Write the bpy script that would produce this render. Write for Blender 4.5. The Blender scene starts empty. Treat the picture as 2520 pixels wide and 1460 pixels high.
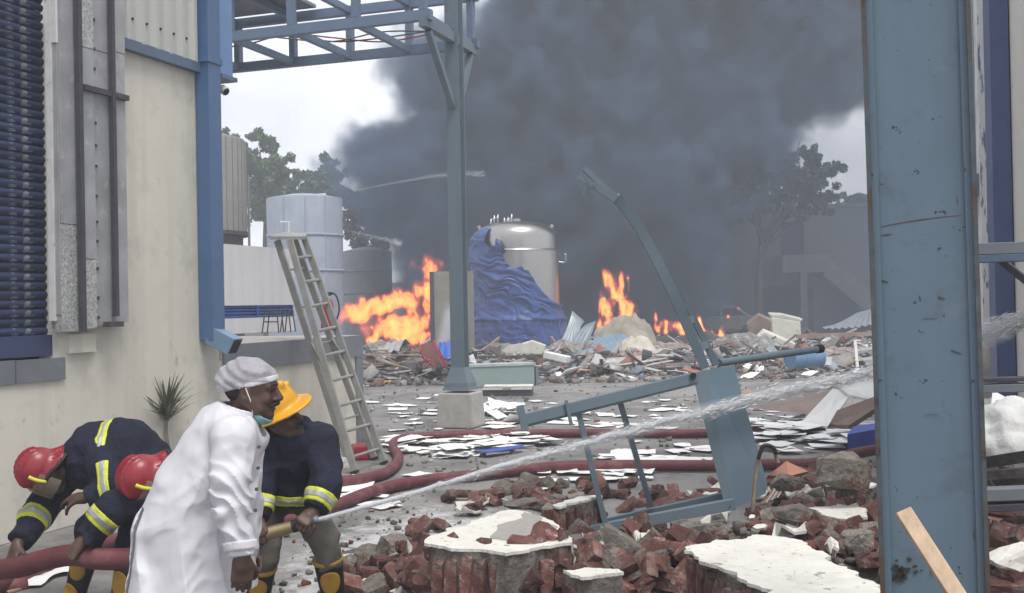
import bpy, math, random
import numpy as np
from mathutils import Vector, Matrix, Quaternion

random.seed(7)
scene = bpy.context.scene
COL = scene.collection

# ------------------------------------------------------------------ camera
F_PX, CX, CY, WPX = 2720.0, 1260.0, 730.0, 2520.0      # focal length and centre for a 2520 px wide frame
CAM = np.array((0.0, 0.0, 1.75))
ROLL, PITCH = 0.019, math.atan(20 / F_PX)
_F = np.array((0.0, math.cos(PITCH), math.sin(PITCH)))
_R0 = np.array((1.0, 0.0, 0.0)); _U0 = np.cross(_R0, _F)
_R = _R0 * math.cos(ROLL) - _U0 * math.sin(ROLL)
_U = _U0 * math.cos(ROLL) + _R0 * math.sin(ROLL)
cam_data = bpy.data.cameras.new('camera')
cam_data.sensor_width = 36.0
cam_data.lens = 36.0 * F_PX / WPX
cam_data.clip_start, cam_data.clip_end = 0.05, 3000
cam = bpy.data.objects.new('camera', cam_data)
COL.objects.link(cam)
_m = Matrix.Identity(4)
for i in range(3):
    _m[i][0], _m[i][1], _m[i][2], _m[i][3] = _R[i], _U[i], -_F[i], CAM[i]
cam.matrix_world = _m
scene.camera = cam

# ------------------------------------------------------------------ sky: bright overcast
world = bpy.data.worlds.new('World'); scene.world = world; world.use_nodes = True
wn, wl = world.node_tree.nodes, world.node_tree.links
wn.clear()
w_out = wn.new('ShaderNodeOutputWorld'); w_bg = wn.new('ShaderNodeBackground')
w_sky = wn.new('ShaderNodeTexSky'); w_sky.sky_type = 'NISHITA'; w_sky.sun_disc = False
SUN_EL, SUN_AZ = math.radians(58), math.radians(-35)
w_sky.sun_elevation = SUN_EL; w_sky.sun_rotation = SUN_AZ
w_tc = wn.new('ShaderNodeTexCoord'); w_map = wn.new('ShaderNodeMapping'); w_map.inputs['Scale'].default_value = (1, 1, 2.6)
w_noise = wn.new('ShaderNodeTexNoise'); w_noise.inputs['Scale'].default_value = 3.2
w_noise.inputs['Detail'].default_value = 7; w_noise.inputs['Roughness'].default_value = 0.55
w_noise.inputs['Distortion'].default_value = 0.6
w_ramp = wn.new('ShaderNodeValToRGB')
w_ramp.color_ramp.elements[0].position = 0.32; w_ramp.color_ramp.elements[0].color = (5.2, 5.35, 5.9, 1)
w_ramp.color_ramp.elements[1].position = 0.62; w_ramp.color_ramp.elements[1].color = (7.2, 7.25, 7.5, 1)
w_mix = wn.new('ShaderNodeMixRGB'); w_mix.inputs[0].default_value = 0.93
wl.new(w_tc.outputs['Generated'], w_map.inputs[0]); wl.new(w_map.outputs[0], w_noise.inputs['Vector'])
wl.new(w_noise.outputs['Fac'], w_ramp.inputs[0])
wl.new(w_sky.outputs[0], w_mix.inputs[1]); wl.new(w_ramp.outputs[0], w_mix.inputs[2])
wl.new(w_mix.outputs[0], w_bg.inputs[0]); w_bg.inputs[1].default_value = 0.1
wl.new(w_bg.outputs[0], w_out.inputs[0])

sun_data = bpy.data.lights.new('sun', 'SUN'); sun_data.energy = 1.5; sun_data.angle = math.radians(24)
sun_data.color = (1.0, 0.96, 0.9)
sun = bpy.data.objects.new('sun', sun_data); COL.objects.link(sun)
_sd = Vector((.18, -.36, .90)).normalized()
sun.rotation_euler = _sd.to_track_quat('Z', 'Y').to_euler()
w_sky.sun_rotation = math.atan2(_sd.x, _sd.y); w_sky.sun_elevation = math.asin(_sd.z)

vs = scene.view_settings
vs.view_transform = 'Standard'; vs.look = 'None'; vs.gamma = 1.0; vs.exposure = 0.80; vs.use_curve_mapping = False
cy = scene.cycles
cy.max_bounces = 7; cy.diffuse_bounces = 3; cy.glossy_bounces = 3; cy.transmission_bounces = 4
cy.transparent_max_bounces = 12; cy.volume_bounces = 2; cy.volume_step_rate = 1.5; cy.volume_max_steps = 160
cy.use_denoising = True; cy.caustics_reflective = False; cy.caustics_refractive = False
cy.sample_clamp_indirect = 4.0

# ------------------------------------------------------------------ placing by sight lines
def ray(px, py):
    return _F + _R * ((px - CX) / F_PX) - _U * ((py - CY) / F_PX)
def at(px, py, Y):
    d = ray(px, py); return CAM + d * ((Y - CAM[1]) / d[1])
def gnd(px, py, z=0.0):
    d = ray(px, py); return CAM + d * ((z - CAM[2]) / d[2])
WDIR = np.array((.327, .945, 0.0)); WDIR /= np.linalg.norm(WDIR)      # the left buildings' long direction
WNRM = np.array((WDIR[1], -WDIR[0], 0.0))                             # out of the wall, into the yard
W0 = np.array((-1.944, 14.1, 0.0))                                    # dock corner
def wpx(px, py, off=0.0):
    d = ray(px, py); o = W0 + WNRM * off
    t = np.dot(o - CAM, WNRM) / np.dot(d, WNRM)
    p = CAM + d * t
    return float(np.dot(p - W0, WDIR)), float(p[2])
def wp(s, z, off=0.0):
    p = W0 + WDIR * s + WNRM * off
    return np.array((p[0], p[1], z))

# ------------------------------------------------------------------ mesh building
class MB:
    def __init__(self): self.v = []; self.f = []; self.c = None
    def add(self, vs, fs):
        n = len(self.v); self.v.extend([tuple(map(float, p)) for p in vs]); self.f.extend([tuple(i + n for i in q) for q in fs]); return self
    def box(self, c, size, R=None):
        c = np.asarray(c, float); h = np.asarray(size, float) / 2
        P = np.array([(x, y, z) for x in (-1, 1) for y in (-1, 1) for z in (-1, 1)]) * h
        if R is not None: P = P @ np.asarray(R).T
        return self.add(P + c, [(0, 1, 3, 2), (4, 6, 7, 5), (0, 4, 5, 1), (2, 3, 7, 6), (0, 2, 6, 4), (1, 5, 7, 3)])
    def bar(self, a, b, w, h, up=(0, 0, 1), w2=None, h2=None):
        a = np.asarray(a, float); b = np.asarray(b, float); d = b - a; d /= np.linalg.norm(d)
        u = np.asarray(up, float)
        if abs(np.dot(u, d)) > .98: u = np.array((0, 1., 0)) if abs(d[1]) < .9 else np.array((1., 0, 0))
        s = np.cross(d, u); s /= np.linalg.norm(s); u = np.cross(s, d)
        w2 = w if w2 is None else w2; h2 = h if h2 is None else h2
        P = []
        for q, ww, hh in ((a, w, h), (b, w2, h2)):
            for i, j in ((-1, -1), (1, -1), (1, 1), (-1, 1)): P.append(q + s * ww / 2 * i + u * hh / 2 * j)
        return self.add(P, [(3, 2, 1, 0), (4, 5, 6, 7), (0, 1, 5, 4), (1, 2, 6, 5), (2, 3, 7, 6), (3, 0, 4, 7)])
    def prism(self, poly, dvec, jit=0):
        poly = [np.asarray(p, float) for p in poly]; n = len(poly); dvec = np.asarray(dvec, float)
        P = poly + [p + dvec for p in poly]
        nrm = sum(np.cross(poly[i], poly[(i + 1) % n]) for i in range(n))
        fs = [tuple(range(n)), tuple(reversed(range(n, 2 * n)))] + [(i, i + n, (i + 1) % n + n, (i + 1) % n) for i in range(n)]
        if np.dot(nrm, dvec) > 0: fs = [tuple(reversed(q)) for q in fs]
        return self.add(P, fs)
    def tube(self, pts, r, seg=10, cap=True):
        pts = [np.asarray(p, float) for p in pts]; n = len(pts)
        rs = r if hasattr(r, '__len__') else [r] * n
        up = np.array((0, 0, 1.)); V = []; prev = None
        for i in range(n):
            d = pts[min(i + 1, n - 1)] - pts[max(i - 1, 0)]; d /= max(np.linalg.norm(d), 1e-9)
            if prev is None:
                s = np.cross(d, up if abs(d[2]) < .95 else np.array((1., 0, 0)))
            else: s = prev - d * np.dot(prev, d)
            s /= np.linalg.norm(s); prev = s; u = np.cross(s, d)
            for k in range(seg):
                a = 2 * math.pi * k / seg; V.append(pts[i] + (s * math.cos(a) + u * math.sin(a)) * rs[i])
        fs = [(i * seg + k, i * seg + (k + 1) % seg, (i + 1) * seg + (k + 1) % seg, (i + 1) * seg + k) for i in range(n - 1) for k in range(seg)]
        if cap: fs += [tuple(reversed(range(seg))), tuple(range((n - 1) * seg, n * seg))]
        return self.add(V, fs)
    def sweep(self, pts, ws, hs, up=(0, -1, 0)):
        pts = [np.asarray(p, float) for p in pts]; n = len(pts); V = []
        for i in range(n):
            d = pts[min(i + 1, n - 1)] - pts[max(i - 1, 0)]; d /= np.linalg.norm(d); u = np.asarray(up, float); s = np.cross(d, u); s /= np.linalg.norm(s); u = np.cross(s, d)
            for a, b in ((-1, -1), (1, -1), (1, 1), (-1, 1)): V.append(pts[i] + s * ws[i] / 2 * a + u * hs[i] / 2 * b)
        return self.add(V, [(3, 2, 1, 0), tuple(range(4 * n - 4, 4 * n))] + [(4 * i + k, 4 * i + (k + 1) % 4, 4 * i + 4 + (k + 1) % 4, 4 * i + 4 + k) for i in range(n - 1) for k in range(4)])
    def lathe(self, c, prof, seg=32):
        V = []
        for r, z in prof:
            for k in range(seg):
                a = 2 * math.pi * k / seg; V.append((c[0] + r * math.cos(a), c[1] + r * math.sin(a), c[2] + z))
        n = len(prof)
        fs = [(i * seg + k, i * seg + (k + 1) % seg, (i + 1) * seg + (k + 1) % seg, (i + 1) * seg + k) for i in range(n - 1) for k in range(seg)]
        if prof[0][0] > 1e-4: fs.append(tuple(reversed(range(seg))))
        if prof[-1][0] > 1e-4: fs.append(tuple(range((n - 1) * seg, n * seg)))
        return self.add(V, fs)

WLOC = {}
def wloc(o): return WLOC.get(o.name, np.zeros(3))
def raw_mesh(name, V, Fc, mat=None, smooth=False):
    me = bpy.data.meshes.new(name)
    V = np.asarray(V, np.float32)
    me.from_pydata(V.tolist(), [], [tuple(int(i) for i in q) for q in Fc]) if not isinstance(Fc, np.ndarray) else quads_into(me, V, Fc)
    if mat is not None: me.materials.append(mat)
    if smooth: me.polygons.foreach_set('use_smooth', [True] * len(me.polygons))
    me.update(); return me
def quads_into(me, V, Q):
    me.vertices.add(len(V)); me.vertices.foreach_set('co', V.ravel())
    k = Q.shape[1]
    me.loops.add(Q.size); me.loops.foreach_set('vertex_index', Q.astype(np.int32).ravel())
    me.polygons.add(len(Q)); me.polygons.foreach_set('loop_start', (np.arange(len(Q)) * k).astype(np.int32))
    me.update(calc_edges=True); me.validate()
def link_obj(name, me, c, parent):
    o = bpy.data.objects.new(name, me); COL.objects.link(o)
    if parent is not None:
        o.parent = parent; o.location = Vector(c - wloc(parent))
    else: o.location = Vector(c)
    WLOC[o.name] = np.array(c, float)
    return o
def obj(name, mb, mat, parent=None, smooth=False, bevel=0, solid=0, sub=0, autosmooth=None):
    V = np.array(mb.v if isinstance(mb, MB) else mb[0], np.float64); Fc = mb.f if isinstance(mb, MB) else mb[1]
    lo, hi = V.min(0), V.max(0); c = np.array(((lo[0] + hi[0]) / 2, (lo[1] + hi[1]) / 2, lo[2]))
    me = raw_mesh(name, V - c, Fc, mat, smooth)
    o = link_obj(name, me, c, parent)
    if autosmooth is not None: me.set_sharp_from_angle(angle=math.radians(autosmooth)) if smooth else None
    if solid:
        m = o.modifiers.new('solid', 'SOLIDIFY'); m.thickness = solid; m.offset = 0
    if bevel:
        m = o.modifiers.new('bevel', 'BEVEL'); m.width = bevel; m.segments = 2; m.limit_method = 'ANGLE'
    if sub:
        m = o.modifiers.new('sub', 'SUBSURF'); m.levels = sub; m.render_levels = sub
    return o
def thing(name, loc, label, cat, group=None):
    o = bpy.data.objects.new(name, None); COL.objects.link(o); o.location = Vector(loc); o.empty_display_size = .2
    WLOC[o.name] = np.array(loc, float)
    return tag(o, label, cat, group)
def tag(o, label=None, cat=None, group=None, kind=None):
    if label: o['label'] = label
    if cat: o['category'] = cat
    if group: o['group'] = group
    if kind: o['kind'] = kind
    return o
def copy_to(o, loc, R=None, scale=None, parent=None):
    c = o.copy(); COL.objects.link(c); c.parent = parent
    c.location = Vector(loc if parent is None else np.asarray(loc) - wloc(parent)); WLOC[c.name] = np.asarray(loc, float)
    if R is not None: c.rotation_euler = R
    if scale is not None: c.scale = scale
    return c
def rotm(rx, ry, rz):
    return np.array(Matrix.Rotation(rz, 3, 'Z') @ Matrix.Rotation(ry, 3, 'Y') @ Matrix.Rotation(rx, 3, 'X'))
def spline(pts, n=8):
    pts = [np.asarray(p, float) for p in pts]; out = []
    for i in range(len(pts) - 1):
        p0, p1, p2, p3 = pts[max(i - 1, 0)], pts[i], pts[i + 1], pts[min(i + 2, len(pts) - 1)]
        for k in range(n):
            t = k / n
            out.append(.5 * (2 * p1 + (p2 - p0) * t + (2 * p0 - 5 * p1 + 4 * p2 - p3) * t * t + (3 * p1 - p0 - 3 * p2 + p3) * t ** 3))
    out.append(pts[-1]); return out

# ------------------------------------------------------------------ numpy noise
_rng = np.random.default_rng(5)
_LAT = _rng.random((64, 64, 64)).astype(np.float32) * 2 - 1
def vnoise(p):
    p = np.asarray(p, np.float32); i = np.floor(p).astype(np.int32); f = p - i; f = f * f * (3 - 2 * f)
    i0 = i & 63; i1 = (i + 1) & 63
    x0, y0, z0 = i0[..., 0], i0[..., 1], i0[..., 2]; x1, y1, z1 = i1[..., 0], i1[..., 1], i1[..., 2]
    fx, fy, fz = f[..., 0], f[..., 1], f[..., 2]
    a = _LAT[x0, y0, z0] * (1 - fx) + _LAT[x1, y0, z0] * fx
    b = _LAT[x0, y1, z0] * (1 - fx) + _LAT[x1, y1, z0] * fx
    c = _LAT[x0, y0, z1] * (1 - fx) + _LAT[x1, y0, z1] * fx
    d = _LAT[x0, y1, z1] * (1 - fx) + _LAT[x1, y1, z1] * fx
    return (a * (1 - fy) + b * fy) * (1 - fz) + (c * (1 - fy) + d * fy) * fz
def fbm(p, oct=4, gain=.5):
    p = np.asarray(p, np.float32); s = 0; a = 1.0; t = 0
    for k in range(oct):
        s = s + a * vnoise(p * (2 ** k) + 17.3 * k); t += a; a *= gain
    return s / t
def sstep(a, b, x):
    t = np.clip((x - a) / (b - a), 0, 1); return t * t * (3 - 2 * t)

# ------------------------------------------------------------------ materials
def M(name, col, rough=.7, metal=0, var=.18, vs=3., bump=0., bs=40., spots=(), rnd=0., spec=.4, bdist=.01, stretch=None, streak=None, coat=0.):
    m = bpy.data.materials.new(name); m.use_nodes = True
    nt = m.node_tree; N, L = nt.nodes, nt.links
    b = N['Principled BSDF']; b.inputs['Roughness'].default_value = rough; b.inputs['Metallic'].default_value = metal
    b.inputs['Specular IOR Level'].default_value = spec
    if coat: b.inputs['Coat Weight'].default_value = coat; b.inputs['Coat Roughness'].default_value = .15
    tc = N.new('ShaderNodeTexCoord'); vec = tc.outputs['Object']
    if stretch:
        mp = N.new('ShaderNodeMapping'); mp.inputs['Scale'].default_value = stretch; L.new(vec, mp.inputs[0]); vec = mp.outputs[0]
    def noise(scale, detail=6, ro=.6, v=None):
        n = N.new('ShaderNodeTexNoise'); n.inputs['Scale'].default_value = scale; n.inputs['Detail'].default_value = detail
        n.inputs['Roughness'].default_value = ro; L.new(v or vec, n.inputs['Vector']); return n.outputs['Fac']
    def mix(fac, a, bb):
        x = N.new('ShaderNodeMixRGB')
        for i, q in ((0, fac), (1, a), (2, bb)):
            if hasattr(q, 'links') or hasattr(q, 'is_linked'): L.new(q, x.inputs[i])
            elif i == 0: x.inputs[0].default_value = q
            else: x.inputs[i].default_value = (*q[:3], 1)
        return x.outputs[0]
    def ramp(src, lo, hi):
        r = N.new('ShaderNodeMapRange'); r.inputs['From Min'].default_value = lo; r.inputs['From Max'].default_value = hi
        L.new(src, r.inputs['Value']); return r.outputs[0]
    c0 = tuple(max(0, x * (1 - var)) for x in col); c1 = tuple(min(1, x * (1 + var)) for x in col)
    cur = mix(ramp(noise(vs), .3, .7), c0, c1)
    if streak:                                   # vertical run marks
        sc, amt, scol = streak
        mp = N.new('ShaderNodeMapping'); mp.inputs['Scale'].default_value = (sc, sc, sc * .05); L.new(tc.outputs['Object'], mp.inputs[0])
        s = ramp(noise(1., 5, .6, mp.outputs[0]), .5, .75)
        mu = N.new('ShaderNodeMath'); mu.operation = 'MULTIPLY'; mu.inputs[1].default_value = amt; L.new(s, mu.inputs[0])
        cur = mix(mu.outputs[0], cur, scol)
    for (sc, ss, lo, hi) in spots:
        cur = mix(ramp(noise(ss, 5, .65), lo, hi), cur, sc)
    if rnd:
        oi = N.new('ShaderNodeObjectInfo'); hv = N.new('ShaderNodeHueSaturation')
        mr = ramp(oi.outputs['Random'], 0, 1); mr.node.inputs['To Min'].default_value = 1 - rnd; mr.node.inputs['To Max'].default_value = 1 + rnd
        L.new(mr, hv.inputs['Value']); L.new(cur, hv.inputs['Color']); cur = hv.outputs[0]
    L.new(cur, b.inputs['Base Color'])
    if bump:
        bp = N.new('ShaderNodeBump'); bp.inputs['Strength'].default_value = bump; bp.inputs['Distance'].default_value = bdist
        L.new(noise(bs, 8, .65), bp.inputs['Height']); L.new(bp.outputs[0], b.inputs['Normal'])
    return m
def M_attr(name, rough=.85, var=.25, bump=.4, bs=25.):
    m = M(name, (.5, .5, .5), rough, 0, var, 9., bump, bs)
    N, L = m.node_tree.nodes, m.node_tree.links; b = N['Principled BSDF']
    a = N.new('ShaderNodeAttribute'); a.attribute_name = 'Col'
    src = b.inputs['Base Color'].links[0].from_socket
    x = N.new('ShaderNodeMixRGB'); x.blend_type = 'MULTIPLY'; x.inputs[0].default_value = 1
    sc = N.new('ShaderNodeMixRGB'); sc.blend_type = 'ADD'; sc.inputs[0].default_value = 1
    L.new(src, sc.inputs[1]); L.new(src, sc.inputs[2])
    L.new(a.outputs['Color'], x.inputs[1]); L.new(sc.outputs[0], x.inputs[2]); L.new(x.outputs[0], b.inputs['Base Color'])
    return m
def srgb(r, g, b):
    return tuple(((x / 255 + .055) / 1.055) ** 2.4 if x > 10 else x / 255 / 12.92 for x in (r, g, b))

MT = dict(
    plaster=M('cream_plaster', (.67, .645, .565), .88, var=.07, vs=.8, bump=.25, bs=40, streak=(3.0, .42, (.38, .365, .32)), spots=[((.40, .385, .345), 1.5, .52, .85), ((.33, .315, .285), 5., .64, .80), ((.24, .23, .21), 30, .70, .76)]),
    cladding=M('beige_cladding', (.50, .50, .47), .5, var=.05, vs=2, streak=(4, .3, (.33, .33, .31))),
    galv=M('galvanised_sheet', (.40, .41, .425), .55, .2, var=.22, vs=6., bump=.12, bs=90, spots=[((.24, .25, .25), 3., .46, .7), ((.48, .49, .49), 9., .56, .72)], streak=(4, .5, (.23, .235, .23))),
    spangle=M('spangled_zinc', (.43, .44, .435), .55, .2, var=.6, vs=48., bump=.1, bs=80, spots=[((.24, .25, .24), 3., .5, .8)]),
    angle=M('dark_angle_iron', (.075, .068, .085), .6, .2, var=.2, vs=8),
    shutter=M('navy_shutter', (.030, .043, .095), .42, .2, var=.25, vs=3, rnd=.3, spots=[((.20, .21, .24), 5., .59, .63)], stretch=(1, 1, 2.2)),
    whiteframe=M('chipped_white_frame', (.68, .67, .66), .6, var=.1, vs=9, spots=[((.36, .33, .31), 14, .62, .7)]),
    blue=M('blue_paint', (.072, .140, .275), .42, var=.08, vs=2, spots=[((.4, .55, .7), 16, .76, .79)]),
    bluegrey=M('blue_grey_paint', (.135, .180, .215), .5, var=.08, vs=3, rnd=.05, spots=[((.12, .15, .18), 7, .68, .78)]),
    gantry=M('gantry_blue', (.125, .18, .265), .5, var=.07, vs=3, rnd=.06),
    strip=M('grey_zinc_strip', (.20, .215, .24), .5, .3, var=.12, vs=4, bump=.06, bs=50, spots=[((.17, .18, .19), 5, .6, .8)]),
    flash=M('slate_flashing', (.10, .15, .22), .5, var=.1),
    dark=M('dark_gap', (.015, .016, .02), .8),
    concrete=M('concrete', (.40, .385, .36), .9, var=.16, vs=5, bump=.35, bs=30, spots=[((.22, .21, .2), 7, .6, .78)]),
    whitewall=M('white_wall', (.70, .70, .71), .85, var=.05, vs=2, bump=.1, streak=(3, .35, (.45, .45, .45))),
    bluepipe=M('rail_blue', (.04, .10, .34), .4),
    tank=M('weathered_tank', (.30, .34, .41), .65, var=.12, vs=1.2, streak=(1.5, .5, (.18, .19, .22))),
    silo=M('silo_cladding', (.27, .265, .25), .6, var=.1, streak=(2, .4, (.17, .165, .16))),
    steel=M('stainless_steel', (.40, .39, .37), .3, 1., var=.06, vs=2, bump=.04, bs=5),
    tarp=M('blue_tarpaulin', (.024, .062, .22), .40, var=.3, vs=3, bump=.25, bs=9, bdist=.05),
    alu=M('ladder_aluminium', (.30, .30, .285), .5, .2, var=.16, vs=6, bump=.1, bs=60),
    red=M('red_paint', (.42, .02, .035), .3, var=.1),
    black=M('black_rubber', (.015, .015, .016), .5),
    rust=M('rusty_steel', (.10, .08, .075), .7, .3, var=.3, vs=8, bump=.3, bs=40),
    wood=M('raw_wood', (.50, .37, .26), .75, var=.22, vs=2.5, stretch=(14, 14, 1.2), bump=.2, bs=20),
    plank=M('grey_plank', (.26, .19, .15), .85, var=.3, vs=4, rnd=.5),
    paper=M('paper', (.84, .84, .83), .85, var=.05, vs=9, rnd=.08),
    hose=M('hose_red', (.135, .036, .044), .6, var=.25, vs=6, bump=.22, bs=120, spots=[((.22, .13, .125), 6, .56, .8)]),
    brick=M('fired_brick', (.135, .060, .051), .95, var=.4, vs=14, bump=.9, bs=45, rnd=.5, spots=[((.06, .03, .027), 8, .54, .68), ((.22, .185, .16), 11, .52, .70), ((.33, .30, .27), 26, .61, .70)]),
    mortar=M('mortar', (.20, .18, .16), .95, var=.4, vs=18, bump=1., bs=40, bdist=.03, spots=[((.15, .075, .062), 9, .55, .63), ((.10, .09, .08), 24, .58, .68)]),
    whiteplaster=M('painted_plaster', (.66, .65, .59), .85, var=.08, vs=6, bump=.3, bs=30, spots=[((.50, .48, .43), 4, .5, .75), ((.27, .25, .225), 11, .62, .67), ((.20, .18, .165), 34, .64, .68)]),
    greyplaster=M('bare_render', (.33, .315, .295), .95, var=.1, vs=20, bump=.4, bs=90),
    chunk=M('broken_masonry', (.225, .20, .175), .95, var=.4, vs=16, bump=1., bs=38, bdist=.03, rnd=.3, spots=[((.19, .085, .07), 6, .54, .62), ((.34, .32, .29), 22, .58, .66), ((.10, .09, .08), 30, .60, .68)]),
    bark=M('bark', (.09, .075, .06), .9, var=.3, vs=10, bump=.5),
    leaf=M('leaf_green', (.075, .14, .048), .6, var=.45, vs=1.4),
    leafgrey=M('leaf_smoky', (.07, .095, .07), .7, var=.4, vs=1.2),
    farwall=M('grey_building_wall', (.34, .33, .32), .9, var=.1, vs=1, streak=(1, .4, (.24, .24, .24))),
    sack=M('white_sack', (.60, .60, .59), .6, var=.10, vs=6, bump=.5, bs=12, bdist=.03, spots=[((.38, .37, .35), 7, .6, .75)]),
    cardboard=M('cardboard', (.36, .26, .18), .85, var=.15, vs=5),
    attr=M_attr('mixed_rubble'),
    green=M('grey_green_enamel', (.27, .36, .34), .45, var=.07, vs=3),
    appliance=M('scorched_white_enamel', (.62, .62, .54), .5, var=.12, vs=4, spots=[((.2, .19, .17), 5, .6, .75)]),
)
# ================================================================== GROUND
def pile_h(X, Y):
    X = np.asarray(X, float); Y = np.asarray(Y, float)
    lump = fbm(np.stack([X * 1.3, Y * 1.3, np.zeros_like(X) + 3.1], -1), 4)
    h = .56 * sstep(8.8, 5.2, Y) * (1 - .42 * sstep(5.3, 4.4, Y)) * sstep(-1.25, -.15, X + .12 * (Y - 6))
    near = h * (1 + .28 * lump)
    far = .17 * sstep(23.5, 29, Y) * sstep(62, 46, Y) * (1 + .6 * lump) * sstep(-9, -5, X)
    return np.maximum(near, far * (np.abs(X) < 40))
_TS = np.concatenate([np.arange(2.2, 12, .01), np.arange(12, 75, .06)])
def on_pile(px, py, lift=0.):
    P = CAM + ray(px, py) * _TS[:, None]; hit = np.nonzero(P[:, 2] <= pile_h(P[:, 0], P[:, 1]) + lift)[0]
    return P[hit[0]] if len(hit) else P[-1]
def grid_mesh(xs, ys, zf):
    X, Y = np.meshgrid(xs, ys, indexing='ij'); Z = zf(X, Y)
    nx, ny = X.shape; I = np.arange(nx * ny).reshape(nx, ny)
    Q = np.stack([I[:-1, :-1], I[1:, :-1], I[1:, 1:], I[:-1, 1:]], -1).reshape(-1, 4)
    return np.stack([X, Y, Z], -1).reshape(-1, 3), Q
g_mat = M('yard_concrete', (.245, .237, .232), .9, var=.2, vs=.7, bump=.5, bs=14, bdist=.03,
          spots=[((.135, .13, .125), .45, .50, .62), ((.125, .12, .115), 1.1, .50, .72), ((.30, .285, .275), 3.1, .58, .74), ((.11, .105, .10), 9., .60, .70), ((.10, .095, .09), 34., .62, .70)])
def wet_mask(m):
    N, L = m.node_tree.nodes, m.node_tree.links; b = N['Principled BSDF']
    # soapy water run-off lying on the concrete in front of the rubble
    tc = N.new('ShaderNodeTexCoord'); mp = N.new('ShaderNodeMapping'); mp.inputs['Location'].default_value = (.62, -7.55, 0)
    mp.vector_type = 'POINT'; L.new(tc.outputs['Object'], mp.inputs[0])
    sc = N.new('ShaderNodeMapping'); sc.inputs['Scale'].default_value = (.95, .42, 1); sc.inputs['Rotation'].default_value = (0, 0, .25); L.new(mp.outputs[0], sc.inputs[0])
    ln = N.new('ShaderNodeVectorMath'); ln.operation = 'LENGTH'; L.new(sc.outputs[0], ln.inputs[0])
    n = N.new('ShaderNodeTexNoise'); n.inputs['Scale'].default_value = 5.5; n.inputs['Detail'].default_value = 9; n.inputs['Roughness'].default_value = .72; L.new(tc.outputs['Object'], n.inputs['Vector'])
    a = N.new('ShaderNodeMath'); a.operation = 'MULTIPLY_ADD'; a.inputs[1].default_value = .62; L.new(ln.outputs['Value'], a.inputs[0])
    k = N.new('ShaderNodeMath'); k.operation = 'SUBTRACT'; k.inputs[0].default_value = 0; L.new(n.outputs['Fac'], k.inputs[1])
    L.new(k.outputs[0], a.inputs[2])
    r = N.new('ShaderNodeMapRange'); r.inputs['From Min'].default_value = .06; r.inputs['From Max'].default_value = -.18; r.inputs['To Max'].default_value = .8; L.new(a.outputs[0], r.inputs['Value'])
    x = N.new('ShaderNodeMixRGB'); x.inputs[2].default_value = (.62, .62, .63, 1); L.new(r.outputs[0], x.inputs[0])
    L.new(b.inputs['Base Color'].links[0].from_socket, x.inputs[1]); L.new(x.outputs[0], b.inputs['Base Color'])
    rr = N.new('ShaderNodeMapRange'); rr.inputs['To Min'].default_value = .9; rr.inputs['To Max'].default_value = .35; L.new(r.outputs[0], rr.inputs['Value']); L.new(rr.outputs[0], b.inputs['Roughness'])
wet_mask(g_mat)
far_x = np.concatenate([np.linspace(-900, -30, 12), np.linspace(-24, 24, 70), np.linspace(30, 900, 12)])
far_y = np.concatenate([np.linspace(-200, -6, 8), np.linspace(-4, 70, 90), np.linspace(90, 1800, 12)])
V, Q = grid_mesh(far_x, far_y, lambda X, Y: -.004 - .012 * np.abs(fbm(np.stack([X * .4, Y * .4, X * 0], -1), 3)) - .02 * (np.abs(X) > 60))
me = raw_mesh('ground', V, Q, g_mat, True); o = link_obj('ground', me, np.zeros(3), None); tag(o, kind='structure')

# ================================================================== LEFT WAREHOUSE
wb = wp(-6.5, 0); wh = thing('warehouse', wb, 'cream plastered warehouse with navy roller shutter and beige upper cladding', 'warehouse')
def wbox(name, s0, s1, z0, z1, o0, o1, mat, parent=wh, bevel=0):
    mb = MB(); P = [wp(s, z, o) for s in (s0, s1) for o in (o0, o1) for z in (z0, z1)]
    mb.add(P, [(0, 1, 3, 2), (4, 6, 7, 5), (0, 4, 5, 1), (2, 3, 7, 6), (0, 2, 6, 4), (1, 5, 7, 3)])
    # orient faces outward
    return obj(name, fixn(mb), mat, parent, bevel=bevel)
def fixn(mb):
    V = np.array(mb.v); c = V.mean(0); out = []
    for q in mb.f:
        P = V[list(q)]; n = np.cross(P[1] - P[0], P[2] - P[0])
        out.append(tuple(reversed(q)) if np.dot(n, P.mean(0) - c) < 0 else q)
    mb.f = out; return mb
S_END = wpx(536, 700)[0]                       # where the tall building stops
z_eave = wpx(400, 142)[1]
s_pan0, s_pan1 = wpx(116, 500, .0)[0] + .03, wpx(312, 500, .12)[0]
s_sh = wpx(122, 400, -.06)[0]                     # jamb of the shutter opening
z_sill = wpx(80, 890)[1]
# plaster wall in pieces round the shutter opening
wbox('wall', s_sh, S_END, 0, z_eave, -.3, 0, MT['plaster'])
wbox('wall', -13, s_sh, 0, z_sill, -.3, 0, MT['plaster'])
wbox('end_wall', S_END - .3, S_END, 0, z_eave + 3.5, -9, -.3, MT['plaster'])
wbox('dark_interior_wall', -13, s_sh, z_sill, z_eave + 3, -.62, -.45, MT['dark'])
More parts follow.
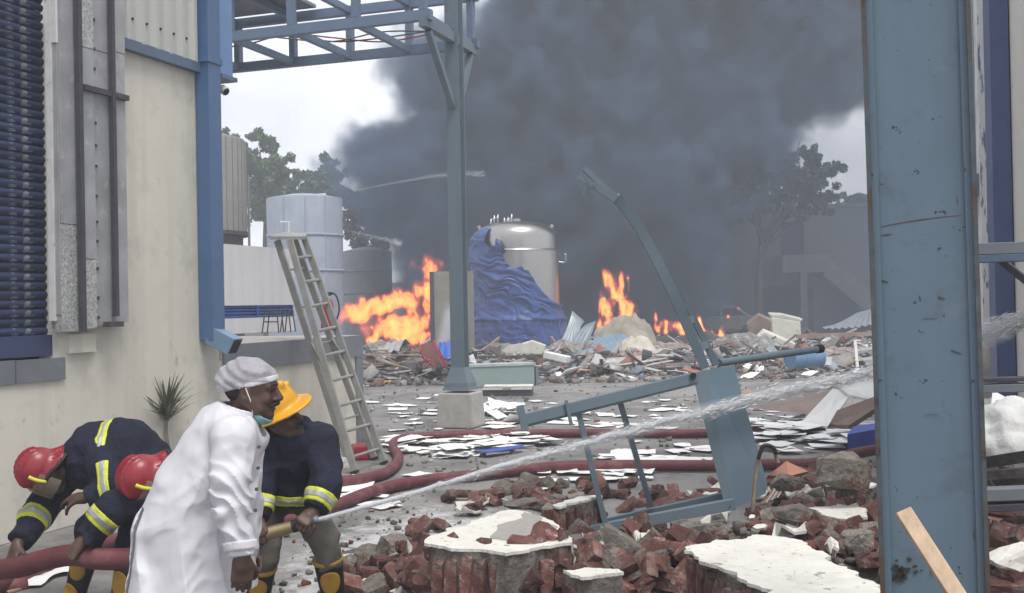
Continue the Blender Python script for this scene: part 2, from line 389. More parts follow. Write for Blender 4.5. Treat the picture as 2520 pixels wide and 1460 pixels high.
# shutter of curved slats
s_left = -12.0
pitch_z = .0735; z_top = 7.2
prof = [(0.0, .0), (.012, .012), (.030, .02), (.048, .016), (.060, .006), (.064, -.006), (.070, -.006), (.0735, 0)]
mb = MB(); Vv = []
for s in (0.0, s_sh - s_left):
    for (zz, oo) in prof: Vv.append(WDIR * s + WNRM * oo + np.array((0, 0, zz)))
n = len(prof); mb.add(Vv, [(i, i + n, i + n + 1, i + 1) for i in range(n - 1)])
sh = link_obj('shutter', raw_mesh('shutter', np.array([wp(s_sh + .02, z, o) - wp(s_sh, z_sill, -.15) for (z, o) in ((z_sill, -.2), (z_top, -.2))] + [wp(s_left, z, -.2) - wp(s_sh, z_sill, -.15) for z in (z_sill, z_top)]), [(0, 1, 3, 2)], MT['dark']), wp(s_sh, z_sill, -.15), wh)
slat_me = raw_mesh('slat', np.array(mb.v), [tuple(reversed(q)) for q in mb.f], MT['shutter'], True)
z_rail = wpx(80, 826, -.1)[1]
k = 0; z = z_rail
while z < 6.9:
    o = link_obj('slat', slat_me, wp(s_left, z, -.12) + WNRM * random.uniform(-.004, .004), sh); z += pitch_z; k += 1
z_rb = wpx(80, 868, -.1)[1]
mb = MB(); P = [wp(s, z, o) for s in (s_left, s_sh + .17) for o in (-.14, -.06) for z in (z_rb - .03, z_rail)]
mb.add(P, [(0, 1, 3, 2), (4, 6, 7, 5), (0, 4, 5, 1), (2, 3, 7, 6), (0, 2, 6, 4), (1, 5, 7, 3)]); obj('bottom_rail', fixn(mb), M('navy_rail', (.04, .055, .13), .45, var=.15), sh)
# white guide strip beside the shutter
zg = wpx(125, 790, .05)[1]
wbox('shutter_guide', s_pan0 - .028, s_pan0 + .002, zg, 7.2, .0, .055, MT['whiteframe']); wbox('shutter_guide', s_pan0 - .022, s_pan0 + .002, wpx(132, 105, .08)[1], 7.2, .057, .104, MT['whiteframe']); wbox('shutter_guide', s_pan0 - .012, s_pan0 + .002, zg + .05, wpx(132, 105, .08)[1] - .004, .057, .098, MT['galv'])
# galvanised panels: each its own sheet, slightly lapped
zb = wpx(210, 816, .12)[1]
cuts = [s_pan0, wpx(196, 500, .12)[0], wpx(235, 500, .12)[0], wpx(274, 500, .12)[0], s_pan1]
offs = [.098, .108, .102, .112]
joints = [[wpx(160, 555)[1]], [wpx(215, 130)[1], wpx(215, 640)[1]], [wpx(255, 140)[1]], [wpx(295, 142)[1]]]
for i in range(4):
    zs = [zb + (.02 * i)] + sorted(joints[i]) + [7.2]
    for j in range(len(zs) - 1):
        wbox('zinc_panel', cuts[i] + .004, cuts[i + 1] + .012, zs[j] + .004, zs[j + 1], .0, offs[i] + .004 * j, MT['spangle'] if i in (0, 1) and j != 1 else MT['galv'])
mb = MB(); ms = MB()
for z in np.arange(zb + .1, 6.5, .21):           # rivets on the lap joints
    for cI in (1, 2):
        p = wp(cuts[cI] + .03, z + .03 * math.sin(z * 9), offs[cI] + .006); obj('rivet', MB().box(p, (.018, .018, .022)), MT['angle'], wh)
for (px, w) in ((196, .045), (278, .04)):
    s = wpx(px, 500, .13)[0]; wbox('angle_bar', s - w / 2, s + w / 2, zb + (.12 if px > 250 else 0), 7.2, .12, .165, MT['angle'])
zc = wpx(258, 228, .13)[1]
wbox('cross_bar', wpx(203, 228, .13)[0] + .0, wpx(312, 228, .13)[0], zc - .025, zc + .02, .118, .158, MT['angle'])
s = wpx(274, 802, .13)[0]; wbox('foot_plate', s - .09, s + .09, zb + .03, zb + .075, .12, .19, MT['angle'])
# sill plates, patch
zs0, zs1 = wpx(80, 943, .03)[1], wpx(80, 884, .03)[1]
sm = wpx(42, 920, .03)[0]; se = wpx(163, 920, .03)[0]
wbox('sill_plate', s_left, sm - .006, zs0, zs1, .0, .018, MT['strip']); wbox('sill_plate', sm, se, zs0 + .004, zs1 - .004, .0, .024, MT['strip'])
wbox('plaster_patch', wpx(163, 845)[0], wpx(228, 845)[0], wpx(195, 868)[1], wpx(195, 822)[1], 0, .035, MT['plaster'])
# flashing and upper cladding
s_cl0 = s_pan1 - .02
wbox('flashing', s_cl0, S_END, z_eave - .05, z_eave + .045, .0, .075, MT['flash'])
mb = MB(); s = s_cl0; pr = []
while s < S_END - .02:
    pr += [(s, .03), (s + .10, .03), (s + .125, .075), (s + .17, .075), (s + .195, .03)]; s += .20
pr = [(a, b2) for a, b2 in pr if a < S_END]; V = []
for z in (z_eave + .035, 7.4):
    for a, b2 in pr: V.append(wp(a, z, b2))
n = len(pr); mb.add(V, [(i + 1, i, i + n, i + 1 + n) for i in range(n - 1)]); obj('cladding_sheet', mb, MT['cladding'], wh)
mb = MB(); s = s_cl0 + .05
while s < S_END - .1:
    obj('cladding_screw', MB().tube([wp(s, z_eave + .25, .025), wp(s, z_eave + .25, .042)], .012, 6), MT['dark'], wh); s += .2
# blue corner trim, downpipe with shoe
s_p0 = wpx(489, 600, .02)[0]
wbox('downpipe', s_p0, s_p0 + .21, wpx(505, 838)[1], 7.4, .012, .165, MT['blue'], bevel=.006)
zj = wpx(505, 157)[1]
wbox('pipe_clip', s_p0 - .02, s_p0 + .225, zj - .03, zj + .03, .005, .178, MT['blue'])
wbox('corner_trim', S_END - .06, S_END + .18, wpx(540, 190)[1], 7.4, -.2, .10, M('pale_blue_trim', (.135, .25, .46), .4, var=.06))
wbox('trim_end_cap', S_END - .06, S_END + .22, wpx(540, 200)[1], wpx(540, 190)[1], -.2, .13, MT['flash'])
zsh = wpx(510, 840, .1)[1]
mb = MB(); a = wp(s_p0 + .10, zsh + .06, .09); b2 = wp(s_p0 + .13, zsh - .06, .33)
mb.bar(a, b2, .2, .17); obj('pipe_shoe', mb, M('shoe_blue', (.15, .25, .36), .4, var=.1), wh, bevel=.005)
mb = MB(); d = (b2 - a) / np.linalg.norm(b2 - a); mb.bar(b2 - d * .01, b2 + d * .003, .165, .14); obj('pipe_mouth', mb, MT['dark'], wh)
# security camera on the corner
c0 = wp(S_END + .03, wpx(541, 205)[1], .02)
cc = thing('security_camera', c0, 'small white bullet camera fixed under the blue corner trim', 'security camera')
e = at(556, 226, c0[1] - .02); st = at(545, 218, c0[1])
obj('mount', MB().tube([c0, st], .014, 8), MT['whiteframe'], cc); obj('body', MB().tube([st, e], .045, 12), M('camera_shell', (.55, .53, .5), .4), cc, True, autosmooth=40)
d = (e - st) / np.linalg.norm(e - st); obj('lens', MB().tube([e, e + d * .012], .036, 12), MT['dark'], cc)

# ================================================================== LOADING DOCK
dk = thing('loading_dock', wp(-1.5, 0), 'raised cream loading dock with grey metal edge strip', 'loading dock')
Z_DK = 1.40
wbox('wall', S_END + .002, -.09, 0, Z_DK - .02, -.4, .0, MT['plaster'], dk)
wbox('platform', S_END + .002, 0, Z_DK - .16, Z_DK, -7.0, .004, MT['concrete'], dk)
wbox('end_wall', -.3, -.01, 0, Z_DK - .16, -7, -.4, MT['plaster'], dk)
wbox('edge_strip', S_END + .05, .01, Z_DK - .27, Z_DK - .005, .005, .03, MT['strip'], dk)
wbox('corner_post', -.16, .02, 0, Z_DK - .275, -.1, .022, MT['strip'], dk)

# white wall behind the dock with blue rails
ww_off = -1.0
def back_off(px, py, z):                         # offset so that this pixel meets height z
    p = gnd(px, py, z); return float(np.dot(p - W0, WNRM)), float(np.dot(p - W0, WDIR))
oW, sW0 = back_off(560, 823, Z_DK)
sW1 = wpx(724, 700, oW)[0]
ww = thing('parapet_wall', wp((sW0 + sW1) / 2, Z_DK, oW), 'white parapet wall with blue rails along it at the dock rear', 'wall')
zt = wpx(560, 601, oW)[1]; zr1 = wpx(600, 752, oW)[1]; zr0 = wpx(600, 783, oW)[1]
wbox('upper_panel', sW0 - 4, sW1, zr1, zt, oW - .2, oW, MT['whitewall'], ww)
wbox('lower_panel', sW0 - 4, sW1, Z_DK + .002, zr0, oW - .2, oW, MT['whitewall'], ww)
wbox('recess', sW0 - 4, sW1 - .01, zr0, zr1, oW - .2, oW - .08, M('recess_blue', (.16, .2, .32), .6), ww)
for i in range(4):
    zz = zr0 + (zr1 - zr0) * (i + .5) / 4
    obj('rail', MB().tube([wp(sW0 - 4, zz, oW - .03), wp(sW1 - .02, zz, oW - .03)], .018, 8), MT['bluepipe'], ww, True)
for j, px in enumerate((640, 725)):
    s = wpx(px - 4, 765, oW)[0]; wbox('rail_post', s - .02, s + .02, zr0, zr1, oW - .05, oW - .005, MT['bluepipe'], ww)
# two small steel stands on the dock
for k, (xa, xb, yb, lab) in enumerate(((645, 686, 820, 'small tubular steel stand with one low rung on the dock floor'), (690, 716, 818, 'small tubular steel stand without a low rung beside its twin on the dock'))):
    pa, pb = gnd(xa, yb, Z_DK), gnd(xb, yb, Z_DK)
    t = thing('steel_stand', (pa + pb) / 2, lab, 'stand')
    hh = .33
    da, db = pa + np.array((.05, 0, hh)), pb + np.array((-.02 if k == 0 else -.03, 0, hh))
    for p, q in ((pa, da), (pb, db), (pa + (0, .35, 0), da + (0, .3, 0)), (pb + (0, .35, 0), db + (0, .3, 0))): obj('leg', MB().tube([p, q], .010, 8), MT['rust'], t)
    obj('top_bar', MB().tube([da, db, db + (0, .3, 0), da + (0, .3, 0), da], .012, 8), MT['rust'], t)
    if k == 0:
        r1, r2 = (pa + da) / 2, (pb + db) / 2; obj('rung', MB().tube([r1, r2], .009, 8), MT['rust'], t)

# ================================================================== LADDER
t = thing('step_ladder', gnd(905, 1150), 'tall dented aluminium step ladder with top platform leaning toward the dock', 'ladder')
fL, fR = gnd(874, 1166), gnd(946, 1143)
tL, tR = at(713, 590, 12.15), at(749, 586, 12.75)
rL, rR = gnd(862, 1150) + 0, gnd(923, 1132)
uL, uR = at(682, 592, 12.3), at(724, 588, 12.9)
for a, b2 in ((fL, tL), (fR, tR), (rL, uL), (rR, uR)):
    obj('rail', MB().bar(a, b2, .032, .075, up=WNRM), MT['alu'], t, bevel=.004)
    obj('foot_pad', MB().bar(a, a + (b2 - a) * .012, .042, .085, up=WNRM), MT['black'], t)
for i in range(9):
    f = (i + .62) / 9.4
    obj('rung', MB().tube([fL + (tL - fL) * f, fR + (tR - fR) * f], .019, 8), MT['alu'], t)
for i in range(5):
    f = (i + 1.2) / 6; obj('back_rung', MB().tube([rL + (uL - rL) * f, rR + (uR - rR) * f], .012, 8), MT['alu'], t)
top = [at(664, 582, 12.1), at(752, 582, 12.4), at(757, 575, 13.0), at(700, 571, 12.9)]
obj('top_platform', fixn(MB().prism(top, (0, 0, -.035))), MT['alu'], t)
for (a, b2, f0, f1) in ((fL, tL, .42, .55), (fR, tR, .42, .55)):
    p = a + (b2 - a) * f0; q = (rL + (uL - rL) * f1) if a is fL else (rR + (uR - rR) * f1)
    obj('spreader', MB().bar(p, q, .012, .03), MT['alu'], t)
# red box and white sack at its foot
p = gnd(893, 1135); o = MB().box(p + (0, .25, .08), (.30, .3, .16), rotm(0, 0, .3)); o = obj('crate', o, MT['red'], None, bevel=.02); tag(o, 'low red plastic crate on the ground behind the ladder foot', 'crate')

# ================================================================== FIRE EXTINGUISHER on the dock
p = gnd(806, 814, Z_DK); R = .10
t = thing('fire_extinguisher', p, 'red fire extinguisher with black looped hose standing on the dock', 'fire extinguisher')
lean = np.array((-.09, 0, 0))
obj('cylinder', MB().lathe((p[0], p[1], p[2]), [(R * .9, 0), (R, .02), (R, .40), (R * .85, .46), (R * .4, .50), (.03, .51)], 20), MT['red'], t, True, autosmooth=50)
obj('valve', MB().tube([p + (0, 0, .5), p + (0, 0, .57)], .025, 8).box(p + (.03, 0, .585), (.12, .03, .025)), MT['black'], t)
obj('pressure_hose', MB().tube(spline([p + (.03, 0, .55), p + (.12, -.02, .57), p + (.18, -.03, .45), p + (.19, -.03, .3), p + (.15, -.02, .18), p + (.11, 0, .12)]), .013, 8), MT['black'], t, True)

# ================================================================== GANTRY and its column
PC = gnd(1135, 1050)                              # plinth base centre
PC = np.array((PC[0], PC[1], 0))
G0 = -np.cross(WDIR, (0, 0, 1)); G0 = -WNRM        # gantry runs out of the wall
t = thing('concrete_plinth', PC, 'rough square concrete plinth under the blue steel column', 'plinth')
Rw = np.column_stack([WNRM, WDIR, (0, 0, 1)])
def frustum(c, w0, w1, h):
    P = []
    for w, z in ((w0, 0), (w1, h)):
        for i, j in ((-1, -1), (1, -1), (1, 1), (-1, 1)): P.append(c + Rw @ np.array((i * w / 2, j * w / 2, z)))
    return MB().add(P, [(3, 2, 1, 0), (4, 5, 6, 7), (0, 1, 5, 4), (1, 2, 6, 5), (2, 3, 7, 6), (3, 0, 4, 7)])
obj('block', frustum(PC, .56, .50, .50), MT['concrete'], t, bevel=.02)
t = thing('steel_column', PC + (0, 0, .5), 'slim blue steel column with flared foot carrying the pipe gantry', 'column')
b0 = PC + np.array((0, 0, .5))
def hsec(name, c0, z0, z1, w, parent, mat, wt=None):
    # I section: two flanges and a web, flanges facing the yard direction
    wt = wt or w
    for sgn in (-1, 1):
        mb = MB(); P = []
        for ww2, z in ((w, z0), (wt, z1)):
            for i, j in ((-1, -1), (1, -1), (1, 1), (-1, 1)): P.append(c0 + Rw @ np.array((i * .5 * ww2, sgn * ww2 * .46 + j * .008, z)))
        mb.add(P, [(3, 2, 1, 0), (4, 5, 6, 7), (0, 1, 5, 4), (1, 2, 6, 5), (2, 3, 7, 6), (3, 0, 4, 7)]); obj('flange', mb, mat, parent)
    mb = MB(); P = []
    for ww2, z in ((w, z0), (wt, z1)):
        for i, j in ((-1, -1), (1, -1), (1, 1), (-1, 1)): P.append(c0 + Rw @ np.array((i * .008 + .0, j * ww2 * .455, z)))
    mb.add(P, [(3, 2, 1, 0), (4, 5, 6, 7), (0, 1, 5, 4), (1, 2, 6, 5), (2, 3, 7, 6), (3, 0, 4, 7)]); obj('web', mb, mat, parent)
hsec('shaft', b0, .20, 6.2, .205, t, MT['bluegrey'])
mb = frustum(b0 + (0, 0, .035), .40, .385, .04); obj('base_plate', mb, MT['bluegrey'], t)
P = []
for w, z in ((.36, .075), (.35, .14), (.212, .36)):
    for i, j in ((-1, -1), (1, -1), (1, 1), (-1, 1)): P.append(b0 + Rw @ np.array((i * w / 2, j * w / 2, z)))
mb = MB().add(P, [(3, 2, 1, 0), (8, 9, 10, 11)] + [(q + a, q + (a + 1) % 4, q + 4 + (a + 1) % 4, q + 4 + a) for q in (0, 4) for a in range(4)]); obj('foot_flare', mb, MT['bluegrey'], t)
ZG = 5.62
fr, re = PC - WDIR * 1.05, PC + WDIR * .75
fr = np.array((fr[0], fr[1], ZG)); re = np.array((re[0], re[1], ZG))
obj('cross_arm', MB().bar(fr - WDIR * .08, re + WDIR * .08, .12, .15), MT['bluegrey'], t)
for q, s2 in ((fr, 1), (re, -1)):
    a = PC + np.array((0, 0, ZG - 1.0)) - WDIR * .10 * s2; obj('knee_brace', MB().bar(a, q + (0, 0, -.09) + WDIR * .1 * s2, .09, .08), MT['bluegrey'], t)
g = thing('pipe_gantry', PC + (0, 0, ZG), 'blue box truss gantry spanning from the warehouse to the steel column', 'gantry')
LG = 9.0; HG = .72
def gp(side, l, h): return (fr if side == 0 else re) - WNRM * l + np.array((0, 0, h))
for side in (0, 1):
    for h in (.09, HG + .09): obj('chord', MB().bar(gp(side, -.1, h), gp(side, LG, h), .11, .14), MT['gantry'], g)
    for i in range(9):
        l = .02 + i * 1.02
        obj('post', MB().bar(gp(side, l, .165), gp(side, l, HG + .015), .11, .10, up=WNRM), MT['gantry'], g)
for i in range(9):
    for h in (.09, HG + .09):
        l = .02 + i * 1.02; obj('cross_member', MB().bar(gp(0, l, h) + WDIR * .06, gp(1, l, h) - WDIR * .06, .08, .10), MT['gantry'], g)
mb = MB().prism([gp(0, 2.6, HG + .17) + WDIR * .2, gp(0, LG, HG + .17) + WDIR * .2, gp(1, LG, HG + .17) - WDIR * .1, gp(1, 2.6, HG + .17) - WDIR * .1], (0, 0, .05)); obj('cable_tray', mb, MT['strip'], g)
for k, colr in enumerate(((.3, .06, .05), (.05, .05, .06), (.08, .07, .07))):
    pts = [gp(0, 5.5 - i * .7, .24 + .08 * math.sin(i * 1.9 + k)) + WDIR * (.25 + .2 * i - .1 * k + .1 * math.sin(i + k)) for i in range(8)]
    o = obj('loose_cable', MB().tube(spline(pts, 6), .012, 6), M('cable', colr, .5), g)

# ================================================================== RIGHT FOREGROUND COLUMN
Yc = 3.05
pL0, pR0 = at(2122, 0, Yc), at(2378, 0, Yc); pL1, pR1 = at(2166, 1460, Yc), at(2434, 1460, Yc)
cx0, cx1 = (pL0[0] + pR0[0]) / 2, (pL1[0] + pR1[0]) / 2
t = thing('steel_stanchion', (cx1, Yc, 0), 'scratched pale blue steel stanchion with rusted edges close by', 'column')
cw = (pR0[0] - pL0[0])
yawc = math.atan2((cx0 + cx1) / 2, Yc)
ex = np.array((math.cos(yawc), -math.sin(yawc), 0)); ey = np.array((math.sin(yawc), math.cos(yawc), 0))
axis0 = np.array((cx1, Yc, 0)); slope = (cx1 - cx0) / (pL0[2] - pL1[2])
def cpt(u, v, z): return axis0 + ex * u + ey * v + np.array((-(z - pL1[2]) * slope * .95, 0, z))
def cbox(name, u0, u1, v0, v1, z0, z1, mat, bevel=0):
    P = [cpt(u, v, z) for u in (u0, u1) for v in (v0, v1) for z in (z0, z1)]
    return obj(name, fixn(MB().add(P, [(0, 1, 3, 2), (4, 6, 7, 5), (0, 4, 5, 1), (2, 3, 7, 6), (0, 2, 6, 4), (1, 5, 7, 3)])), mat, t, bevel=bevel)
colm = M('stanchion_paint', (.120, .175, .226), .5, var=.07, vs=3, bump=.05, bs=120,
         spots=[((.085, .115, .14), 7, .56, .78), ((.15, .20, .235), 5, .60, .75), ((.03, .032, .034), 24, .665, .69), ((.05, .045, .04), 60, .68, .71)], streak=(7, .45, (.085, .125, .16)))
cole = M('stanchion_edge', (.075, .095, .105), .7, var=.3, vs=9, spots=[((.085, .055, .042), 6, .46, .58), ((.03, .03, .03), 14, .58, .66)])
hw = cw / 2 * .985
cbox('web', -hw + .012, hw - .012, .02, .032, 0, 3.4, colm)
for sgn in (-1, 1):
    u = sgn * (hw - .006); cbox('flange', u - .006, u + .006, -.012, .13, 0, 3.4, cole)
    u = sgn * (hw - .021); cbox('weld_fillet', u - .009, u + .009, .008, .021, 0, 3.4, colm)
# gouges in the paint
def scratch(px0, py0, px1, py1, w):
    mb = MB(); n = 9; pts = []
    vx, vy = px1 - px0, py1 - py0; ln = math.hypot(vx, vy); nx, ny = -vy / ln, vx / ln
    up, dn = [], []
    for i in range(n):
        f = i / (n - 1); ww2 = w * (.35 + .65 * math.sin(math.pi * min(max(f, .05), .95))) * random.uniform(.6, 1.2)
        x, y = px0 + vx * f, py0 + vy * f - (3 if ln > 90 else 0) * math.sin(math.pi * f)
        up.append((x + nx * ww2, y + ny * ww2)); dn.append((x - nx * ww2, y - ny * ww2))
    poly = up + dn[::-1]; P = []
    for (x, y) in poly:
        d = ray(x, y); o2 = cpt(0, .0185, 1.75); tt = np.dot(o2 - CAM, ey) / np.dot(d, ey); P.append(CAM + d * tt)
    obj('scratch', fixn(MB().prism(P, ey * .0012)), MT['rust'], t)
scratch(2170, 558, 2366, 530, 2.2); scratch(2168, 580, 2195, 577, 3); scratch(2170, 690, 2186, 696, 2.5); scratch(2262, 728, 2266, 742, 2.5)
scratch(2308, 732, 2325, 736, 3.5); scratch(2340, 862, 2368, 872, 2); scratch(2268, 784, 2305, 784, .45)
scratch(2272, 1020, 2312, 1020, .4); scratch(2395, 1300, 2398, 1330, 1.2); scratch(2355, 480, 2356, 505, 1.5)
sm_ = M('soot_stain', (.045, .043, .04), .8, var=.4, vs=9)
r9 = np.random.default_rng(4)
for k in range(26):
    x, y, w9 = 2222 + r9.normal() * 26, 1402 + r9.normal() * 22, abs(r9.normal()) * 5 + 1.5
    P = []
    for a9 in np.linspace(0, 6.28, 8)[:-1]:
        d = ray(x + math.cos(a9) * w9 * r9.uniform(.6, 1.5), y + math.sin(a9) * w9 * r9.uniform(.4, 1.)); o2 = cpt(0, .0188, 1.75); P.append(CAM + d * (np.dot(o2 - CAM, ey) / np.dot(d, ey)))
    obj('soot_fleck', fixn(MB().prism(P, ey * .0011)), sm_, t)
# timber offcut leaning on it
pa, pb = at(2222, 1258, 2.86), at(2362, 1476, 2.72)
d = pb - pa
o = obj('timber_batten', MB().bar(pa, pb + d * .8, .042, .022, up=(0, -1, .2)), MT['wood'], None, bevel=.002); tag(o, 'raw sawn timber batten leaning against the pale blue stanchion', 'timber')

# ================================================================== RIGHT BUILDING
X0 = 1.057
def rw(Y, z, off=0.):                              # wall parallel to the left one; off to the yard side
    return np.array((X0 + .3456 * Y, Y, z)) - WNRM * off
def rY(px):                                        # depth where a sight line meets that wall
    return X0 / ((px - CX) / F_PX + .0 - .3456)
rbld = thing('side_building', rw(11, 0), 'blast damaged white building with blue downpipe and peeling trim', 'building')
def rbox(name, Ya, Yb, z0, z1, o0, o1, mat):
    P = [rw(Y, z, o) for Y in (Ya, Yb) for o in (o0, o1) for z in (z0, z1)]
    return obj(name, fixn(MB().add(P, [(0, 1, 3, 2), (4, 6, 7, 5), (0, 4, 5, 1), (2, 3, 7, 6), (0, 2, 6, 4), (1, 5, 7, 3)])), mat, rbld)
Yp0, Yp1 = rY(2502), rY(2452)
crm = M('side_cream', (.62, .60, .55), .85, var=.05, spots=[((.3, .29, .27), 6, .66, .72)])
rbox('wall', 6.0, 15.6, 0, 9, -.35, 0, crm)
rbox('downpipe', Yp0 + .1, Yp0 + .75, 0, 9, .01, .16, M('deep_blue', (.062, .095, .22), .4, var=.1, spots=[((.35, .37, .42), 9, .7, .74)]))
wtrim = M('peeling_white', (.66, .66, .66), .6, var=.1, spots=[((.13, .16, .26), 5, .55, .6)], stretch=(3, 3, .5))
rbox('trim_strip', rY(2444), rY(2434), 0, 9, .004, .10, wtrim)
rbox('trim_strip', rY(2424), rY(2417), 0, 9, .004, .07, M('grey_trim', (.22, .24, .27), .6, var=.2))
rbox('trim_strip', rY(2409), rY(2402), 0, 9, .004, .09, wtrim)
rbox('bracket_box', rY(2440), rY(2402), 2.85, 3.08, .1, .35, MT['bluegrey'])
o = obj('torn_flap', MB().add([at(2441, 640, 12.1), at(2452, 655, 11.9), at(2448, 700, 11.8), at(2456, 740, 11.7), at(2440, 720, 12.2)], [(0, 1, 2, 4), (2, 3, 4)]), MT['bluepipe'], rbld, solid=.01)
# shelf frame in front of it
t = thing('steel_rack', at(2520, 1300, 4.9) * (1, 1, 0), 'bent grey steel rack beams behind the pale blue stanchion', 'rack')
ang = np.array((0.1, -.04, 0))
def hb(pa, pb, Y0, Y1, w, h, mat=MT['strip'], name='beam'):
    a = at(*pa, Y0); b2 = at(*pb, Y1); return obj(name, MB().bar(a, b2, w, h), mat, t, bevel=.003)
hb((2330, 617), (2640, 606), 4.9, 4.6, .10, .05); hb((2330, 641), (2640, 630), 4.9, 4.6, .10, .032, MT['flash'])
hb((2330, 938), (2640, 928), 4.9, 4.6, .10, .018, MT['angle']); hb((2330, 958), (2640, 950), 4.9, 4.6, .10, .035)
hb((2462, 640), (2560, 720), 4.86, 4.75, .03, .03, MT['angle'], 'brace')
for px in (2330, 2640):
    a = at(px, 617, 4.9 if px < 2400 else 4.6); obj('upright', MB().bar(np.array((a[0], a[1], 0)), a + (0, 0, .9), .06, .06), MT['strip'], t)
# lower beams lying on rubble
for (a, b2, h, lab) in (((2380, 1218), (2640, 1208), .05, 'grey steel channel lying across rubble beside the white sack'), ((2380, 1250), (2640, 1240), .03, 'thin dark steel bar lying below the grey channel on rubble')):
    o = obj('steel_bar', MB().bar(at(*a, 4.6), at(*b2, 4.4), .09, h), MT['strip'] if h > .04 else MT['angle'], None, bevel=.004); tag(o, lab, 'steel bar')
# ================================================================== BACKGROUND TANKS
def base(px, Y): p = at(px, 760, Y); return np.array((p[0], p[1], 0.))
def zat(px, py, Y): return at(px, py, Y)[2]
# stainless steel vessel
YT = 38.0; pxc = 1273; TR = (1378 - 1168) / 2 / F_PX * YT
T0 = base(pxc, YT)
zt0, zt1, zsh_, zseam = zat(pxc, 862, YT), zat(pxc, 547, YT), zat(pxc, 578, YT), zat(pxc, 618, YT)
vt = thing('steel_vessel', T0, 'tall shiny stainless steel vessel with domed top and stub legs', 'vessel')
prof = [(TR * .3, zt0 + .35), (TR * .8, zt0 + .42), (TR, zt0 + .55), (TR, zseam - .06), (TR * 1.0, zseam - .03), (TR * .965, zseam + .03), (TR * .96, zsh_ - .12)]
for a in np.linspace(0, 1, 9)[1:]:
    th = a * math.pi / 2; prof.append((max(TR * .96 * math.cos(th * .97) ** .62, .02), zsh_ - .12 + (zt1 - zsh_ + .12) * math.sin(th)))
obj('shell', MB().lathe(T0, prof, 72), MT['steel'], vt, True, autosmooth=35)
obj('seam_ring', MB().lathe(T0, [(TR * .95, zseam - .03), (TR * 1.008, zseam - .045), (TR * 1.008, zseam - .02), (TR * .95, zseam + .03)], 72), MT['steel'], vt, True)
for k in range(4):
    a = k * math.pi / 2 + .6; p = T0 + np.array((math.cos(a) * TR * .8, math.sin(a) * TR * .8, 0)); obj('leg', MB().tube([p, p + (0, 0, zt0 + .6)], .11, 12), MT['steel'], vt, True)
for px, y0 in ((1207, 556), (1215, 554), (1224, 552), (1240, 553), (1249, 552), (1258, 551)):
    a = at(px, y0, YT - .3); hgt = 24 if px in (1224, 1258, 1215) else 17; obj('nozzle', MB().tube([a - (0, 0, .15), at(px + 1.5, y0 - hgt, YT - .3)], .028, 8), MT['steel'], vt, True)
obj('manifold', MB().tube([at(1207, 541, YT - .3), at(1226, 534, YT - .3)], .02, 6).tube([at(1240, 546, YT - .3), at(1260, 535, YT - .3)], .02, 6), MT['steel'], vt)
a = at(1265, 545, YT); obj('manway', MB().tube([a - (0, 0, .15), a + (0, 0, .08)], .24, 18).tube([at(1254, 549, YT - .3), at(1256, 548, YT - .3)], .1, 12), MT['steel'], vt)
for px, py in ((1181, 566), (1356, 563)):
    a = at(px, py, YT); obj('lifting_lug', MB().box(a, (.12, .05, .28), rotm(0, .3 if px > 1200 else -.3, 0)), MT['steel'], vt, bevel=.02)
obj('side_valve', MB().tube(spline([at(1374, 645, YT), at(1389, 646, YT), at(1392, 640, YT), at(1391, 628, YT)], 5), .03, 8).box(at(1391, 627, YT), (.1, .06, .06)), MT['steel'], vt, True)
# blue tarpaulin draped round the vessel
out_px = [(1166, 632), (1172, 572), (1192, 560), (1206, 566), (1203, 596), (1214, 612), (1226, 608), (1229, 586), (1238, 600), (1252, 622), (1240, 632), (1252, 652), (1266, 664), (1285, 658), (1292, 668), (1300, 668), (1312, 690), (1330, 718), (1352, 742), (1374, 752), (1381, 790), (1374, 822), (1384, 848), (1368, 856), (1340, 862), (1300, 868), (1250, 866), (1210, 872), (1178, 868), (1166, 846), (1172, 800), (1167, 770), (1170, 700)]
def inpoly(x, y, poly):
    x = np.asarray(x); y = np.asarray(y); c = np.zeros(x.shape, bool); n = len(poly)
    for i in range(n):
        x1, y1 = poly[i]; x2, y2 = poly[(i + 1) % n]
        if y1 == y2: continue
        c ^= ((y1 > y) != (y2 > y)) & (x < (x2 - x1) * (y - y1) / (y2 - y1) + x1)
    return c
def pdist(x, y, poly):                                # signed distance to polygon, + inside
    x = np.asarray(x, float); y = np.asarray(y, float); d = np.full(x.shape, 1e9); n = len(poly)
    for i in range(n):
        a = np.array(poly[i], float); b2 = np.array(poly[(i + 1) % n], float); e = b2 - a
        t = np.clip(((x - a[0]) * e[0] + (y - a[1]) * e[1]) / max(e @ e, 1e-9), 0, 1)
        d = np.minimum(d, np.hypot(x - a[0] - t * e[0], y - a[1] - t * e[1]))
    return np.where(inpoly(x, y, poly), d, -d)
m_per = YT / F_PX
poly_w = [((x - pxc) * m_per, zat(pxc, y, YT)) for x, y in out_px]     # lateral metres from the axis, height
nu, nz = 170, 210
U = np.linspace(-1, 1, nu); Zs = np.linspace(-.02, zt1, nz)
uu, zz = np.meshgrid(U, Zs, indexing='ij')
th = uu * math.radians(104)
lat = np.sin(th) * TR
front = np.abs(th) < math.radians(90)
mask = inpoly(np.clip(lat, -TR * .985, TR * .985), zz, poly_w)
P3 = np.stack([th * 2.2, zz * 1.0, zz * 0], -1)
sagz = zz - .35 * np.cos(th * 1.3) * 1.0
w1 = fbm(np.stack([th * 1.6, zz * .9, zz * 0 + 4], -1), 3)
ridge = lambda q: 1 - 2 * np.abs(q)
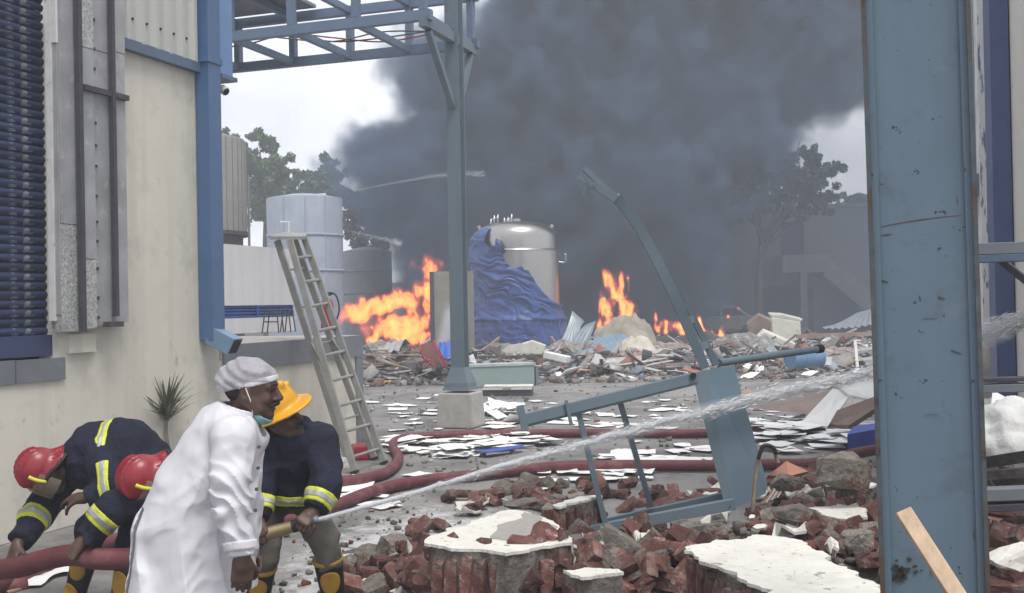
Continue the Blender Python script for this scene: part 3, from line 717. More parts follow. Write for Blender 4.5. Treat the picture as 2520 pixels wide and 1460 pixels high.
hor = .6 * ridge(fbm(np.stack([th * 1.6 + .9 * w1, sagz * 3.4 + 2.2 * w1, zz * 0 + 2], -1), 4)) + .4 * ridge(fbm(np.stack([th * 3.2 + sagz * 2.1, sagz * 2.6 - th * 1.5, zz * 0 + 12], -1), 3)); ver = ridge(fbm(np.stack([th * 6 + .6 * zz, zz * 1.0, zz * 0 + 7], -1), 3))
lowz = sstep(2.9, 1.6, zz)
dg = zz + .62 * lat + .35 * w1; lng = ridge(fbm(np.stack([dg * 2.3, (lat - zz) * .35, zz * 0 + 21], -1), 3)); lng2 = ridge(fbm(np.stack([dg * 6.0 + 2 * w1, (lat - zz) * .8, zz * 0 + 33], -1), 2))
skirt = sstep(1.32, 1.22, zz); band_ = sstep(.12, .0, np.abs(zz - 1.28 - .06 * w1))
fold = .07 * w1 + (.10 * (lng - .5) + .035 * (lng2 - .5)) * (1 - .75 * skirt) + .05 * skirt * (ver - .5) + .03 * (hor - .5) + .05 * band_ + .05 * skirt
flare = .05 * sstep(1.35, .2, zz) + .05 * sstep(2.2, 1.3, zz)
r = TR * np.where(zz > zsh_ - .1, np.maximum(.5, 1 - .55 * ((zz - zsh_ + .1) / (zt1 - zsh_ + .1)) ** 2), 1) + .09 + flare + fold
X = T0[0] + r * np.sin(th); Y = T0[1] - r * np.cos(th)
I = np.arange(nu * nz).reshape(nu, nz)
cm = mask[:-1, :-1] & mask[1:, 1:] & mask[1:, :-1] & mask[:-1, 1:]
Q = np.stack([I[:-1, :-1], I[1:, :-1], I[1:, 1:], I[:-1, 1:]], -1)[cm]
used, inv = np.unique(Q, return_inverse=True); V = np.stack([X, Y, zz], -1).reshape(-1, 3)[used]
o = obj('tarpaulin', (V, inv.reshape(-1, 4)), MT['tarp'], None, True, solid=.012); tag(o, 'torn blue tarpaulin wrapped round the lower front of the steel vessel', 'tarpaulin')

# grey cylindrical storage tank
def plain_tank(px0, px1, py0, Y, name, label, mat, rings):
    c = base((px0 + px1) / 2, Y); R = (px1 - px0) / 2 / F_PX * Y; zt = zat((px0 + px1) / 2, py0, Y)
    t = thing(name, c, label, 'tank')
    prof = [(R, 0), (R, zt), (R * .985, zt + .06), (R * .4, zt + .22), (.02, zt + .28)]
    obj('shell', MB().lathe(c, prof, 64), mat, t, True, autosmooth=30)
    for py in rings:
        z = zat((px0 + px1) / 2, py, Y); obj('stiffener_ring', MB().lathe(c, [(R * .99, z - .05), (R * 1.02, z - .05), (R * 1.02, z + .05), (R * .99, z + .05)], 64), mat, t, True)
    return t, c, R, zt
t, c, R, zt = plain_tank(662, 846, 493, 44, 'storage_tank', 'large grey blue cylindrical storage tank with flat conical roof', MT['tank'], (582, 668))
for k, px in enumerate((720, 772, 815)):
    a = math.asin(((px - 754) / F_PX * 44) / R); p = c + np.array((math.sin(a) * R * 1.005, -math.cos(a) * R * 1.005, 0)); obj('plate_seam', MB().bar(p + (0, 0, .3), p + (0, 0, zt), .05, .03), MT['tank'], t)
obj('roof_rail', MB().bar(at(708, 487, 43.2), at(802, 478, 43.2), .08, .08), MT['whiteframe'], t)
q = [at(690, 547, 42.2), at(711, 547, 42.2), at(711, 572, 42.2)]
o = obj('vent_pipe', MB().tube(q, .035, 8), MT['whiteframe'], t)
t2, c2, R2, zt2 = plain_tank(846, 966, 622, 50, 'squat_tank', 'squat smoke stained grey tank behind the flames', M('stained_tank', (.22, .225, .25), .7, var=.2, vs=.8), (668, 722))
# clad silo on the left
YS = 26.0; cS = base(480, YS); RS = (607 - 480) / F_PX * YS
t = thing('clad_silo', cS, 'grey brown ribbed metal silo behind the white parapet wall', 'silo')
z0, z1 = zat(575, 572, YS), zat(575, 348, YS)
obj('shell', MB().lathe(cS, [(RS, z0), (RS, z1 - .02), (RS * .98, z1 + .05), (RS * .2, z1 + .3)], 72), MT['silo'], t, True, autosmooth=30)
for k in range(40):
    a = k / 40 * 2 * math.pi; p = cS + np.array((math.cos(a), math.sin(a), 0)) * RS * 1.004; obj('rib', MB().bar(p + (0, 0, z0 + .01), p + (0, 0, z1), .035, .03, up=p - cS), MT['silo'], t)
obj('skirt', MB().lathe(cS, [(RS * .93, 0), (RS * .93, z0)], 48), MT['angle'], t); obj('base_ring', MB().lathe(cS, [(RS * .9, z0 - .09), (RS * 1.05, z0 - .09), (RS * 1.05, z0), (RS * .9, z0)], 64), MT['rust'], t)
obj('drain_pipe', MB().tube([at(611, 430, YS - .5), at(614, 640, YS - .5)], .03, 8), MT['strip'], t)

# ================================================================== TREES
def leaf_cloud(centres, n, size, rng):
    V = []; 
    cs = np.array([c[:3] for c in centres]); rs = np.array([c[3] for c in centres]); w = rs ** 2.2; w /= w.sum()
    idx = rng.choice(len(cs), n, p=w)
    d = rng.normal(size=(n, 3)); d /= np.linalg.norm(d, axis=1)[:, None]
    rad = rs[idx] * (rng.random(n) ** .45)
    P = cs[idx] + d * rad[:, None] * np.array((1, 1, .85))
    a = rng.normal(size=(n, 3)); a /= np.linalg.norm(a, axis=1)[:, None]
    b = np.cross(a, rng.normal(size=(n, 3))); b /= np.linalg.norm(b, axis=1)[:, None]
    s = size * rng.uniform(.6, 1.3, n)[:, None]
    V = np.stack([P - a * s, P + b * s * .45, P + a * s, P - b * s * .45], 1).reshape(-1, 3)
    return V, np.arange(4 * n).reshape(n, 4)
def tree(name, label, px, Y, crown, size, n, trunk_top, mat=MT['leaf'], group=None, seed=1, tr=.16, limb=.05):
    rng = np.random.default_rng(seed); b0 = base(px, Y); t = thing(name, b0, label, 'tree', group)
    top = at(*trunk_top, Y)
    C = []
    for (cx, cyy, rr) in crown:
        p = at(cx, cyy, Y); R = rr / F_PX * Y
        for k in range(14):
            q = p + rng.normal(size=3) * R * np.array((.6, .6, .55)); C.append((*q, R * rng.uniform(.22, .55)))
    mid = b0 + (top - b0) * .5 + np.array((rng.normal() * .15, 0, 0))
    obj('trunk', MB().tube(spline([b0 - (0, 0, .1), mid, top], 5), list(np.linspace(tr * 1.25, tr * .55, 11)), 9), MT['bark'], t, True)
    for (cx, cyy, rr) in crown:
        p = at(cx, cyy, Y) + rng.normal(size=3) * .3; s = b0 + (top - b0) * rng.uniform(.72, 1)
        m = (s + p) / 2 + np.array((0, rng.normal() * .2, .15)); pts = spline([s, m, p], 5)
        obj('limb', MB().tube(pts, list(np.linspace(limb * 1.6, limb * .35, len(pts))), 6), MT['bark'], t, True)
    obj('crown', leaf_cloud(C, n, size, rng), mat, t)
    return t
GT = 'trees beyond the yard'
tree('broadleaf_tree', 'tall dense green tree rising behind the clad silo', 655, 62, [(650, 352, 26), (640, 395, 38), (680, 410, 34), (660, 455, 50), (700, 470, 34), (615, 430, 30), (625, 500, 40), (690, 520, 40), (640, 470, 40), (720, 440, 20)], .15, 17000, (655, 480), seed=2)
tree('broadleaf_tree', 'round topped green tree standing above the grey storage tank', 800, 66, [(800, 412, 26), (780, 445, 32), (825, 440, 24), (760, 470, 30), (815, 480, 36), (740, 480, 22), (850, 480, 20), (790, 480, 36)], .15, 12000, (800, 500), seed=3)
tree('broadleaf_tree', 'small tree top peeping over the clad silo roof', 566, 60, [(562, 350, 26), (585, 360, 20), (545, 356, 20), (590, 395, 24)], .15, 4500, (566, 420), seed=4)
tree('smoky_tree', 'smoke dimmed green tree between the grey tank and the plume', 895, 58, [(880, 500, 30), (905, 540, 40), (930, 500, 26), (870, 560, 32), (940, 570, 34), (900, 590, 34)], .15, 9500, (895, 600), MT['leafgrey'], seed=5)
tree('spreading_tree', 'wide spreading tree silhouetted in front of the smoky building', 1870, 47, [(1995, 385, 30), (1960, 400, 34), (2025, 430, 32), (1980, 440, 40), (1935, 440, 30), (2010, 480, 36), (1880, 450, 28), (1900, 480, 28), (1960, 500, 36), (1840, 470, 26), (1810, 495, 26), (1860, 500, 26), (2045, 490, 22), (1780, 515, 18)], .11, 14000, (1878, 560), MT['leafgrey'], seed=6, tr=.17)
for k, (px, py, rr, sd) in enumerate(((2085, 505, 20, 8), (2110, 495, 22, 9))):
    tree('roofside_tree', ('pale bushy tree behind the roof next to the spreading tree', 'pale bushy tree behind the roof close to the stanchion')[k], px, 66, [(px, py, rr), (px + 12, py + 12, rr), (px - 10, py + 15, rr)], .2, 1300, (px, py + 20), MT['leafgrey'], seed=sd)

# ================================================================== SMOKY BUILDING with outside stair, and a burnt car
YB = 58.0
t = thing('rear_building', base(2050, YB), 'flat roofed grey two storey building with outside stair in smoke', 'building')
xl, xr = base(1700, YB)[0], base(2420, YB)[0]; zr = zat(2060, 512, YB)
obj('wall', MB().box(((xl + xr) / 2, YB + 5, zr / 2), (xr - xl, 10, zr)), MT['farwall'], t)
obj('parapet', MB().box(((xl + xr) / 2, YB + 4.9, zr + .1), (xr - xl + .3, 10.3, .22)), MT['farwall'], t)
a, b2 = at(1925, 636, YB - .05), at(1977, 546, YB - .05)
dm = M('dark_door', (.03, .035, .05), .6)
obj('door', MB().box(((a[0] + b2[0]) / 2, YB - .04, (a[2] + b2[2]) / 2), (b2[0] - a[0], .1, b2[2] - a[2])), dm, t)
obj('ground_opening', MB().box((at(1940, 800, YB)[0], YB - .04, 1.2), (2.6, .1, 2.4)), dm, t)
z_l = a[2]; xl2, xr2 = at(1905, 640, YB)[0], at(2005, 640, YB)[0]
stm = M('stair_concrete', (.42, .41, .4), .9)
obj('landing', MB().box(((xl2 + xr2) / 2, YB - .9, z_l - .35), (xr2 - xl2, 1.7, .9)), stm, t)
xe = at(2190, 800, YB)[0]
obj('flight', fixn(MB().prism([(xr2, YB - 1.75, z_l + .1), (xr2, YB - 1.75, z_l - 1.0), (xe - .6, YB - 1.75, 0), (xe + .8, YB - 1.75, 0)], (0, 1.5, 0))), stm, t)
for s_i in range(14):
    f = (s_i + .5) / 14; obj('tread', MB().box((xr2 + (xe + .8 - xr2) * f, YB - 1.0, (z_l + .1) * (1 - f) + .04), (.34, 1.46, .14)), stm, t)
obj('stair_post', MB().box((at(1958, 700, YB)[0], YB - 1.5, (z_l - .8) / 2), (.35, .3, z_l - .8)), stm, t)
# boundary wall to the left of it, far behind the smoke
o = obj('boundary_wall', MB().box((0, 66, 1.6), (60, .3, 3.2)), MT['farwall'], None); tag(o, 'long low grey boundary wall far behind the smoke', 'wall')

def car(c, L, yaw, label):
    t = thing('burnt_car', c, label, 'car'); R = rotm(0, 0, yaw)
    def tr(p): return c + R @ np.array(p)
    h = .5; W2 = .82
    side = [(-L / 2, .35), (-L / 2, .75), (-L / 2 + .25, .88), (-.95, .95), (-.55, 1.38), (.75, 1.42), (1.35, .98), (L / 2 - .1, .86), (L / 2, .7), (L / 2, .32)]
    obj('body', fixn(MB().prism([tr((x, -W2, z)) for x, z in side[:4] + side[6:]], R @ np.array((0, 2 * W2, 0)))), M('scorched_paint', (.33, .31, .29), .7, var=.3, vs=2), t, bevel=.05)
    obj('cabin', fixn(MB().prism([tr((x, -W2 + .1, z)) for x, z in ((-.95, .94), (-.55, 1.38), (.75, 1.42), (1.35, .95))], R @ np.array((0, 2 * W2 - .2, 0)))), MT['farwall'], t, bevel=.05)
    for x0, x1, x2, x3 in ((-.82, -.5, .05, .05), (.15, .15, .72, 1.15)):
        obj('side_window', fixn(MB().prism([tr((x0, -W2 + .085, .98)), tr((x1, -W2 + .085, 1.32)), tr((x2, -W2 + .085, 1.34)), tr((x3, -W2 + .085, .98))], R @ np.array((0, .01, 0)))), dm, t)
    for x in (-L / 2 + .7, L / 2 - .75):
        for y in (-W2, W2 - .2): obj('wheel', MB().tube([tr((x, y, .3)), tr((x, y + .2, .3))], .3, 16), MT['black'], t, True, autosmooth=40)
    return t
car(base(1768, 49.5) + (0, 0, .1), 4.0, -.15, 'smoke veiled burnt hatchback car beside the small yellow fire')

# ================================================================== DEBRIS FIELD
rng = np.random.default_rng(11)
V, Q = grid_mesh(np.linspace(-9, 26, 150), np.linspace(23.2, 62, 120), lambda X, Y: pile_h(X, Y) + .012 * fbm(np.stack([X * 3, Y * 3, X * 0], -1), 2) - .012)
o = link_obj('debris_bed', raw_mesh('debris_bed', V, Q, M('ashy_dirt', (.17, .155, .145), .95, var=.3, vs=2.5, bump=.6, bs=12, spots=[((.33, .31, .29), 9, .6, .7)]), True), np.zeros(3), None); tag(o, 'grey ashy bed of fine debris across the rear yard', 'debris', kind='stuff')
PAL = [(.24, .225, .21), (.30, .285, .27), (.18, .165, .155), (.14, .10, .09), (.18, .09, .07), (.09, .09, .10), (.42, .41, .40), (.25, .20, .16), (.15, .18, .21), (.2, .19, .18)]
def chunk_verts(rng):
    P = np.array([(x, y, z) for x in (-1, 1) for y in (-1, 1) for z in (-1, 1)], float) * .5
    return P + rng.uniform(-.22, .22, P.shape)
CF = [(0, 1, 3, 2), (4, 6, 7, 5), (0, 4, 5, 1), (2, 3, 7, 6), (0, 2, 6, 4), (1, 5, 7, 3)]
def rubble(name, pts, sizes, label, pal, flat=(.35, 1.), seed=1):
    rng = np.random.default_rng(seed); Vs, Fs, Cs = [], [], []
    for i, (p, s) in enumerate(zip(pts, sizes)):
        P = chunk_verts(rng) * s * np.array((rng.uniform(.7, 1.8), rng.uniform(.6, 1.1), rng.uniform(*flat)))
        q = Quaternion(rng.normal(size=4)).normalized() if rng.random() < .4 else Quaternion((0, 0, 1), rng.uniform(0, 6.28))
        P = P @ np.array(q.to_matrix()).T + p; Vs.append(P); Fs.append(np.array(CF) + 8 * i)
        c = np.array(pal[rng.integers(len(pal))]) * rng.uniform(.7, 1.25); Cs.append(np.tile((*c, 1), (8, 1)))
    me = raw_mesh(name, np.concatenate(Vs), np.concatenate(Fs), MT['attr'])
    at_ = me.color_attributes.new('Col', 'FLOAT_COLOR', 'POINT'); at_.data.foreach_set('color', np.concatenate(Cs).astype(np.float32).ravel())
    o = link_obj(name, me, np.zeros(3), None); return tag(o, label, 'rubble', kind='stuff')
n = 5200; yy = 24.3 + (rng.random(n) ** 1.3) * 20; xx = yy * (rng.uniform(870, 2450, n) - CX) / F_PX
keep = ~((np.abs(xx - T0[0]) < TR) & (np.abs(yy - T0[1]) < TR * .9)); xx, yy = xx[keep], yy[keep]; n = len(xx)
sz = .03 + .13 * rng.random(n) ** 3.4
rubble('far_rubble', np.stack([xx, yy, pile_h(xx, yy) + sz * .12], -1), sz, 'countless grey broken masonry crumbs strewn over the rear yard', PAL, seed=2)
n = 900; yy = 11 + rng.random(n) * 13; xx = yy * (rng.uniform(900, 2200, n) - CX) / F_PX; sz = .012 + .05 * rng.random(n) ** 3
rubble('yard_grit', np.stack([xx, yy, sz * .2], -1), sz, 'scattered small grit and crumbs on the open concrete yard', PAL, seed=3)

# tangled boards, sheet strips and splinters, far too many to count
n = 1500; yy = 25.5 + rng.random(n) * 15; xx = yy * (rng.uniform(880, 2300, n) - CX) / F_PX; Vs, Fs, Cs = [], [], []
PALS = [(.30, .29, .28), (.2, .19, .185), (.45, .44, .43), (.16, .12, .10), (.11, .11, .12), (.22, .26, .30), (.34, .27, .2), (.5, .5, .49), (.28, .13, .1)]
for i in range(n):
    L, w, h2 = rng.uniform(.25, 1.3), rng.uniform(.03, .35) * (1 if rng.random() < .6 else .3), rng.uniform(.008, .03); P = np.array([(x, y, z) for x in (-1, 1) for y in (-1, 1) for z in (-1, 1)], float) * .5 * (L, w, h2) + rng.normal(size=(8, 3)) * .015
    P[:, 2] += .25 * rng.normal() * (P[:, 0] / L) ** 2 * L; P = P @ rotm(rng.normal() * .5, rng.normal() * .33, rng.uniform(0, 6.28)).T + (xx[i], yy[i], float(pile_h(xx[i], yy[i])) + rng.uniform(.02, .17)); Vs.append(P); Fs.append(np.array(CF) + 8 * i)
    c_ = np.array(PALS[rng.integers(len(PALS))]) * rng.uniform(.7, 1.2); Cs.append(np.tile((*c_, 1), (8, 1)))
me = raw_mesh('tangled_scrap', np.concatenate(Vs), np.concatenate(Fs), MT['attr']); _a = me.color_attributes.new('Col', 'FLOAT_COLOR', 'POINT'); _a.data.foreach_set('color', np.concatenate(Cs).astype(np.float32).ravel())
o = link_obj('tangled_scrap', me, np.zeros(3), None); tag(o, 'tangle of splintered boards and torn sheet strips over the rear yard', 'scrap', kind='stuff')

def facets(name, pts, mat, label, cat, th=(0, 0, .03), group=None, solid=.02):
    o = obj(name, MB().add(pts, [tuple(range(len(pts)))]), mat, None, solid=solid); return tag(o, label, cat, group)
def corr_sheet(name, pts4, mat, label, n=14, amp=.035, cat='metal sheet', group=None, bend=.2, seed=0):
    rng2 = np.random.default_rng(seed); a, b2, c, d = [np.asarray(p, float) for p in pts4]; nv = 9; nu2 = n * 4 + 1
    nrm = np.cross(b2 - a, d - a); nrm /= np.linalg.norm(nrm); V = []
    for i in range(nu2):
        for j in range(nv):
            u, v = i / (nu2 - 1), j / (nv - 1); p = (a * (1 - u) + b2 * u) * (1 - v) + (d * (1 - u) + c * u) * v
            V.append(p + nrm * (amp * math.sin(2 * math.pi * n * u) + bend * math.sin(math.pi * v) * (u - .3) + bend * .4 * float(vnoise(np.array((u * 3 + seed, v * 3, .5))))))
    I = np.arange(nu2 * nv).reshape(nu2, nv); Q = np.stack([I[:-1, :-1], I[1:, :-1], I[1:, 1:], I[:-1, 1:]], -1).reshape(-1, 4)
    o = obj(name, (np.array(V), Q), mat, None, True, solid=.01); return tag(o, label, cat, group)
sheetm = M('bare_sheet', (.36, .41, .45), .45, .5, var=.15, vs=2); sheetb = M('pale_blue_sheet', (.22, .33, .42), .5, .2, var=.15, vs=2)
corr_sheet('corrugated_sheet', [at(1370, 858, 35), at(1430, 862, 34), at(1437, 790, 35.5), at(1408, 765, 36)], sheetm, 'bent silver corrugated sheet sticking up beside the steel vessel', 7, .03)
corr_sheet('corrugated_sheet', [at(1430, 868, 34), at(1395, 872, 33), at(1440, 800, 35), at(1465, 790, 35.5)], sheetm, 'narrow silver sheet strip crossing the bent corrugated sheet', 4, .03)
corr_sheet('corrugated_sheet', [at(1380, 872, 31), at(1580, 862, 32), at(1500, 822, 36), at(1400, 830, 36)], sheetb, 'pale blue flattened roofing sheet lying on the debris', 12, .03, bend=.3)
corr_sheet('corrugated_sheet', [at(900, 870, 30), at(975, 885, 28.5), at(1010, 845, 31), at(905, 838, 33)], M('ash_sheet', (.33, .32, .31), .7, var=.2), 'ash grey buckled sheet in front of the left flames', 6, .03, bend=.35)
corr_sheet('corrugated_sheet', [at(960, 868, 29), at(1000, 842, 31), at(1012, 856, 29.5), at(985, 880, 28)], M('dark_sheet', (.09, .09, .1), .7), 'dark folded metal flap beside the overturned wheelbarrow', 3, .02, bend=.3)
# ochre tarp heap with red stripe
def heap(name, px, py, Y, w, h, dep, mat, label, cat, seed, n=26):
    c = at(px, py, Y); c[2] = max(float(pile_h(c[0], c[1])) - .05, 0); r2 = np.random.default_rng(seed); V = []
    for i in range(n):
        for j in range(n):
            u, v = i / (n - 1) * 2 - 1, j / (n - 1) * 2 - 1; rr = math.hypot(u, v)
            z = max(0, 1 - rr ** 2) ** .6 * h * (1 + .8 * float(fbm(np.array((u * 2.2 + seed, v * 2.2, 1.7)), 3))) + .05 * float(fbm(np.array((u * 7, v * 7, seed)), 2)); V.append((c[0] + u * w / 2, c[1] + v * dep / 2, c[2] + z))
    I = np.arange(n * n).reshape(n, n); Q = np.stack([I[:-1, :-1], I[1:, :-1], I[1:, 1:], I[:-1, 1:]], -1).reshape(-1, 4)
    o = obj(name, (np.array(V), Q), mat, None, False); return tag(o, label, cat)
heap('cloth_heap', 1535, 850, 35, 2.2, 1.15, 2, M('sooty_canvas', (.30, .27, .22), .9, var=.35, vs=1.5, bump=.3, bs=5), 'sooty khaki canvas heap below the tall flame', 'canvas', 3)
heap('cloth_heap', 1560, 868, 32, 1.5, .55, 1.2, M('pale_canvas', (.48, .45, .38), .9, var=.2, vs=2), 'pale crumpled canvas draped over the sooty heap', 'canvas', 4)
heap('cloth_heap', 1555, 872, 31, 1.25, .28, .6, M('faded_red_cloth', (.35, .11, .09), .8, var=.2, vs=2), 'faded red cloth strip lying along the pale canvas', 'cloth', 5)
heap('ash_heap', 1660, 850, 36, 2.6, .45, 2, M('char', (.05, .048, .05), .9, var=.3), 'black charred heap under the middle flames', 'ash', 6)
heap('ash_heap', 1740, 845, 38, 1.8, .4, 1.6, M('char2', (.06, .055, .055), .9, var=.3), 'charred black heap under the small yellow fire', 'ash', 7)
heap('ash_heap', 960, 850, 35.5, 3.2, .5, 2, M('char3', (.07, .06, .06), .9, var=.4), 'scorched dark heap beneath the large left fire', 'ash', 8)
for k, (px, Yh, w, h, lab) in enumerate(((1235, 33.5, 2.6, .3, 'low grey scrap heap at the left foot of the steel vessel'), (1420, 33, 2.4, .4, 'grey scrap heap between the vessel and the sooty canvas'), (1620, 33, 3.0, .35, 'grey brown scrap heap before the middle flames'), (1830, 33, 2.8, .55, 'tall scrap heap around the torn brown casing'), (1990, 31, 2.6, .35, 'scrap heap under the long grey timber'), (2110, 28, 2.4, .35, 'scrap heap beside the white timber trestle'), (930, 31, 2.2, .6, 'scrap heap behind the tumbled planks'))):
    heap('scrap_heap', px, 850, Yh, w, h, 1.6, M('scrap_%d' % k, (.20 + .02 * (k % 3), .19, .18), .9, var=.5, vs=7, bump=.8, bs=10, spots=[((.42, .41, .40), 6, .58, .66), ((.07, .065, .06), 5, .58, .68), ((.19, .15, .13), 4, .62, .7)]), lab, 'scrap', 20 + k, 40)
# large blocks
def rock_shape(seed, n=18, cuts=2, amp=.10):
    import bmesh
    r = np.random.default_rng(seed); bm = bmesh.new(); P = r.normal(size=(n, 3)); P /= np.linalg.norm(P, axis=1)[:, None]; P *= r.uniform(.8, 1.1, n)[:, None] * .5; P = np.clip(P, -.42, .42)
    for p in P: bm.verts.new(p)
    g = bmesh.ops.convex_hull(bm, input=bm.verts[:]); bmesh.ops.delete(bm, geom=[v for v in g['geom_interior'] if isinstance(v, bmesh.types.BMVert)], context='VERTS')
    bmesh.ops.subdivide_edges(bm, edges=bm.edges[:], cuts=cuts, use_grid_fill=True); bmesh.ops.triangulate(bm, faces=bm.faces[:]); bm.verts.index_update()
    V = np.array([v.co[:] for v in bm.verts]); Fc = [tuple(v.index for v in f.verts) for f in bm.faces]; bm.free()
    V *= (1 + amp * fbm(V * 5 + seed * 3.7, 3))[:, None] ; return V, Fc
def boulder(name, px, py, Y, size, mat, label, cat, seed, squash=(1, 1, 1), group=None, z=None, amp=.12):
    V, Fc = rock_shape(seed + 50, amp=amp); V = (V @ rotm(seed * 1.3, seed * .7, seed * 2.1).T) * np.array(squash) * size
    c = at(px, py, Y); V = V + c; V[:, 2] += (float(pile_h(c[0], c[1])) - V[:, 2].min() - .03) if z is None else 0
    o = obj(name, (V, Fc), mat, None); return tag(o, label, cat, group)
boulder('concrete_lump', 1470, 905, 26, .55, M('pale_concrete', (.5, .49, .47), .9, var=.12, bump=.4), 'pale rounded concrete lump standing alone on the debris edge', 'concrete', 2, (.8, .7, 1.05))
boulder('concrete_lump', 1280, 862, 31, .9, MT['concrete'], 'broad grey concrete lump before the vessel', 'concrete', 4, (1.2, .7, .6))
boulder('concrete_lump', 1545, 862, 30, .5, MT['concrete'], 'small grey concrete lump by the red cloth', 'concrete', 5)
boulder('concrete_lump', 1215, 868, 32, .6, MT['chunk'], 'brownish masonry lump left of the vessel foot', 'masonry', 7)
# fallen enclosure in front of the vessel
o = obj('crushed_duct', fixn(MB().prism([at(1280, 872, 30), at(1285, 846, 30), at(1310, 838, 30), at(1345, 850, 30), at(1335, 874, 30)], (0, .5, 0))), MT['appliance'], None, bevel=.03); tag(o, 'crushed cream metal duct at the vessel foot', 'duct')
o = obj('white_block', MB().bar(at(1342, 873, 27.5), at(1400, 886, 27.2), .25, .17), M('white_foam', (.72, .72, .70), .8, var=.06), None, bevel=.02); tag(o, 'long white foam block lying on the debris', 'block')
# cabinet and tray
YC = 20.5
a, b2 = gnd(1150, 955), gnd(1316, 948); h1 = zat(1240, 897, a[1])
t = thing('enamel_cabinet', (a + b2) / 2, 'grey green enamelled cabinet lying on its back behind the plinth', 'cabinet')
d = (b2 - a) / np.linalg.norm(b2 - a); back = np.array((-d[1], d[0], 0))
obj('body', fixn(MB().prism([a, b2, b2 + (0, 0, h1 - .05), a + (0, 0, h1 - .05)], back * .5)), MT['green'], t, bevel=.01)
obj('lid', fixn(MB().prism([a - d * .02 - back * .02 + (0, 0, h1 - .05), b2 + d * .02 - back * .02 + (0, 0, h1 - .05), b2 + d * .02 - back * .02 + (0, 0, h1), a - d * .02 - back * .02 + (0, 0, h1)], back * .54)), M('lid_grey', (.42, .46, .47), .5), t)
obj('end_panel', fixn(MB().prism([b2 + d * .03, b2 + d * .1, b2 + d * .1 + (0, 0, h1 - .08), b2 + d * .03 + (0, 0, h1 - .08)], back * .45)), MT['strip'], t)
a, b2 = gnd(1188, 975), gnd(1309, 974); h1 = zat(1248, 947, a[1])
t = thing('open_tray', (a + b2) / 2, 'open dark tray with white rim standing before the green cabinet', 'tray'); d = (b2 - a) / np.linalg.norm(b2 - a); back = np.array((-d[1], d[0], 0))
obj('box', fixn(MB().prism([a, b2, b2 + (0, 0, h1 * .55), a + (0, 0, h1 * .55)], back * .3)), M('tray_dark', (.07, .075, .085), .6), t)
obj('rim', fixn(MB().prism([a + (0, 0, h1 * .56) - back * .03, b2 + (0, 0, h1 * .56) - back * .03, b2 + (0, 0, h1 * .72) - back * .03, a + (0, 0, h1 * .72) - back * .03], back * .05)), M('tray_white', (.66, .66, .62), .6), t)
obj('flap', fixn(MB().prism([a + (0, 0, h1 * .75) + back * .1, b2 + (0, 0, h1 * .75) + back * .1, b2 + (0, 0, h1 * .86) + back * .3, a + (0, 0, h1 * .86) + back * .3], (0, 0, .02))), M('tray_white2', (.6, .6, .57), .6), t)
obj('handle', MB().box((a + b2) / 2 + (0, 0, h1 * .64) - back * .045, (.16, .03, .04)), MT['cardboard'], t)
# tall brown panel beside the fire
t = thing('upright_panel', gnd(1090, 905) + (0, 8, 0), 'tall weathered grey brown steel panel standing against the fire', 'panel')
YP = 33.0
obj('sheet', MB().box(((at(1060, 700, YP)[0] + at(1165, 700, YP)[0]) / 2, YP, zat(1100, 770, YP)), (at(1165, 700, YP)[0] - at(1060, 700, YP)[0], .08, zat(1100, 668, YP) - zat(1100, 872, YP))), M('panel_brown', (.25, .235, .205), .7, var=.15, streak=(3, .5, (.16, .15, .13))), t)
x = at(1063, 700, YP)[0]; obj('edge_angle', MB().box((x, YP - .06, zat(1100, 770, YP)), (.13, .06, zat(1100, 668, YP) - zat(1100, 872, YP))), MT['angle'], t)
# wheelbarrow
cW = at(1058, 915, 24.6); cW[2] = 0
t = thing('wheelbarrow', cW, 'overturned red wheelbarrow with black tyres on the debris', 'wheelbarrow')
A = [at(1038, 852, 24.6), at(1070, 850, 24.8), at(1082, 880, 24.4), at(1094, 905, 24.5), at(1064, 872, 24.4), at(1042, 870, 24.5)]
obj('tray', fixn(MB().prism([at(1036, 848, 24.6), at(1064, 846, 24.6), at(1096, 906, 24.2), at(1072, 910, 24.2), at(1038, 880, 24.4)], (.05, .35, .02))), M('barrow_red', (.11, .022, .02), .55, var=.3, vs=4), t, bevel=.02)
for a, b2 in (((1030, 842), (1040, 880)), ((1066, 838), (1098, 908)), ((1038, 880), (1062, 888)), ((1062, 888), (1048, 906)), ((1034, 898), (1046, 884))):
    obj('frame_tube', MB().tube([at(*a, 24.25), at(*b2, 24.15)], .018, 8), MT['red'], t, True)
for px in (1030, 1078): 
    q = at(px, 908, 24.3); obj('wheel', MB().tube([q - (.04, 0, 0), q + (.05, .03, 0)], .13, 16), MT['black'], t, True, autosmooth=40)
corr_sheet('blue_sheet', [at(1068, 885, 25.5), at(1125, 878, 26), at(1110, 838, 27.5), at(1080, 842, 27)], M('bright_blue', (.03, .1, .42), .4, var=.1), 'crumpled bright blue plastic sheet beside the wheelbarrow', 3, .03, cat='plastic sheet')
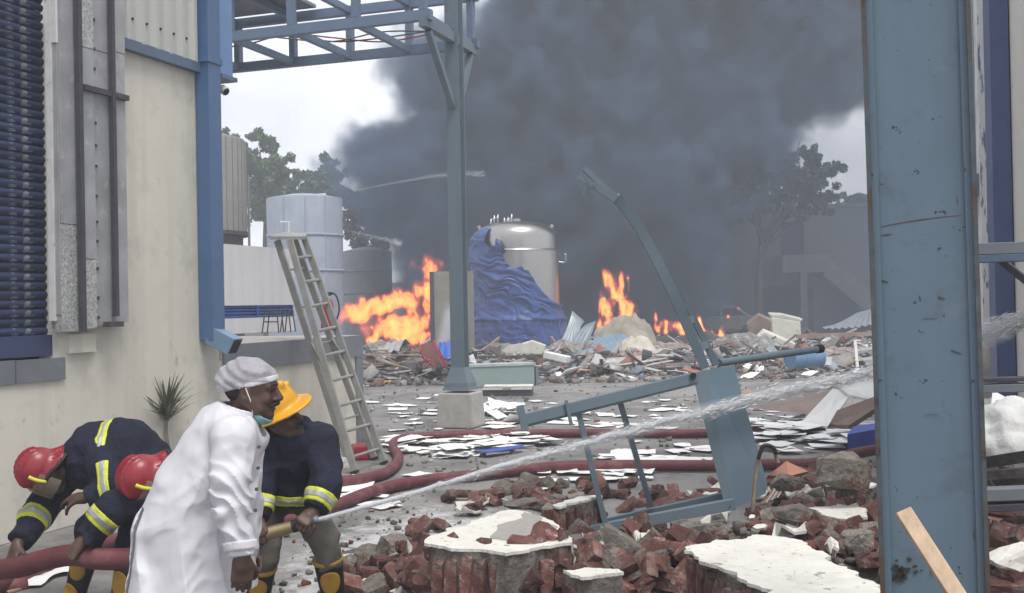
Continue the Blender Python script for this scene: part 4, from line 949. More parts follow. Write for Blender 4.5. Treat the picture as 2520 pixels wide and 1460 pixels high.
# plank stack by the dock corner
for k in range(22):
    y = 862 + 50 * rng.random(); Yk = 1.75 * F_PX / (y + 28 - 752); Yk = min(max(Yk, 22.5), 30); L = rng.uniform(.8, 2.2); a = rng.uniform(-.35, .25)
    c = at(rng.uniform(920, 1040), y + 22, Yk); c[2] = max(float(pile_h(c[0], c[1])), 0) + .03 + .02 * k
    o = obj('plank', MB().box(c, (L, .11, .03), rotm(rng.normal() * .08, rng.normal() * .06, a)), MT['plank'], None); tag(o, 'weathered brown plank in the tumbled heap before the left flames', 'plank', 'tumbled planks by the flames')
for (px, py, mat, lab, s, cat) in ((945, 944, M('yellow_plastic', (.7, .38, .03), .5), 'flat yellow plastic piece on the yard beyond the dock corner', (.55, .1, .06), 'plastic'), (915, 948, MT['black'], 'black rubber block next to the yellow plastic piece', (.2, .3, .13), 'rubber'), (1195, 955, MT['chunk'], 'small dark brick bat by the white rimmed tray', (.1, .1, .08), 'brick')):
    c = gnd(px, py); o = obj(cat + '_piece', MB().box(c + (0, 0, s[2] / 2), s, rotm(0, 0, .2)), mat, None, bevel=.015); tag(o, lab, cat)
# battered white appliance, blue drum box, boxes
Yq = 36.0
t = thing('battered_freezer', base(1930, Yq), 'battered cream chest freezer tipped on debris before the stair', 'freezer')
P = [at(1897, 778, Yq), at(1970, 790, Yq), at(1972, 836, Yq), at(1935, 848, Yq), at(1900, 822, Yq)]
obj('body', fixn(MB().prism(P, (.1, .7, 0))), MT['appliance'], t, bevel=.05); obj('lid', fixn(MB().prism([at(1894, 773, Yq), at(1925, 774, Yq), at(1976, 786, Yq), at(1972, 792, Yq), at(1896, 780, Yq)], (.1, .75, .05))), M('lid_cream', (.5, .5, .43), .6), t, bevel=.02)
for k, (P, mat, lab) in enumerate((
        ([(1838, 800), (1868, 776), (1900, 790), (1890, 850), (1845, 850)], M('torn_brown', (.20, .15, .13), .8, var=.3), 'torn brown casing leaning left of the battered freezer'),
        ([(1850, 845), (1880, 815), (1915, 830), (1960, 850), (1900, 868), (1860, 865)], MT['appliance'], 'twisted cream sheet metal below the battered freezer'),
        ([(1795, 836), (1850, 836), (1855, 868), (1800, 868)], M('dark_unit', (.05, .055, .065), .5), 'dark square metal unit near the burnt car'),
        ([(1850, 880), (1868, 862), (1882, 868), (1875, 884)], MT['paper'], 'bright white torn panel piece before the twisted sheet metal'),
        ([(1760, 850), (1800, 842), (1830, 858), (1790, 872)], MT['chunk'], 'grey brown slab lump left of the dark unit'),
        ([(1600, 870), (1650, 862), (1680, 874), (1640, 884)], MT['concrete'], 'thin grey slab lying right of the red cloth'),
        ([(1680, 868), (1720, 862), (1745, 874), (1700, 884)], M('tan_slab', (.42, .38, .33), .9), 'thin tan slab among grey slabs under the bent post'))):
    o = obj('twisted_metal' if k not in (4, 5, 6) else 'slab_piece', fixn(MB().prism([at(x, y, 34.5 - .6 * k) for x, y in P], (.05, .35, .08))), mat, None, bevel=.03); tag(o, lab, 'scrap metal' if k not in (4, 5, 6) else 'slab')
Yd = 23.5
t = thing('blue_drum', gnd(1980, 905), 'dented pale blue drum lying among debris under the steel tube', 'drum')
c = at(1945, 885, Yd); c2 = at(2018, 880, Yd + .3)
obj('barrel', MB().tube([c, c + (c2 - c) * .33, c + (c2 - c) * .36, c + (c2 - c) * .39, c2], [.21, .21, .225, .21, .21], 24), M('drum_blue', (.12, .22, .36), .4, var=.1), t, True, autosmooth=30)
obj('rim', MB().tube([c2 - (.01, 0, 0), c2 + (.015, 0, 0)], .222, 24), MT['strip'], t)
o = obj('carton', MB().box(at(2030, 888, 25) + (0, 0, 0), (.22, .2, .18), rotm(0, .1, .3)), M('white_carton', (.72, .72, .71), .8), None); tag(o, 'small white carton beside the blue drum', 'carton')
t = thing('timber_trestle', base(2125, 24), 'broken white timber trestle standing behind the water spray', 'trestle')
for a, b2 in (((2104, 838), (2110, 905)), ((2106, 862), (2150, 856)), ((2108, 886), (2150, 880))): obj('rail', MB().bar(at(*a, 24), at(*b2, 23.8), .06, .06), MT['whiteframe'], t)
for (a, b2, Y, w, lab) in (((1960, 828), (2250, 818), 33, .12, 'long grey timber lying across debris before the stair'), ((1990, 812), (2012, 832), 32, .04, 'thin upright stick poking from debris near the freezer'), ((1200, 880), (1345, 876), 28.5, .07, 'dark pipe lying before the crushed duct')):
    o = obj('debris_pole', MB().bar(at(*a, Y), at(*b2, Y), w, w), MT['plank'] if w != .07 else MT['rust'], None); tag(o, lab, 'pole')
corr_sheet('fallen_roof_sheet', [at(2020, 812, 40), at(2150, 800, 40), at(2150, 760, 44), at(2110, 770, 44)], M('slate_sheet', (.2, .22, .25), .6), 'slate coloured fallen roofing sheet at the stair foot', 8, .04)
# white debris bits among far rubble, individually
gl = 'white panel fragments on the far debris'
for k in range(60):
    px, py = rng.uniform(1170, 2140), rng.uniform(860, 935); p = on_pile(px, py)
    w, l = rng.uniform(.08, .3), rng.uniform(.05, .2); r3 = rotm(rng.normal() * .3, rng.normal() * .3, rng.uniform(0, 3))
    Pq = [p + (0, 0, .05) + r3 @ np.array((a * w * rng.uniform(.7, 1.2), b3 * l * rng.uniform(.6, 1.2), 0)) for a, b3 in ((-1, -1), (1, -1), (1.1, .3), (.2, 1), (-1, .8))]
    o = obj('panel_fragment', MB().add(Pq, [(0, 1, 2, 3, 4)]), MT['paper'], None, solid=.012); tag(o, 'small white panel fragment lying on the far grey debris', 'fragment', gl)
# pile of goods by the side building, white sack
heap('rubble_heap', 2435, 915, 11.5, 1.1, 1.2, 1.2, M('junk', (.34, .3, .27), .85, var=.4, vs=6, bump=.4, bs=8), 'heap of torn boxes and rags before the damaged building', 'debris', 9)
def blob_mesh(px, py, Y, size, seed, mat, name, label, cat, squash):
    return boulder(name, px, py, Y, size, mat, label, cat, seed, squash, z=1, amp=.3)
# ================================================================== FOREGROUND RUBBLE BED
V, Q = grid_mesh(np.linspace(-1.5, 4.2, 230), np.linspace(2.2, 10.6, 300), lambda X, Y: pile_h(X, Y) + .035 * fbm(np.stack([X * 6, Y * 6, X * 0 + 2], -1), 4) * (pile_h(X, Y) > .01) - .03)
bedm = M('rubble_dirt', (.13, .112, .099), .95, var=.3, vs=5, bump=.9, bs=22, bdist=.03, spots=[((.13, .06, .05), 5, .55, .66), ((.22, .2, .18), 12, .6, .7), ((.07, .06, .055), 8, .62, .72)])
o = link_obj('rubble_bed', raw_mesh('rubble_bed', V, Q, bedm, True), np.zeros(3), None); tag(o, 'brown mortar and brick dust bed of the near rubble', 'rubble', kind='stuff')
rng = np.random.default_rng(21)
n = 5200; yy = rng.uniform(2.6, 10.3, n); xx = rng.uniform(-1.3, 3.6, n); hh = pile_h(xx, yy); k = hh > .03 + .15 * rng.random(n); xx, yy, hh = xx[k], yy[k], hh[k]; n = len(xx)
sz = .010 + .05 * rng.random(n) ** 2.6
PALB = [(.15, .05, .04), (.12, .045, .038), (.17, .07, .055), (.2, .18, .16), (.24, .22, .2), (.15, .13, .115), (.11, .09, .08), (.42, .4, .36)]
rubble('brick_crumbs', np.stack([xx, yy, hh + sz * .15], -1), sz, 'countless red and grey brick crumbs over the near rubble', PALB, (.5, 1.), seed=5)
n = 420; a = rng.random(n); xx = rng.uniform(-1.9, .2, n); yy = rng.uniform(5.5, 10.5, n); sz = .008 + .03 * rng.random(n) ** 3
rubble('loose_grit', np.stack([xx, yy, sz * .2], -1), sz, 'loose dark grit around the wet patch of concrete', [(.1, .09, .085), (.2, .18, .16), (.2, .07, .05)], (.6, 1.), seed=6)

# ---- loose bricks: a handful of chipped shapes, each brick its own object
import bmesh
def brick_shape(seed, L=.225, W=.108, H=.072, cut=0):
    r = np.random.default_rng(seed); bm = bmesh.new(); bmesh.ops.create_cube(bm, size=1)
    bmesh.ops.subdivide_edges(bm, edges=bm.edges[:], cuts=2, use_grid_fill=True)
    V = np.array([v.co[:] for v in bm.verts]); Fc = [tuple(v.index for v in f.verts) for f in bm.faces]; bm.free()
    corner = (np.abs(V) > .49).sum(1); V += r.normal(size=V.shape) * .012; V *= np.where(corner == 3, r.uniform(.78, .98, len(V)), np.where(corner == 2, r.uniform(.92, 1.0, len(V)), 1))[:, None]
    if cut: V[:, 0] = np.where(V[:, 0] > 0, V[:, 0] * (cut + .25 * r.normal(size=len(V)) * .6), V[:, 0])
    return raw_mesh('brick', V * np.array((L, W, H)), Fc, MT['brick'])
BR = [brick_shape(i) for i in range(4)] + [brick_shape(10 + i, cut=c) for i, c in enumerate((.1, .35, -.1, .5))]
MR = []
for i in range(5):
    me = brick_shape(30 + i, .2, .16, .13, cut=(.3, .6, .1, .8, .4)[i]); me.name = 'mortar_lump'; me.materials[0] = MT['chunk']; MR.append(me)
def drop(me, px, py, name, label, cat, group, scale=1., tilt=.5, lift=.02, Rz=None):
    p = on_pile(px, py); o = bpy.data.objects.new(name, me); COL.objects.link(o)
    o.location = Vector(p + (0, 0, lift)); o.rotation_euler = (rng.normal() * tilt, rng.normal() * tilt, rng.uniform(0, 6.28) if Rz is None else Rz); o.scale = (scale,) * 3
    return tag(o, label, cat, group)
# areas in the picture where whole bricks lie, with the group they belong to
ZONES = [
    ([(1230, 1205), (1480, 1188), (1480, 1290), (1380, 1290), (1240, 1240)], 34, 'broken red brick in the ridge left of the fallen frame', 'bricks left of the fallen frame'),
    ([(1480, 1190), (1790, 1200), (1780, 1225), (1500, 1285)], 24, 'broken brick lying inside the fallen blue frame', 'bricks inside the fallen frame'),
    ([(850, 1400), (1045, 1330), (1045, 1460), (860, 1462)], 26, 'red brick at the rubble edge by the wet concrete', 'bricks at the rubble edge'),
    ([(950, 1300), (1130, 1225), (1240, 1230), (1060, 1330)], 16, 'half buried brick behind the plaster topped wall fragment', 'half buried bricks'),
    ([(1400, 1330), (1690, 1290), (1700, 1340), (1800, 1440), (1700, 1462), (1405, 1462)], 52, 'red brick tumbled between the two large wall fragments', 'bricks between the wall fragments'),
    ([(1850, 1200), (2000, 1170), (2160, 1190), (2165, 1400), (2000, 1330), (1860, 1310)], 60, 'broken brick in the heap beside the pale blue stanchion', 'bricks beside the stanchion'),
    ([(1040, 1440), (1390, 1436), (1390, 1490), (1040, 1490)], 26, 'red brick lying under the plaster topped wall fragment', 'bricks under the wall fragment'),
    ([(2425, 1260), (2520, 1290), (2520, 1460), (2440, 1460)], 16, 'brick piece right of the pale blue stanchion', 'bricks right of the stanchion')]
for poly, cnt, lab, grp in ZONES:
    P = np.array(poly); lo, hi = P.min(0), P.max(0); k = 0
    while k < cnt:
        x, y = rng.uniform(lo[0], hi[0]), rng.uniform(lo[1], hi[1])
        if not inpoly(np.array([x]), np.array([y]), poly)[0]: continue
        b_i = int(rng.integers(8)); whole = b_i < 4
        drop(BR[b_i], x, y, 'brick', lab.replace('red brick', 'whole red brick').replace('broken brick', 'chipped whole brick').replace('broken red brick', 'chipped red brick') if whole else lab.replace('red brick', 'snapped half brick').replace('broken brick', 'snapped half brick').replace('brick piece', 'snapped half brick'), 'brick', grp, rng.uniform(.85, 1.05), .45, rng.uniform(.0, .06) + (rng.uniform(.02, .16) if 'under the plaster' in lab else 0)); k += 1
for poly, cnt, lab, grp in ((ZONES[0][0], 9, 'grey mortar lump in the ridge left of the fallen frame', 'mortar lumps left of the frame'), (ZONES[4][0], 14, 'grey mortar lump between the two large wall fragments', 'mortar lumps between fragments'), (ZONES[5][0], 24, 'grey mortar lump in the heap beside the stanchion', 'mortar lumps beside the stanchion'), (ZONES[2][0], 7, 'grey mortar lump at the rubble edge by the wet concrete', 'mortar lumps at the rubble edge')):
    P = np.array(poly); lo, hi = P.min(0), P.max(0); k = 0
    while k < cnt:
        x, y = rng.uniform(lo[0], hi[0]), rng.uniform(lo[1], hi[1])
        if not inpoly(np.array([x]), np.array([y]), poly)[0]: continue
        drop(MR[rng.integers(5)], x, y, 'mortar_lump', lab, 'mortar', grp, rng.uniform(.6, 1.3), .6, .02); k += 1

# ---- large pieces of fallen wall: painted plaster on top, brick courses on edge below
def plane_pts(pxs, z, tilt=(0, 0), ref=None):
    out = []
    for (x, y) in pxs:
        p = gnd(x, y, z)
        if ref is not None:
            for _ in range(6): p = gnd(x, y, z + tilt[0] * (p[0] - ref[0]) + tilt[1] * (p[1] - ref[1]))
        out.append(p)
    return out
def ragged(pts, n=5, amp=.012, seed=0):
    r = np.random.default_rng(seed); out = []
    for i in range(len(pts)):
        a, b2 = pts[i], pts[(i + 1) % len(pts)]
        for k in range(n):
            p = a + (b2 - a) * k / n; out.append(p + np.array((r.normal() * amp, r.normal() * amp, 0)) * (k > 0))
    return out
def fractal(pts, depth=4, amp=.15, seed=0):
    r = np.random.default_rng(seed); P = [np.asarray(p, float) for p in pts]
    for _ in range(depth):
        out = []
        for i in range(len(P)):
            a, b2 = P[i], P[(i + 1) % len(P)]; e = b2 - a; nrm = np.array((-e[1], e[0], 0)); out += [a, a + e * r.uniform(.35, .65) + nrm * r.normal() * amp]
        P = out
    return P
def fragment(label, top_px, z, edge, nb, thick, patch=None, tilt=(0, 0), seed=0, bh=.2, bw=None):
    ref = gnd(*top_px[0], z); top0 = plane_pts(top_px, z, tilt, ref); top = fractal(top0, 4, .11, seed)
    c = sum(top) / len(top); t = thing('wall_fragment', (c[0], c[1], c[2] - thick), label, 'wall fragment')
    r = np.random.default_rng(seed)
    obj('plaster_face', fixn(MB().prism(top, (0, 0, -.013))), MT['whiteplaster'], t)
    core = [c + (p - c) * .955 - np.array((0, 0, .0135)) for p in fractal(top0, 2, .07, seed + 5)]
    obj('mortar_core', fixn(MB().prism(core, (0, 0, -thick))), MT['mortar'], t)
    for pp in (patch or []):
        obj('bare_patch', fixn(MB().prism(fractal([p + (0, 0, .003) for p in plane_pts(pp, z, tilt, ref)], 3, .12, seed + 3), (0, 0, -.006))), MT['greyplaster'], t)
    for (ea, eb, m) in edge:
        a, b2 = plane_pts([ea, eb], z, tilt, ref); d = b2 - a; L = np.linalg.norm(d); d /= L; nrm = np.cross(d, (0, 0, 1)); 
        if np.dot(nrm, c - a) > 0: nrm = -nrm
        R = np.column_stack([d, nrm, np.cross(d, nrm)])
        for i in range(m):
            hgt = bh * r.uniform(.5, 1.1); w = L / m
            p = a + d * (i + .5 + r.normal() * .06) * w + nrm * r.uniform(-.062, -.036) - np.array((0, 0, .018 + hgt / 2 + r.uniform(0, .05)))
            Rj = R @ rotm(r.normal() * .05, r.normal() * .07, r.normal() * .10)
            me = BR[r.integers(4)]; o = bpy.data.objects.new('brick', me); COL.objects.link(o); o.parent = t
            o.location = Vector(p - wloc(t)); Rb = np.column_stack([Rj[:, 2], Rj[:, 1], Rj[:, 0]]); 
            if np.linalg.det(Rb) < 0: Rb[:, 2] *= -1
            o.rotation_euler = Matrix(Rb.tolist()).to_euler(); o.scale = (hgt / .225, 1.0, min(w * .84 / .072, 1.15))
    return t
fragment('broad wall fragment with white plaster and bare grey patch on top', [(1052, 1338), (1098, 1300), (1180, 1275), (1265, 1255), (1330, 1270), (1395, 1310), (1405, 1335), (1330, 1345), (1245, 1362), (1190, 1352), (1110, 1350)], .70,
         [((1050, 1345), (1200, 1356), 4), ((1200, 1356), (1400, 1342), 5)], 8, .30, [[(1208, 1320), (1290, 1262), (1335, 1275), (1392, 1312), (1395, 1330), (1340, 1333), (1290, 1338), (1240, 1330)]], seed=1, bh=.24)
fragment('huge white plastered wall slab with brick edge beside the stanchion', [(1688, 1345), (1760, 1328), (1850, 1316), (1955, 1326), (2010, 1355), (2085, 1395), (2160, 1445), (2200, 1500), (2060, 1540), (1900, 1500), (1860, 1440), (1770, 1395)], .74,
         [((1692, 1350), (1775, 1400), 4), ((1775, 1400), (1865, 1445), 4), ((1865, 1445), (1900, 1500), 3)], 8, .26, seed=2, bh=.24)
fragment('small wall fragment with white plaster top at the rubble front', [(1386, 1402), (1440, 1396), (1520, 1400), (1535, 1408), (1470, 1416), (1410, 1414)], .66, [((1395, 1414), (1530, 1409), 4)], 4, .25, seed=3, bh=.22)
fragment('upright brick wall block with pale top behind the broad fragment', [(1362, 1242), (1400, 1230), (1478, 1216), (1482, 1222), (1420, 1236), (1375, 1248)], .56, [((1366, 1248), (1480, 1222), 5)], 4, .28, seed=4, bh=.22)
fragment('wall fragment with yellowed plaster top in the stanchion heap', [(1985, 1250), (2060, 1240), (2130, 1250), (2135, 1272), (2090, 1278), (2020, 1266)], .62, [((1990, 1258), (2090, 1280), 5)], 4, .2, seed=5, bh=.18)
fragment('narrow wall fragment with speckled plaster under the mortar peak', [(2028, 1178), (2070, 1168), (2150, 1195), (2120, 1198), (2032, 1192)], .62, [((2030, 1194), (2130, 1200), 4)], 4, .2, seed=6, bh=.16)
def mound_chunk(px, py, Y, s, sq, seed, label, mat=MT['chunk']):
    V, Fc = rock_shape(seed + 80, 22, 3, .16); V = V * (1 + .10 * (np.abs(fbm(V * 9 + seed, 3)) - .2))[:, None]
    c = at(px, py, Y); o = obj('masonry_chunk', (V * np.array(sq) * s * 1.05 + c, Fc), mat, None); return tag(o, label, 'masonry')
mound_chunk(2072, 1160, 6.0, .30, (1.15, .9, .8), 12, 'peaked mortar and brick chunk crowning the stanchion heap')
mound_chunk(1950, 1268, 5.6, .24, (1, .9, .6), 3, 'low mortar chunk under the checkered plate foot')
mound_chunk(1940, 1185, 6.2, .2, (1.2, .8, .6), 4, 'brown masonry chunk right of the checkered plate')
mound_chunk(1730, 1305, 5.4, .2, (1.4, .9, .5), 5, 'grey dirt covered chunk above the huge white slab')
mound_chunk(2115, 1335, 4.6, .16, (1, .9, .8), 6, 'dark masonry chunk at the right end of the huge slab')
mound_chunk(1290, 1240, 6.6, .2, (1.3, .8, .4), 7, 'flat topped masonry chunk at the ridge of the brick heap')
# plaster flakes, each one its own
FL = 'white plaster flakes on the near rubble'
flakes = [((1440, 1318), (1545, 1330), (1530, 1340), (1480, 1362)), ((1120, 1238), (1205, 1232), (1203, 1240), (1130, 1246)), ((1118, 1250), (1150, 1246), (1185, 1256), (1140, 1258)), ((1000, 1366), (1012, 1350), (1020, 1358), (1010, 1372)), ((1690, 1208), (1770, 1190), (1800, 1205), (1740, 1222)), ((1898, 1305), (1960, 1288), (2010, 1285), (1940, 1312)), ((1945, 1200), (2010, 1198), (2030, 1206), (1960, 1212)), ((1935, 1216), (1990, 1212), (1985, 1222), (1945, 1232)), ((2100, 1275), (2145, 1272), (2150, 1290), (2120, 1300)), ((1715, 1275), (1790, 1265), (1785, 1275), (1730, 1286)), ((1400, 1352), (1412, 1340), (1420, 1370), (1412, 1385)), ((1560, 1330), (1580, 1318), (1600, 1332), (1575, 1342)), ((2030, 1340), (2060, 1350), (2050, 1362), (2030, 1352)), ((1850, 1215), (1885, 1205), (1900, 1215), (1870, 1224)), ((960, 1455), (1000, 1442), (1015, 1452), (985, 1462)), ((2095, 1235), (2140, 1232), (2145, 1245), (2110, 1250))]
for k, q in enumerate(flakes):
    zc = on_pile(*np.mean(q, 0)); P = [gnd(x, y, zc[2] + .05) for x, y in q]; P = [p + (0, 0, .03 * rng.normal()) for p in fractal(P, 2, .13, k)]
    o = obj('plaster_flake', MB().add(P, [tuple(range(len(P)))]), MT['whiteplaster'], None, solid=.014); tag(o, 'white painted plaster flake lying on the near brick rubble', 'plaster flake', FL)
for k in range(34):
    z = ZONES[rng.choice([0, 4, 5, 5, 2])][0]; P = np.array(z); x, y = rng.uniform(P.min(0), P.max(0)); c = on_pile(x, y); s = rng.uniform(.02, .06)
    R = rotm(rng.normal() * .4, rng.normal() * .4, rng.uniform(0, 6)); Pq = [c + (0, 0, .05) + R @ np.array((math.cos(a) * s * rng.uniform(.6, 1.3), math.sin(a) * s * .6 * rng.uniform(.6, 1.3), 0)) for a in np.linspace(0, 5.2, 6)]
    o = obj('plaster_flake', MB().add(Pq, [tuple(range(6))]), MT['whiteplaster'], None, solid=.01); tag(o, 'white painted plaster flake lying on the near brick rubble', 'plaster flake', FL)

# ================================================================== FALLEN FRAME with checkered plate
YF = 6.95
bg = MT['bluegrey']
t = thing('stair_wreck', at(1820, 1250, YF), 'fallen blue grey steel stair frame with checkered plate standing on edge', 'stair')
f0 = [at(1738, 912, YF), at(1806, 899, YF + .05), at(1888, 1190, YF + .12), at(1884, 1215, YF + .1), at(1806, 1252, YF)]
checker = M('checker_plate', (.15, .22, .275), .45, .15, var=.08, vs=3)
N_, L_ = checker.node_tree.nodes, checker.node_tree.links
vo = N_.new('ShaderNodeTexVoronoi'); vo.inputs['Scale'].default_value = 75; tcx = N_.new('ShaderNodeTexCoord'); mpx = N_.new('ShaderNodeMapping'); mpx.inputs['Scale'].default_value = (1, 1, 2.2)
mpx.inputs['Rotation'].default_value = (0, .6, 0); L_.new(tcx.outputs['Object'], mpx.inputs[0]); L_.new(mpx.outputs[0], vo.inputs['Vector'])
bpx = N_.new('ShaderNodeBump'); bpx.inputs['Strength'].default_value = .35; bpx.inputs['Distance'].default_value = .003; L_.new(vo.outputs['Distance'], bpx.inputs['Height']); L_.new(bpx.outputs[0], N_['Principled BSDF'].inputs['Normal'])
obj('checkered_plate', fixn(MB().prism(f0, (.01, .05, 0))), checker, t)
s0 = [at(1704, 920, YF - .02), at(1738, 911, YF), at(1806, 1253, YF), at(1784, 1248, YF - .02)]
obj('side_channel', fixn(MB().prism(s0, (.01, .07, 0))), bg, t)
def fb(name, a, b2, w, h, ya=YF, yb=YF, mat=bg): return obj(name, MB().bar(at(*a, ya), at(*b2, yb), w, h, up=(0, -1, 0)), mat, t, bevel=.003)
fb('top_rail', (1284, 1034), (1712, 929), .066, .05, YF - .35, YF)
fb('top_rail_flange', (1290, 1045), (1708, 941), .03, .075, YF - .32, YF + .02)
fb('bottom_rail', (1478, 1290), (1790, 1222), .062, .045, YF + .25, YF + .1)
fb('bottom_rail', (1395, 1318), (1806, 1240), .068, .05, YF - .25, YF - .03)
fb('baluster', (1422, 1008), (1492, 1300), .035, .035, YF - .22, YF - .2)
fb('baluster', (1524, 984), (1602, 1245), .035, .035, YF - .1, YF + .16)
fb('end_stub', (1279, 998), (1293, 1060), .045, .03, YF - .36, YF - .36); fb('pin', (1393, 985), (1406, 1046), .022, .022, YF - .3, YF - .3)
for (px, py) in ((1706, 925), (1790, 1246), (1292, 1050)): obj('bolt', MB().tube([at(px, py, YF - .06), at(px, py, YF + .02)], .02, 10), MT['dark'], t)
# bent stringer pair rising from the plate
pth = [(1735, 905), (1690, 800), (1655, 720), (1590, 590), (1545, 520), (1515, 486), (1425, 436)]
pp = [at(x, y, YF + .1 - .05 * i) for i, (x, y) in enumerate(pth)]
sp = spline(pp[:6], 5); obj('stringer', MB().sweep(sp, [.052 + .012 * min(1, i / 8) for i in range(len(sp))], [.035] * len(sp)), bg, t)
obj('stringer', MB().sweep([pp[5] - (0, .01, .01), pp[6]], [.05, .03], [.03, .02]), bg, t)
qq = spline([at(x, y, YF + .14) for x, y in ((1762, 898), (1700, 770), (1668, 722), (1640, 680))], 4); obj('stringer', MB().sweep(qq, [.042 - .0018 * i for i in range(len(qq))], [.05] * len(qq)), M('inner_flange', (.10, .145, .18), .5), t)
qq = [at(x, y, YF + .0) for x, y in ((1524, 494), (1490, 466), (1438, 414))]
for i in range(2): obj('split_flange', MB().bar(qq[i], qq[i + 1], .035, .05, up=(0, -1, 0)), bg, t)
for a, b2 in (((1440, 440), (1436, 488)), ((1462, 456), (1443, 490)), ((1446, 446), (1450, 478))): obj('torn_cleat', MB().bar(at(*a, YF - .2), at(*b2, YF - .18), .018, .012, up=(0, -1, 0)), bg, t)
for a, b2 in (((1712, 856), (1742, 848)), ((1690, 790), (1706, 786))): obj('batten_plate', MB().bar(at(*a, YF + .08), at(*b2, YF + .12), .05, .02, up=(0, -1, 0)), bg, t)
o = obj('steel_tube', MB().tube([at(1770, 893, 7.3), at(2018, 859, 7.9)], .025, 14), bg, None, True, autosmooth=40); tag(o, 'straight blue grey steel tube jutting right from the fallen frame', 'tube')
obj('tube_end', MB().tube([at(2010, 860, 7.88), at(2022, 858, 7.91)], .031, 14), MT['dark'], o)
# frayed cable hanging off the plate
t = thing('frayed_cable', at(1860, 1250, 6.75), 'frayed tan electric cable looping beside the checkered plate', 'cable')
cp = spline([at(x, y, 6.75) for x, y in ((1852, 1262), (1857, 1200), (1866, 1130), (1880, 1105), (1905, 1112), (1914, 1140))], 8); obj('sheath', MB().tube(cp, .013, 8), M('cable_tan', (.27, .22, .16), .7, var=.35, vs=14), t, True)
obj('sheath', MB().tube(spline([at(x, y, 6.73) for x, y in ((1866, 1130), (1878, 1098), (1900, 1100), (1912, 1118))], 6), .012, 8), MT['black'], t, True)
for k in range(6): obj('wire', MB().tube(spline([at(1910 + k, 1175, 6.7), at(1905 + 4 * k, 1200, 6.7), at(1878 + 7 * k, 1240 - 3 * k, 6.7)], 5), .004, 5), MT['whiteframe'] if k % 2 else MT['cardboard'], t)

# ================================================================== PAPERS, BOARDS
def sheet_mesh(seed, w=.30, l=.42, curl=.03):
    r = np.random.default_rng(seed); n = 6; V = []
    for i in range(n):
        for j in range(n):
            u, v = i / (n - 1) - .5, j / (n - 1) - .5; V.append((u * w, v * l, .004 + curl * max(0., float(vnoise(np.array((u * 2.3 + seed, v * 2.3, seed * .7))))) + curl * .5 * (u * u + v * v)))
    I = np.arange(n * n).reshape(n, n); Q = np.stack([I[:-1, :-1], I[1:, :-1], I[1:, 1:], I[:-1, 1:]], -1).reshape(-1, 4); return raw_mesh('paper_sheet', np.array(V), Q, MT['paper'], True)
SH = [sheet_mesh(i, (.30, .21, .40, .25, .5, .16)[i], (.42, .30, .55, .2, .35, .28)[i], (.014, .022, .010, .028, .02, .014)[i]) for i in range(6)]
def scatter_paper(poly, cnt, lab, grp, zmax=.006, tilt=.015):
    P = np.array(poly); lo, hi = P.min(0), P.max(0); k = 0
    while k < cnt:
        x, y = rng.uniform(lo[0], hi[0]), rng.uniform(lo[1], hi[1])
        if not inpoly(np.array([x]), np.array([y]), poly)[0]: continue
        p = on_pile(x, y); o = bpy.data.objects.new('paper_sheet', SH[rng.integers(6)]); COL.objects.link(o)
        o.location = Vector(p + (0, 0, .008 + zmax * rng.random())); o.rotation_euler = (rng.normal() * tilt, rng.normal() * tilt, rng.uniform(0, 6.28)); o.scale = (rng.uniform(.5, 1.05),) * 3; tag(o, lab, 'paper', grp); k += 1
scatter_paper([(955, 1090), (1060, 1080), (1290, 1075), (1400, 1090), (1280, 1105), (1130, 1128), (960, 1120)], 80, 'white paper sheet in the drift along the red hose', 'paper drift along the hose', .08, .05)
scatter_paper([(1850, 1060), (2000, 1035), (2150, 1060), (2150, 1100), (2060, 1115), (1880, 1115)], 90, 'white paper sheet in the drift right of the checkered plate', 'paper drift right of the plate', .12, .05)
scatter_paper([(900, 965), (1100, 975), (1080, 1060), (930, 1070)], 18, 'white paper sheet on the yard between ladder and plinth', 'papers between ladder and plinth')
scatter_paper([(1190, 985), (1700, 975), (1690, 1055), (1200, 1060)], 42, 'white paper sheet on the open yard behind the fallen frame', 'papers behind the fallen frame')
scatter_paper([(1180, 1010), (1290, 1015), (1290, 1045), (1180, 1045)], 16, 'crumpled white paper sheet against the concrete plinth', 'papers against the plinth', .1, .25)
scatter_paper([(1480, 1085), (1740, 1095), (1730, 1135), (1480, 1135)], 16, 'white paper sheet between the two red hoses', 'papers between the hoses')
scatter_paper([(1310, 1160), (1600, 1155), (1590, 1185), (1330, 1190)], 16, 'white paper sheet in front of the nearer red hose', 'papers before the nearer hose', .03)
scatter_paper([(1820, 960), (2150, 950), (2150, 1035), (1830, 1045)], 26, 'white paper sheet on the yard right of the water spray', 'papers beyond the water spray')
scatter_paper([(860, 1170), (1060, 1165), (1030, 1240), (820, 1270)], 10, 'white paper sheet lying near the hose bend', 'papers near the hose bend')
scatter_paper([(0, 1400), (150, 1395), (150, 1450), (0, 1460)], 3, 'white paper sheet on the ground by the kneeling crew', 'papers by the crew')
def board(name, pts, th, mat, label, cat):
    o = obj(name, fixn(MB().prism(pts, th)), mat, None); return tag(o, label, cat)
board('blue_folder', [gnd(1165, 1112, .05), gnd(1290, 1096, .06), gnd(1285, 1103, .05), gnd(1200, 1116, .05)], (0, 0, .012), M('folder_blue', (.06, .1, .40), .5), 'flat blue folder on the paper drift by the hose', 'folder')
board('blue_crate', [gnd(2086, 1114, .05), gnd(2170, 1098, .05), gnd(2172, 1080, .05), gnd(2100, 1092, .05)], (0, 0, .2), M('crate_blue', (.04, .09, .45), .45), 'bright blue plastic crate beside the stanchion', 'crate')
